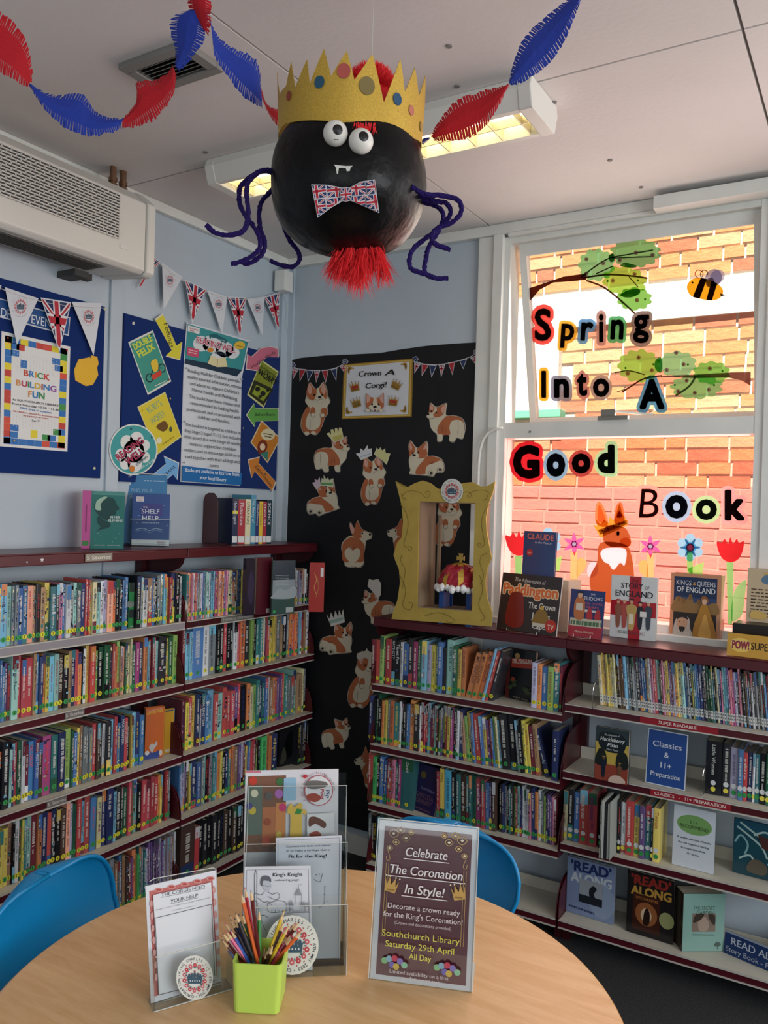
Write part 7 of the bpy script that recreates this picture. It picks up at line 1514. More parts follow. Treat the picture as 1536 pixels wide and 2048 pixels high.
def chair(cx, cy, nx, ny, label, hz_=0.0):
    root = empty('school_chair', (cx, cy, 0), label, 'chair'); f_ = V((nx, ny, 0)).normalized(); r_ = V((-f_.y, f_.x, 0))
    prof = [(.37, .375, .17), (.385, .395, .185), (.36, .408, .195), (.28, .410, .20), (.18, .405, .20), (.09, .41, .20), (.04, .425, .20), (.01, .455, .205), (-.008, .50, .21), (-.022, .56, .215), (-.034, .59, .225), (-.043, .62, .223)]
    zt = .725+hz_; z1 = .62
    for k in range(1, 11): t_ = k/10; z_ = z1+(zt-z1)*math.sin(t_*math.pi/2); prof.append((-.043-.02*t_, z_, .223*(max(0, math.cos(t_*math.pi/2))**.42)*(1-.02*t_)+.001))
    n = 16; vs = []; fs = []
    for (x, z_, w_) in prof:
        for k in range(n+1):
            u = -1+2*k/n; bend = .045*(1-u*u) if z_ > .45 else 0; dip = .012*(1-u*u) if z_ < .45 else 0
            vs.append(V((cx, cy, 0))+f_*(x-bend+.02)+r_*(u*w_)+V((0, 0, z_-dip)))
    for i in range(len(prof)-1):
        for k in range(n): fs.append((i*(n+1)+k, i*(n+1)+k+1, (i+1)*(n+1)+k+1, (i+1)*(n+1)+k))
    o = MB().add(vs, fs).build('seat_shell', M_blue, root, smooth=True); s_ = o.modifiers.new('s', 'SOLIDIFY'); s_.thickness = .006; o.modifiers.new('b', 'SUBSURF').render_levels = 1
    rim = [vs[i*(n+1)] for i in range(len(prof))]+[vs[(len(prof)-1)*(n+1)+k] for k in range(n+1)]+[vs[i*(n+1)+n] for i in reversed(range(len(prof)))]
    rim = [p for i, p in enumerate(rim) if i == 0 or (p-rim[i-1]).length > .004]
    MB().tube(rim, .0055, 8).build('shell_rim', M_blue, root, smooth=True)
    P = lambda a, b, z_: V((cx, cy, 0))+f_*a+r_*b+V((0, 0, z_))
    for sx in (-1, 1):
        MB().tube([P(.30, sx*.15, .385), P(.36, sx*.19, .0)], .0095, 10).build('leg', M_metal, root); MB().tube([P(.06, sx*.15, .385), P(-.06, sx*.19, .0)], .0095, 10).build('leg', M_metal, root)
        MB().tube([P(.31, sx*.15, .385), P(.05, sx*.15, .385)], .009, 8).build('seat_rail', M_metal, root)
    return root
chair(-1.035, 2.11, -.10, -1, 'blue plastic school chair behind the burgundy sign on the far side of the table')
chair(-1.612, 1.262, 1, .22, 'blue plastic school chair at the left edge beside the bookcase', .03)

def nfrom(a, b, z):
    d_ = hit(b[0], b[1], 2, z)-hit(a[0], a[1], 2, z); return V((d_.y, -d_.x, 0)).normalized()
# burgundy sign in a slanted acrylic holder
nS = nfrom((742, 1958), (942, 1985), TZ)
c = stand((740, 1957), 942.5, 1640, TZ+.001, nS, .20); a = c.a
hold = empty('acrylic_sign_holder', c.p, 'slanted clear acrylic holder of the burgundy sign on the table', 'sign holder')
MB().obox(c.p-c.r*.002+c.n*.0012-c.n*.0, c.r*(c.W+.004), c.u*(c.H+.003), c.n*.0015).build('front_plate', M_acryl, hold)
foot = V((-c.n.x, -c.n.y, 0)).normalized()*-1
m_ = MB().obox(c.p-c.r*.002-c.n*.004, c.r*(c.W+.004), c.u*(c.H+.003), -c.n*.0015); m_.build('back_plate', M_acryl, hold)
e = MB().obox(c.p-c.r*.002+c.u*(c.H+.003), c.r*(c.W+.004), c.n*.003, c.u*.0015).obox(c.p-c.r*.002-V((0, 0, .0005)), c.r*(c.W+.004), V((-c.n.x, -c.n.y, 0))*.11, V((0, 0, .0015))).obox(c.p-c.r*.0035, c.r*.0015, c.u*(c.H+.003), c.n*.003).obox(c.p+c.r*(c.W+.001), c.r*.0015, c.u*(c.H+.003), c.n*.003)
e.build('acrylic_edge', M_acryledge, hold)
c.sheet('#cfcfd4', .0006); c.rect(.055, .045, .945, a-.055, '#5e2a31')
G1, G2 = '#a88a54', '#c9b078'
for sx in (0, 1):
    X = lambda x: x if sx == 0 else 1-x
    for i, (x, y, r_) in enumerate(((.15, .12, .05), (.22, .08, .04), (.28, .15, .04), (.18, .20, .035), (.12, .26, .03), (.33, .09, .03))):
        c.line([(X(x-r_), a-y), (X(x), a-y+r_*.8), (X(x+r_), a-y), (X(x), a-y-r_*.8), (X(x-r_), a-y)], .008, G1, sm=True)
        c.poly([(X(x-.018), a-y), (X(x), a-y+.014), (X(x+.018), a-y), (X(x), a-y-.014)], G2 if i % 2 else '#d8ccb0')
    c.line([(X(.10), a-.28), (X(.13), a-.36), (X(.10), a-.38), (X(.09), a-.34)], .006, G1, sm=True)
    for k in (.095, .12): c.line([(X(k), a-.40), (X(k), .40)], .005, G1)
c.text('Celebrate', (.29, a-.315), (.71, a-.315), .085, '#d8d4d4', bold=.02, shear=.18); c.rect(.27, a-.345, .73, a-.337, '#d8d4d4')
c.text('The Coronation', (.14, a-.49), (.87, a-.49), .085, '#d8d4d4', bold=.02, shear=.18); c.rect(.12, a-.52, .88, a-.512, '#d8d4d4')
c.text('In Style!', (.30, a-.665), (.70, a-.665), .085, '#d8d4d4', bold=.02, shear=.18); c.rect(.27, a-.695, .73, a-.687, '#d8d4d4')
for X0, q_ in ((.16, -.2), (.84, .2)):
    cc, ss = math.cos(q_), math.sin(q_); R_ = lambda x, y: (X0+x*cc-y*ss, a-.61+x*ss+y*cc)
    c.poly([R_(*p) for p in ((-.07, .06), (-.045, .0), (-.03, .08), (0, .01), (.03, .08), (.045, 0), (.07, .06), (.055, -.06), (-.055, -.06))], '#b8924c'); c.rect(X0-.04, a-.655, X0+.04, a-.64, '#8a6830')
    for x in (-.07, -.03, .03, .07): c.ell(*R_(x, .085), .008, .008, '#e0d4b0', n=6, up=False)
    c.lay += 1
c.text('Decorate a crown ready', (.14, a-.815), (.86, a-.815), .05, '#d4cccc', bold=.0); c.text("for the King's Coronation!", (.10, a-.895), (.89, a-.895), .05, '#d4cccc', bold=.0); c.text('(Crown and decorations provided)', (.22, a-.955), (.78, a-.955), .03, '#c4b8b8')
c.text('Southchurch Library', (.10, a-1.075), (.87, a-1.075), .058, '#cfc850', bold=.0); c.text('Saturday 29th April', (.14, a-1.17), (.82, a-1.17), .056, '#cfc850'); c.text('All Day', (.38, a-1.26), (.60, a-1.26), .054, '#cfc850')
for X0 in (.24, .76):
    for x, y, k in ((-.10, 0, '#7aa878'), (-.055, .02, '#7aa0b0'), (0, .03, '#b03a50'), (.055, .01, '#7a6aa8'), (.10, -.02, '#80b090'), (-.02, -.03, '#6a60a0'), (.02, -.04, '#b8a048')): c.ell(X0+x, a-1.30+y, .032, .03, k, n=10)
c.text('Limited availability on a first', (.2, a-1.40), (.78, a-1.40), .034, '#c8bcbc'); c.text('come, first served basis', (.28, a-1.445), (.70, a-1.445), .034, '#c8bcbc')
tag(c.build('burgundy_sign', M_gloss), 'burgundy sign reading Celebrate The Coronation In Style! on the table', 'sign')

# small holder with the corgi sheets
nC = nfrom((307, 2024), (465, 1978), TZ)
b0 = hit(307, 2024, 2, TZ+.001); rC = V((0, 0, 1)).cross(nC); W_ = along(465, b0, rC)
h2 = empty('clear_leaflet_holder', b0, 'small clear holder with the corgi competition sheets at the left of the table', 'leaflet holder')
bk = stand((302, 2007), 441, 1764, TZ+.004, nC, .16)
bk.p = bk.p
m_ = MB(); m_.obox(b0, rC*W_, V((0, 0, .105)), nC*.0018); m_.obox(b0, rC*W_, -nC*.045, V((0, 0, .002))); m_.obox(b0, rC*.0018, V((0, 0, .105)), -nC*.035); m_.obox(b0+rC*W_, -rC*.0018, V((0, 0, .105)), -nC*.035)
bp = Cv(bk.p-bk.n*.0022, bk.n); q_ = [bp.P(*zH(*p)) for p in ((100, 850), (135, 828), (545, 752), (566, 765), (600, 1560), (112, 1712))]
m_.prism(q_, -bk.n*.0018); m_.build('holder', M_acryl, h2)
e = MB(); e.obox(b0+V((0, 0, .105)), rC*W_, nC*.002, V((0, 0, .0015))); e.obox(b0, rC*W_, nC*.002, V((0, 0, .0015)))
for i in range(5): e.tube([q_[i], q_[i+1]], .0009, 5)
e.build('acrylic_edge', M_acryledge, h2)
c = Cv(bk.p, bk.n, zH, step=.0002); q = [(72, 882), (563, 770), (602, 1545), (112, 1700)]; c.backing(q, '#cfd2d8', .002); c.poly(inset(q, .90), '#b86864')
for i in range(5):
    x_ = 165+90*i; c.ell(x_, 905-20*i, 30, 16, '#c88c86', n=10); c.ell(x_, 905-20*i, 20, 9, '#a84a48', n=10)
for i in range(7):
    for x_, o_ in ((112, 0), (548, -95)): c.ell(x_+i*5.5, 1000+o_+85*i, 12, 26, '#c89490', n=8)
c.poly([(122, 938), (525, 850), (566, 1530), (160, 1640)], '#d2d5da')
c.text('THE CORGIS NEED', (178, 950), (482, 888), 24, '#4a4c52', bold=.015); c.line([(178, 956), (482, 893)], 2.4, '#4a4c52'); c.text('YOUR HELP', (242, 994), (432, 950), 24, '#4a4c52', bold=.015); c.line([(242, 1000), (432, 956)], 2.4, '#4a4c52')
c.text('Design a crown to help the corgis get dressed up for', (140, 1045), (518, 958), 8, '#8a8c92'); c.text('the King\'s coronation!', (258, 1048), (408, 1016), 8, '#8a8c92')
for l_ in ([(134, 1098), (527, 1002)], [(134, 1098), (160, 1632)], [(527, 1002), (548, 1500)], [(160, 1632), (548, 1530)]): c.line(l_, 3.4, '#30343a')
tag(c.build('printed_sheet'), 'white sheet with a red patterned border headed THE CORGIS NEED YOUR HELP', 'sheet')
c = Cv(b0+nC*.0024, nC, ID, step=.0002); cp = zH(416, 1520); c.backing([(cp[0]+37*math.cos(a_*.2618), cp[1]+45*math.sin(a_*.2618)) for a_ in range(24)], '#cdcfc6', .0004); emblem(c, cp[0], cp[1], 44, sq=.83); tag(c.build('round_emblem', None, h2), 'round white coronation emblem sticker')

# tall three-tier holder
nT = nfrom((571, 1955), (692, 1950), TZ); f0 = hit(571, 1955, 2, TZ+.001); rT = V((0, 0, 1)).cross(nT); tL = along(482, f0, rT); tR = along(693, f0, rT); f0 = f0+rT*tL; W_ = tR-tL
h3 = empty('clear_leaflet_stand', f0, 'tall clear three-tier leaflet stand in the middle of the table', 'leaflet stand')
D1, D2, D3 = .0, .038, .075
nl = (Matrix.Rotation(-.13, 3, rT) @ nT)
def plane(d_, px=zH): return Cv(f0-nT*d_, nl, px, step=.0002)
ul = nl.cross(rT)
def topat(d_, py):
    lo, hi = 0, .6
    for _ in range(30):
        m2 = (lo+hi)/2
        if proj(f0-nT*d_+rT*W_*.7+ul*m2)[1] > py: lo = m2
        else: hi = m2
    return lo
m_ = MB(); e = MB()
for d_, py in ((D1, 1811), (D2, 1686), (D3, 1572)):
    H_ = topat(d_, py); o_ = f0-nT*d_; m_.obox(o_, rT*W_, ul*H_, nl*.0018); e.obox(o_+ul*H_, rT*W_, ul*.0012, nl*.002)
    for s_ in (0, W_): m_.obox(o_+rT*s_, rT*(.0015 if s_ == 0 else -.0015), ul*(H_*.98), -nT*.03); e.obox(o_+rT*s_, rT*(.0012 if s_ == 0 else -.0012), ul*H_, nl*.0015)
m_.obox(f0, rT*W_, -nT*.13, V((0, 0, .002))); o_ = f0-nT*(D3+.03); m_.obox(o_, rT*W_, ul*topat(D3+.03, 1545), nl*.0018)
m_.build('holder', M_acryl, h3); e.build('acrylic_edge', M_acryledge, h3)
# back leaflet
c = plane(D3+.024); q = [(772, 75), (1421, 63), (1415, 1080), (748, 1090)]; c.backing(q, '#d4d2d6', .003); c.poly([(775, 76), (880, 74), (880, 88), (774, 90)], '#c87080')
c.poly([(788, 115), (1055, 105), (1050, 640), (765, 645)], '#7a5440'); c.poly([(785, 180), (890, 175), (885, 520), (770, 525)], '#5f6c60'); c.poly([(890, 330), (985, 325), (975, 600), (885, 600)], '#b06c44'); c.poly([(985, 300), (1055, 295), (1045, 620), (975, 620)], '#c8844c')
for x, y, r_, k in ((825, 145, 28, '#b83c2c'), (835, 232, 26, '#d0ccb0'), (1005, 235, 30, '#a868b0'), (1030, 330, 26, '#c83a6c'), (820, 352, 26, '#c4b040'), (935, 250, 28, '#5c5854'), (1012, 150, 26, '#3c6a3c'), (925, 430, 24, '#9a4c30'), (1005, 520, 22, '#c8b050'), (800, 320, 22, '#4a4a80'), (920, 560, 30, '#c05a40'), (1000, 590, 24, '#502c20')): c.ell(x, y, r_, r_*1.1, k, n=12)
c.poly([(1040, 125), (1125, 122), (1122, 278), (1035, 282)], '#8fb4cc'); 
for k in range(4): c.dashes((1055+16*k, 268), (1056+16*k, 140), 6, '#2c4868', 30+k)
c.ell(1282, 210, 100, 106, '#b04858', n=30); c.ell(1282, 210, 94, 100, '#d4d2d4', n=30); c.blob([(1195, 150), (1250, 140), (1330, 150), (1340, 180), (1260, 200), (1200, 190)], '#6c6864'); c.blob([(1200, 240), (1260, 230), (1300, 260), (1260, 290), (1210, 275)], '#9c4434')
c.text('Pip', (1332, 205), (1338, 262), 24, '#28487c', up=(1, -.05), bold=.03); c.text('and', (1318, 222), (1320, 245), 8, '#30343a', up=(1, -.05)); c.text('Posy', (1293, 200), (1300, 272), 26, '#b02c40', up=(1, -.05), bold=.03)
c.ring_text('A New Pre School Series', 1282, 210, 118, 15, 215, 60, '#b06070', sq=.95); c.ring_text('Magic Light Pictures', 1282, 210, 112, 11, 70, 0, '#5c5c64', sq=.95); c.poly([(1165, 110), (1188, 95), (1208, 108), (1185, 128)], '#b02c34')
c.blob([(1070, 320), (1095, 300), (1110, 325), (1150, 295), (1168, 310), (1165, 335), (1195, 345), (1190, 380), (1165, 385), (1160, 640), (1085, 640), (1085, 390), (1065, 370)], '#d8b450'); c.poly([(1112, 370), (1130, 335), (1168, 340), (1155, 375)], '#3c8a44'); 
for k in range(3): c.dashes((1100+18*k, 600), (1100+18*k, 420), 6, '#6a5420', 50+k)
c.poly([(1200, 370), (1395, 360), (1392, 640), (1198, 640)], '#c4c6c4'); c.poly([(1204, 375), (1390, 365), (1388, 640), (1202, 640)], '#d6d6d6'); c.blob([(1215, 400), (1260, 390), (1330, 430), (1320, 470), (1260, 440), (1215, 460)], '#6a4438'); c.blob([(1215, 510), (1270, 490), (1300, 520), (1240, 545)], '#a04c3c')
tag(c.build('leaflet'), 'colourful leaflet with cartoon pictures at the back of the tall stand', 'leaflet')
c = plane(D2+.026); q = [(984, 545), (1443, 527), (1432, 1420), (985, 1430)]; c.backing(inset([(962, 575), (1430, 560), (1420, 1430), (965, 1440)], 1), '#bfc2c8', .001)
c = plane(D2+.024); c.backing(q, '#cdd0d8', .002); 
for l_ in ([(998, 560), (1428, 543)], [(998, 560), (998, 1400)], [(1428, 543), (1418, 1400)]): c.line(l_, 2.2, '#4c5058')
c.text('Connect the dots and colour', (1055, 610), (1368, 600), 14, '#4c5058'); c.text('in to make a carriage that is', (1058, 640), (1360, 632), 14, '#4c5058'); c.text('Fit for the King!', (1073, 683), (1337, 678), 23, '#24262c', bold=.03)
c.line([(1250, 830), (1290, 850), (1310, 790)], 3, '#70747c', sm=True); c.line([(1325, 880), (1320, 1000), (1280, 1030)], 3, '#70747c', sm=True)
for x, y in ((1265, 800), (1290, 795), (1325, 880), (1322, 935), (1340, 985)): c.ell(x, y, 3.5, 3.5, '#40444c', n=6)
tag(c.build('leaflet'), 'white dot-to-dot sheet reading Fit for the King! in the middle tier', 'leaflet')
c = plane(D1+.020); q = [(765, 746), (1226, 738), (1240, 1465), (745, 1480)]; c.backing(q, '#ced1d8', .0025)
for l_ in ([(780, 768), (1210, 760)], [(780, 768), (768, 1450)], [(1210, 760), (1222, 1450)]): c.line(l_, 2.2, '#3c4048')
c.text("King's Knight", (962, 812), (1168, 808), 24, '#202228', bold=.03); c.text('colouring page', (978, 845), (1145, 842), 15, '#50545c')
INK2 = '#4c5056'
c.line([(843, 765), (835, 800), (834, 1000), (838, 1130)], 4, INK2); c.line([(843, 765), (852, 800), (848, 1130)], 3, INK2)
c.blob([(875, 850), (885, 815), (915, 805), (945, 820), (950, 850), (925, 840), (900, 870), (880, 875)], '#5c6068'); c.blob([(890, 870), (900, 840), (940, 850), (952, 880), (930, 915), (905, 905)], '#b8bcc4'); c.line([(895, 872), (925, 880), (950, 876)], 3, INK2)
for pts in ([(905, 918), (880, 940), (840, 930), (835, 970), (860, 1000)], [(930, 918), (960, 935), (995, 925), (1010, 950), (985, 975), (930, 950)], [(860, 960), (900, 990), (930, 985), (955, 1010)], [(850, 1000), (870, 1060), (860, 1090), (900, 1080), (930, 1100)], [(925, 1000), (990, 980), (1040, 985), (1055, 1000), (1050, 1050), (940, 1060), (925, 1000)], [(880, 1090), (890, 1140), (920, 1200)]): c.line(pts, 3.2, INK2, sm=True)
for x in (955, 980, 1005, 1030): c.line([(x, 1060), (x, 1040)], 3, INK2)
for x0, y0, w_, h_ in ((1123, 940, 38, 60), (1080, 1010, 22, 45), (1165, 1015, 20, 40), (1190, 1020, 22, 40)):
    c.line([(x0, y0+h_), (x0, y0), (x0+w_, y0), (x0+w_, y0+h_)], 2.6, INK2); c.poly([(x0-5, y0), (x0+w_+5, y0), (x0+w_/2, y0-h_*.9)], '#8c9098')
c.line([(1142, 885), (1142, 860), (1165, 868)], 2.4, INK2); c.line([(1060, 1062), (1220, 1056)], 3, INK2); c.line([(1050, 1050), (1090, 1030), (1110, 1050)], 3, INK2)
for x in range(8): c.ell(1085+16*x, 1048, 6, 5, '#9ca0a8', n=6)
tag(c.build('leaflet'), 'white colouring sheet reading King\'s Knight in the front tier', 'leaflet')
c = Cv(f0+nl*.0024, nl, ID, step=.0002); cp = zH(1098, 1292); c.backing([(cp[0]+53*math.cos(a_*.2618), cp[1]+60*math.sin(a_*.2618)) for a_ in range(24)], '#cdcfc2', .0004); emblem(c, cp[0], cp[1], 59, sq=.88); tag(c.build('round_emblem', None, h3), 'large round coronation emblem sticker')

# lime pot with pencils
p0 = hit(466, 2026, 2, TZ+.0005); p1_ = hit(557, 2031, 2, TZ+.0005); rx = (p1_-p0); w_ = rx.length; rx.normalize(); bx = V((-rx.y, rx.x, 0)); H_ = .098; t0, t1 = w_/2, w_/2*1.10
ctr = p0+rx*w_/2+bx*w_/2
def rsq(h, z_, k=5, rc=.010):
    pts = []
    for cx_, cy_, a0 in ((1, 1, 0), (-1, 1, 90), (-1, -1, 180), (1, -1, 270)):
        for i in range(k): a_ = math.radians(a0+90*i/(k-1)); pts.append(ctr+rx*(cx_*(h-rc)+rc*math.cos(a_))+bx*(cy_*(h-rc)+rc*math.sin(a_))+V((0, 0, z_)))
    return pts
rings = [rsq(t0-.002, 0), rsq(t0, .002), rsq(t1, H_), rsq(t1-.0025, H_), rsq(t0-.003, .004)]; n = len(rings[0]); vs = [p for r_ in rings for p in r_]; fs = []
for i in range(4):
    for k in range(n): k2 = (k+1) % n; fs.append((i*n+k, i*n+k2, (i+1)*n+k2, (i+1)*n+k))
fs += [tuple(reversed(range(n))), tuple(4*n+k for k in range(n))]
pot = tag(MB().add(vs, fs).build('pencil_pot', M_lime, smooth=False), 'square lime green plastic pencil pot on the table', 'pot')
PC = dict(orange='#d8642c', red='#b02034', maroon='#5c1820', green='#2f8a3c', yellow='#d8b830', brown='#3c2418', blue='#1f4c9c', navy='#1c2c58', black='#1c1820', pink='#c8406c', dgreen='#1c4a38', grey='#4c5460')
PM = {k: mat('pencil_'+k, v, .3) for k, v in PC.items()}
tips = [(740, 925, 'orange'), (765, 885, 'red'), (808, 905, 'maroon'), (866, 1040, 'green'), (1045, 1045, 'yellow'), (1045, 1120, 'brown'), (1078, 1150, 'yellow'), (1122, 1130, 'red'), (1150, 1125, 'maroon'), (1172, 1183, 'orange'), (655, 1075, 'brown'), (700, 1062, 'black'),
        (722, 1070, 'grey'), (748, 1072, 'dgreen'), (665, 1105, 'black'), (692, 1100, 'navy'), (625, 1132, 'pink'), (672, 1140, 'navy'), (664, 1178, 'blue'), (632, 1190, 'pink'), (608, 1205, 'maroon'), (594, 1222, 'red'), (600, 1250, 'maroon'), (612, 1270, 'blue'), (742, 1112, 'yellow'), (822, 1255, 'dgreen'), (786, 1300, 'navy'),
        (905, 1300, 'orange'), (930, 1312, 'brown'), (948, 1290, 'maroon'), (966, 1282, 'brown'), (988, 1296, 'orange'), (1002, 1300, 'red'), (1092, 1212, 'pink'), (1068, 1222, 'red'), (1102, 1235, 'maroon'), (648, 1215, 'red'), (715, 1095, 'blue')]
dc = (ctr-CAM).dot(FWD); cnt = {}; rr = random.Random(9)
sel = sorted(tips)
tot = {}
for t_ in sel: tot[t_[2]] = tot.get(t_[2], 0)+1
for x, y, k in sel:
    X, Y = zH(x, y); tip = at_depth(X, Y, dc+rr.uniform(-.012, .030)); dx = (tip-ctr).dot(rx); dy = (tip-ctr).dot(bx)
    b = ctr+rx*max(-.03, min(.03, -.35*dx))+bx*max(-.028, min(.028, -.35*dy+rr.uniform(-.018, .018)))+V((0, 0, .006)); ax = (tip-b).normalized()
    cnt[k] = cnt.get(k, 0)+1
    s_ = ax.cross(V((0, 0, 1))).normalized(); t2 = ax.cross(s_); L = (tip-b).length; r_ = .0038
    o = MB().lathe(b, [(.0001, 0), (r_, 0), (r_, L-.020)], n=6, axis=ax, sx=s_, sy=t2).build('pencil', PM[k], loc=b)
    nm = {'dgreen': 'dark green', 'maroon': 'dark red'}.get(k, k)
    tag(o, ('%s %s pencil from the left in the lime pot' % (ordn[cnt[k]-1], nm)) if tot[k] > 1 else 'the only %s pencil in the lime pot' % nm, 'pencil', 'pencils in the lime pot')
    MB().lathe(b, [(r_, L-.020), (.0012, L-.005)], n=8, axis=ax, sx=s_, sy=t2).build('wood_tip', M_woodtip, o); MB().lathe(b, [(.0012, L-.005), (.0002, L)], n=6, axis=ax, sx=s_, sy=t2).build('lead', PM[k], o)
# ================================================================ hanging spider ball with paper crown, and the crepe streamer
DB = 1.90; BC_ = at_depth(698, 368, DB); rh = V((RW[0][0], RW[1][0], 0)).normalized(); fh = V((-rh.y, rh.x, 0))   # to the right / away from the camera
AX, AY, AZ = .181, .178, .162
sp_ = empty('hanging_spider', BC_, 'round black papier-mache spider with googly eyes hanging from the ceiling', 'decoration')
vs = []; fs = []; NU, NVV = 48, 28; rr = random.Random(4)
ph = [rr.uniform(0, 6.28) for _ in range(6)]
for j in range(NVV+1):
    th = math.pi*j/NVV; cz, sz = math.cos(th), math.sin(th)
    for i in range(NU):
        a_ = 2*math.pi*i/NU; q_ = 1+.010*math.sin(3*a_+ph[0]+2*th)+.008*math.sin(5*a_+ph[1])*sz+.007*math.sin(7*th+ph[2]+a_)
        ex = math.copysign(abs(sz)**.86, sz); ez = math.copysign(abs(cz)**.88, cz); wdt = 1+.05*cz*0
        vs.append(BC_+rh*(AX*ex*math.cos(a_)*q_)+fh*(AY*ex*math.sin(a_)*q_)+V((0, 0, AZ*ez*q_)))
for j in range(NVV):
    for i in range(NU): i2 = (i+1) % NU; fs.append((j*NU+i, (j+1)*NU+i, (j+1)*NU+i2, j*NU+i2))
body = MB().add(vs, fs).build('body', M_ball, sp_, smooth=True, merge=True)
def onball(px, py, k=1.0):
    v = ray(px, py); best = None
    lo, hi = DB-.3, DB
    for s_ in range(80):
        d_ = lo+(hi-lo)*s_/79; p = CAM+v*(d_/v.dot(FWD)); q_ = p-BC_; e_ = (abs(q_.dot(rh))/AX)**2.3+(abs(q_.dot(fh))/AY)**2.3+(abs(q_.z)/AZ)**2.3
        if e_ <= k: return p
    return CAM+v*(DB/v.dot(FWD))
nC_ = -ray(700, 330)
for (x, y, l, pxy) in ((671, 267, 'left', (676, 258)), (722, 283, 'right', (728, 271))):
    p = onball(x, y)+nC_*.006; R_ = .0262; e_ = MB().lathe(p-V((0, 0, R_)), [(max(.0001, R_*math.sin(math.pi*k/12)), R_-R_*math.cos(math.pi*k/12)) for k in range(13)], n=20).build('eye', M_eye, sp_, smooth=True, merge=True)
    pd_ = (at_depth(pxy[0], pxy[1], (p-CAM).dot(FWD)-R_)-p).normalized(); q1 = p+pd_*(R_*.93); s1 = pd_.cross(V((0, 0, 1))).normalized(); s2 = s1.cross(pd_)
    MB().lathe(q1, [(.0001, .0022), (.006, .0016), (.0105, -.0002), (.0115, -.003)], n=18, axis=pd_, sx=s1, sy=s2).build('pupil', M_blk, e_)
    if l == 'left':
        MB().tube([p+(at_depth(a_, b_, (p-CAM).dot(FWD))-p).normalized()*0+(at_depth(a_, b_, (p-CAM).dot(FWD)-R_*.93)-p).normalized()*R_*1.01 for a_, b_ in ((667, 284), (673, 287), (680, 285))], .0007, 5).build('eye_line', M_blk, e_)
c = Cv(onball(687, 338)+nC_*.002, nC_, zG, step=.0004); c.backing([(735, 738), (760, 742), (800, 746), (838, 745), (826, 756), (818, 790), (810, 792), (800, 757), (775, 756), (762, 758), (757, 790), (750, 788), (746, 755)], '#cfcfc8', .0015); c.build('fangs', None, sp_)
# bow tie
pb_ = onball(690, 395)+nC_*.012; bt = Cv(pb_, nC_, zG, step=.0003)
def lobe(pts, cells):
    bt.backing(pts, '#c9c8cc', .008)
    for (cx, cy, ex, ey) in cells:
        cl = [(cx-ex[0]-ey[0], cy-ex[1]-ey[1]), (cx+ex[0]-ey[0], cy+ex[1]-ey[1]), (cx+ex[0]+ey[0], cy+ex[1]+ey[1]), (cx-ex[0]+ey[0], cy-ex[1]+ey[1])]
        base = bt.lay; sub = clip_convex(inset(pts, .95), cl)
        if len(sub) > 2: union(bt, cx, cy, ex, ey, sub)
        bt.lay = base
    bt.lay += 9
cells = [(640+108*i, 885+84*j-9*i, (50, -6), (5, 38)) for i in range(4) for j in range(-1, 3)]
lobe([(610, 848), (700, 850), (790, 868), (790, 935), (720, 975), (645, 1030)], cells)
lobe([(815, 868), (880, 832), (960, 820), (984, 1005), (900, 968), (820, 935)], cells)
bt.backing([(770, 865), (830, 865), (838, 935), (778, 940)], '#b8b4bc', .012); bt.lay += 2
# knot sits in front of the lobes
k_ = Cv(pb_+nC_*.006, nC_, zG, step=.0003); kp = [(772, 868), (800, 862), (830, 868), (834, 900), (830, 935), (800, 942), (775, 936), (768, 900)]; k_.backing(kp, '#c4bfc4', .006); union(k_, 800, 902, (30, -3), (3, 34), inset(kp, .92))
tie = bt.build('bow_tie', None, sp_); k_.build('knot', None, tie)
# chenille legs (two-segment bends), each starts on the ball
def leg(pts, d0, d1, root_k=0):
    pp = []; n = len(pts)
    for i, (x, y) in enumerate(pts): X, Y = zG(x, y); t_ = i/(n-1); pp.append(at_depth(X, Y, d0+(d1-d0)*min(1, t_*1.5)))
    sp3 = spline3(pp, 7); MB().tube(sp3, .0052, 12, jit=.28).build('leg', M_chenille, sp_)
leg([(430, 785), (345, 770), (270, 830), (255, 900), (265, 1000), (240, 1100), (150, 1125), (80, 1110), (35, 1070)], DB-.03, DB-.08)
leg([(425, 790), (330, 775), (230, 850), (215, 920), (235, 1000), (290, 1070), (330, 1150), (310, 1220), (230, 1270), (170, 1282)], DB, DB-.03)
leg([(400, 875), (340, 940), (325, 1010), (330, 1090), (357, 1170), (332, 1240), (262, 1282), (230, 1272)], DB+.02, DB+.0)
leg([(455, 1060), (490, 1150), (535, 1210), (545, 1265), (500, 1300), (430, 1285), (385, 1265)], DB+.08, DB+.10)
leg([(1160, 860), (1230, 900), (1330, 910), (1410, 930), (1435, 990), (1390, 1050), (1300, 1090), (1270, 1140), (1300, 1180), (1375, 1205)], DB-.10, DB-.06)
leg([(1195, 908), (1290, 940), (1350, 950), (1375, 1000), (1340, 1060), (1270, 1120), (1180, 1190), (1150, 1250), (1160, 1310), (1240, 1340), (1290, 1360)], DB-.06, DB-.03)
leg([(1215, 940), (1310, 975), (1335, 1030), (1310, 1100), (1260, 1180), (1240, 1250), (1235, 1330), (1290, 1362), (1362, 1362)], DB-.03, DB+.02)
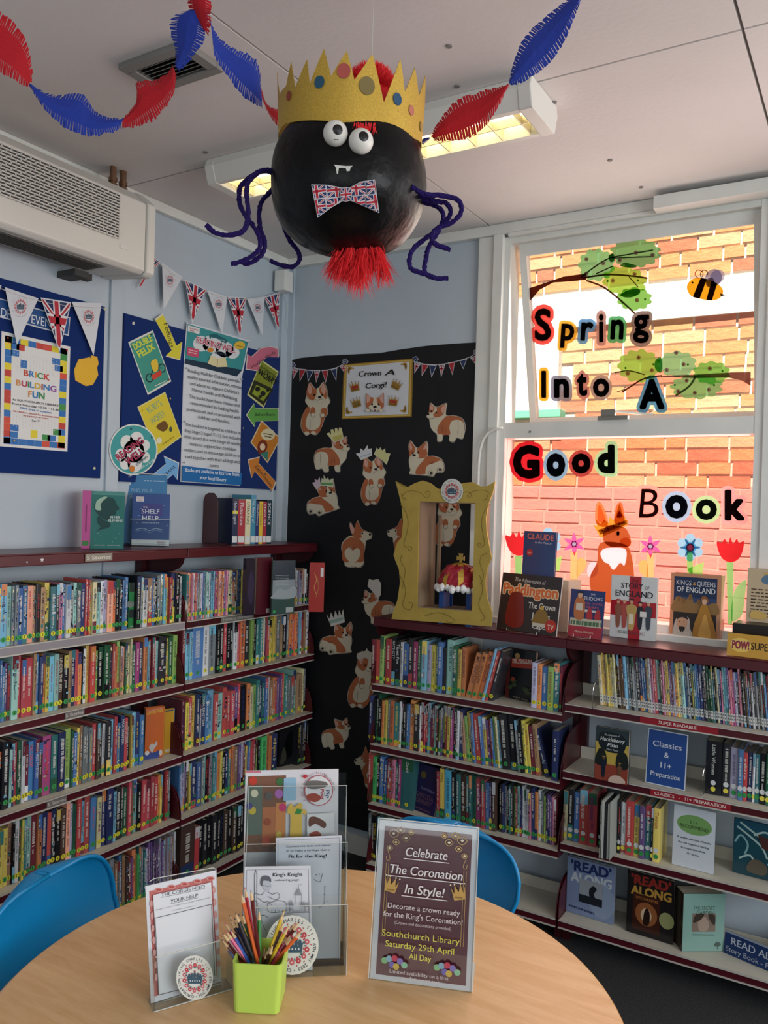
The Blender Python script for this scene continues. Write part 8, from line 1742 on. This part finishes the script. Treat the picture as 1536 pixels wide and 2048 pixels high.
# red fur tufts
def tuft(base_pts, dirf, n, L, seed, name='fur_tuft'):
    rr = random.Random(seed); m_ = MB()
    for i in range(n):
        b, d_, l_ = dirf(rr); w_ = rh*rr.uniform(.0006, .0014)+fh*rr.uniform(-.0008, .0008); P = [b]; d2 = V(d_)
        for k in range(3): d2 = (d2+V((rr.uniform(-.25, .25), rr.uniform(-.25, .25), rr.uniform(-.2, .12)))).normalized(); P.append(P[-1]+d2*l_/3)
        vs = [P[0]-w_, P[0]+w_, P[1]-w_*.9, P[1]+w_*.9, P[2]-w_*.6, P[2]+w_*.6, P[3]]; m_.add(vs, [(0, 1, 3, 2), (2, 3, 5, 4), (4, 5, 6)])
    o = m_.build(name, M_fur, sp_); o['kind'] = 'stuff'; return o
bot = at_depth(725, 500, DB)
CL = [(random.uniform(0, 6.28), random.random(), random.uniform(.6, 1.25)) for _ in range(26)]
def fb(rr):
    ca, cr, cl = rr.choice(CL); r_ = math.sqrt(cr)*.044; b = bot+rh*(r_*math.cos(ca)+rr.gauss(0, .006))+fh*(r_*math.sin(ca)*.7+rr.gauss(0, .006))+V((0, 0, .004))
    return b, (rh*(math.cos(ca)*cr*.5+rr.gauss(0, .10))+fh*(math.sin(ca)*.2+rr.gauss(0, .08))+V((0, 0, -1))).normalized(), rr.uniform(.05, .105)*cl
tuft(None, fb, 1700, .08, 1)
topc = at_depth(742, 178, DB)
def ft(rr):
    z_ = rr.random()**.7; a_ = rr.uniform(0, 6.28); R_ = .050*math.sqrt(max(0, 1-z_*z_)); b = topc+V((0, 0, -.02+z_*.055))+rh*R_*math.cos(a_)+fh*R_*math.sin(a_)
    return b, (rh*math.cos(a_)*(1-z_)+fh*math.sin(a_)*(1-z_)+V((rr.gauss(0, .3), rr.gauss(0, .3), z_+.2))).normalized(), rr.uniform(.012, .030)
tuft(None, ft, 4000, .03, 2)
MB().lathe(topc-V((0, 0, .12)), [(.056, 0), (.056, .09), (.048, .12), (.028, .145), (.0001, .152)], n=20, sx=rh, sy=fh).build('fur_core', M_fur, sp_, smooth=True)
def fe(rr): b = onball(rr.uniform(708, 752), rr.uniform(244, 258))+nC_*.004; return b, V((rr.uniform(-.2, .2), rr.uniform(-.2, .2), -1)), rr.uniform(.008, .022)
tuft(None, fe, 60, .02, 3)
MB().tube([topc+V((0, 0, -.03)), V((topc.x, topc.y, ZC-.0))], .0006, 5).build('hanging_thread', M_string, sp_)
# paper crown
R0, R1 = .166, .173; zb_c = BC_.z+.088
dv = -ray(708, 258); dhc = V((dv.x, dv.y, 0)).normalized(); rtc = V((0, 0, 1)).cross(dhc); rtc = rtc if rtc.dot(rh) > 0 else -rtc
def on_band(az, z_, k=0):   # az: 0 faces the camera, positive to the right
    R_ = R0+(R1-R0)*(z_-zb_c)/.15+k; return V((BC_.x, BC_.y, z_))+dhc*R_*math.cos(az)+rtc*R_*math.sin(az)
def solve(px, py):
    z_ = zb_c+.06; az = 0
    for _ in range(6):
        lo, hi = -1.5, 1.5
        for _ in range(22):
            m_ = (lo+hi)/2
            if proj(on_band(m_, z_))[0] < px: lo = m_
            else: hi = m_
        az = lo; lo, hi = zb_c-.1, zb_c+.3
        for _ in range(22):
            m_ = (lo+hi)/2
            if proj(on_band(az, m_))[1] > py: lo = m_
            else: hi = m_
        z_ = lo
    return az, z_
up_ = [solve(*p) for p in ((572, 172), (582, 124), (590, 176), (614, 119), (619, 168), (648, 97), (662, 152), (694, 101), (709, 160), (745, 108), (768, 205), (801, 118), (810, 184), (830, 135), (838, 192), (851, 152))]
lo_ = [solve(*p) for p in ((570, 248), (600, 242), (640, 241), (690, 247), (740, 257), (790, 270), (843, 287))]
hi_b = sum(z_ for a_, z_ in up_)/len(up_); a0 = up_[-1][0]; a1 = up_[0][0]+2*math.pi
for k in range(1, 16): up_.append((a0+(a1-a0)*k/16, (zb_c+.155 if k % 2 == 0 else zb_c+.085)))
def low(a_):
    aa = (a_+math.pi) % (2*math.pi)-math.pi
    L = sorted(lo_); 
    if aa <= L[0][0] or aa >= L[-1][0]:
        t_ = (aa-L[-1][0]) % (2*math.pi)/((L[0][0]-L[-1][0]) % (2*math.pi)); return L[-1][1]+(L[0][1]-L[-1][1])*t_
    for (p, z0_), (q, z1_) in zip(L, L[1:]):
        if p <= aa <= q: return z0_+(z1_-z0_)*(aa-p)/(q-p)
K = []
for i in range(len(up_)):
    (a_, z_), (b_, w_) = up_[i], up_[(i+1) % len(up_)]
    if i == len(up_)-1: b_ += 2*math.pi
    ns = max(2, int((b_-a_)/.05))
    for s_ in range(ns): K.append((a_+(b_-a_)*s_/ns, z_+(w_-z_)*s_/ns))
vs = []; fs = []; nK = len(K)
for a_, z_ in K:
    l_ = low(a_)
    for q_ in (0, .5, 1): vs.append(on_band(a_, l_+(z_-l_)*q_))
for i in range(nK):
    j = (i+1) % nK
    for q_ in (0, 1): fs.append((i*3+q_, j*3+q_, j*3+q_+1, i*3+q_+1))
crn = MB().add(vs, fs).build('paper_crown', M_gold, sp_); s_ = crn.modifiers.new('s', 'SOLIDIFY'); s_.thickness = .0015; crn['label'] = 'large gold glitter paper crown with coloured dots'
def az_of(px, z_):
    best = min(((abs(proj(on_band(math.radians(a_), z_))[0]-px), a_) for a_ in range(-89, 90)), key=lambda t_: t_[0]); return math.radians(best[1])
for x, y, r_, k in ((578, 186, .009, '#8a3c24'), (640, 183, .012, '#1c4c64'), (688, 167, .0145, '#a84c44'), (734, 193, .0175, '#7a6a3c'), (795, 204, .012, '#1f4868'), (822, 211, .010, '#b06854'), (841, 222, .010, '#9a7c3c')):
    z_ = at_depth(x, y, DB-.12).z; az = az_of(x, z_); m_ = MB(); ce = on_band(az, z_, .0022); t1_ = (on_band(az+.02, z_, .0022)-ce).normalized(); nn_ = t1_.cross(V((0, 0, 1)))
    vs = [ce+t1_*r_*math.cos(q_*.4488)+V((0, 0, 1))*r_*1.1*math.sin(q_*.4488) for q_ in range(14)]; vs = [v_ for v_ in vs]; vs2 = [on_band(az+(q_-0)*0+math.atan2((v_-ce).dot(t1_), R1), v_.z, .0022) for q_, v_ in enumerate(vs)]
    m_.prism(vs2, (V((BC_.x, BC_.y, z_))-ce).normalized()*.0012); m_.build('crown_dot', mat('dot_'+k[1:], k, .7), crn)

# streamer of fringed crepe paper
st_ = empty('crepe_streamer', at_depth(400, 0, 1.9), 'twisted fringed streamer of red and blue crepe paper under the ceiling', 'streamer')
def crepe(pairs, tf, col, d0, d1, seed):
    rr = random.Random(seed); A = spline([p[0] for p in pairs], 7, False); B = spline([p[1] for p in pairs], 7, False); n = len(A); m_ = MB(); W3 = []
    for i in range(n):
        t_ = i/(n-1); d_ = d0+(d1-d0)*t_; a_ = tf(*A[i]); b = tf(*B[i]); tw = .020*math.sin(t_*math.pi)
        W3.append((at_depth(a_[0], a_[1], d_+tw), at_depth(b[0], b[1], d_-tw)))
    # core sheet bowed a little, then fringes on both edges
    n_ = FWD
    for i in range(n-1):
        a0, b0 = W3[i]; a1, b1 = W3[i+1]; q_ = lambda a_, b_, t_: a_.lerp(b_, t_)-n_*(.010*math.sin(t_*math.pi))
        for (u, v) in ((.22, .5), (.5, .78)): m_.add([q_(a0, b0, u), q_(a0, b0, v), q_(a1, b1, v), q_(a1, b1, u)], [(0, 1, 2, 3)])
        for (u, v) in ((.22, 0), (.78, 1)):
            L = ((q_(a1, b1, u)-q_(a0, b0, u)).length); k = max(1, int(L/.0042))
            for s_ in range(k):
                t0_, t1_ = s_/k, (s_+.86)/k; j = n_*rr.uniform(-.004, .004)+V((0, 0, rr.uniform(-.002, .001))); e = rr.uniform(.9, 1.03)
                c0 = q_(a0, b0, u).lerp(q_(a1, b1, u), t0_); c1 = q_(a0, b0, u).lerp(q_(a1, b1, u), t1_); o0 = q_(a0, b0, v).lerp(q_(a1, b1, v), t0_)+j; o1 = q_(a0, b0, v).lerp(q_(a1, b1, v), t1_)+j
                m_.add([c0, c1, c1+(o1-c1)*e, c0+(o0-c0)*e], [(0, 1, 2, 3)])
    m_.build('red_section' if col is M_redcrepe else 'blue_section', col, st_)
crepe([((-70, 10), (-120, 200)), ((0, 45), (-50, 265)), ((60, 95), (0, 290)), ((105, 160), (50, 315)), ((125, 240), (90, 340)), ((130, 330), (122, 348))], zE, M_redcrepe, 1.86, 1.92, 1)
crepe([((128, 338), (122, 350)), ((190, 375), (165, 420)), ((250, 380), (220, 480)), ((330, 375), (290, 525)), ((370, 430), (370, 545)), ((430, 470), (440, 530)), ((510, 470), (480, 515))], zE, M_bluecrepe, 1.92, 1.94, 2)
crepe([((500, 470), (490, 515)), ((545, 400), (545, 505)), ((548, 325), (610, 480)), ((620, 320), (665, 425)), ((680, 280), (697, 370)), ((690, 258), (705, 300))], zE, M_redcrepe, 1.94, 1.94, 3)
crepe([((700, 270), (718, 285)), ((700, 200), (770, 230)), ((680, 120), (818, 160)), ((690, 70), (825, 100)), ((745, 42), (835, 60))], zE, M_bluecrepe, 1.94, 1.90, 4)
crepe([((752, -40), (845, -40)), ((752, 20), (845, 40)), ((780, 80), (842, 95)), ((815, 122), (833, 145))], zE, M_redcrepe, 1.88, 1.90, 5)
crepe([((835, 80), (845, 85)), ((880, 150), (858, 220)), ((940, 195), (900, 290)), ((1000, 220), (960, 370)), ((1035, 260), (1010, 415)), ((1045, 350), (1040, 425)), ((1050, 400), (1050, 432))], zE, M_bluecrepe, 1.90, 2.0, 6)
crepe([((1045, 350), (1050, 400)), ((1065, 410), (1075, 455)), ((1100, 435), (1100, 490)), ((1135, 440), (1125, 515)), ((1180, 450), (1170, 530)), ((1300, 480), (1300, 540))], zE, M_redcrepe, 2.0, 2.12, 7)
crepe([((60, 545), (60, 575)), ((140, 560), (140, 590)), ((165, 548), (150, 582)), ((190, 552), (180, 562))], zF, M_bluecrepe, 2.12, 2.08, 8)
crepe([((185, 550), (200, 560)), ((220, 480), (250, 562)), ((290, 400), (330, 555)), ((370, 370), (400, 510)), ((440, 350), (450, 440)), ((495, 340), (498, 345))], zF, M_redcrepe, 2.06, 1.98, 9)
crepe([((498, 338), (502, 342)), ((520, 240), (570, 320)), ((560, 150), (660, 255)), ((640, 70), (720, 170)), ((710, 15), (762, 70)), ((760, -25), (785, 10)), ((790, -50), (800, -40))], zF, M_bluecrepe, 1.97, 1.88, 10)
bpy.context.view_layer.update()
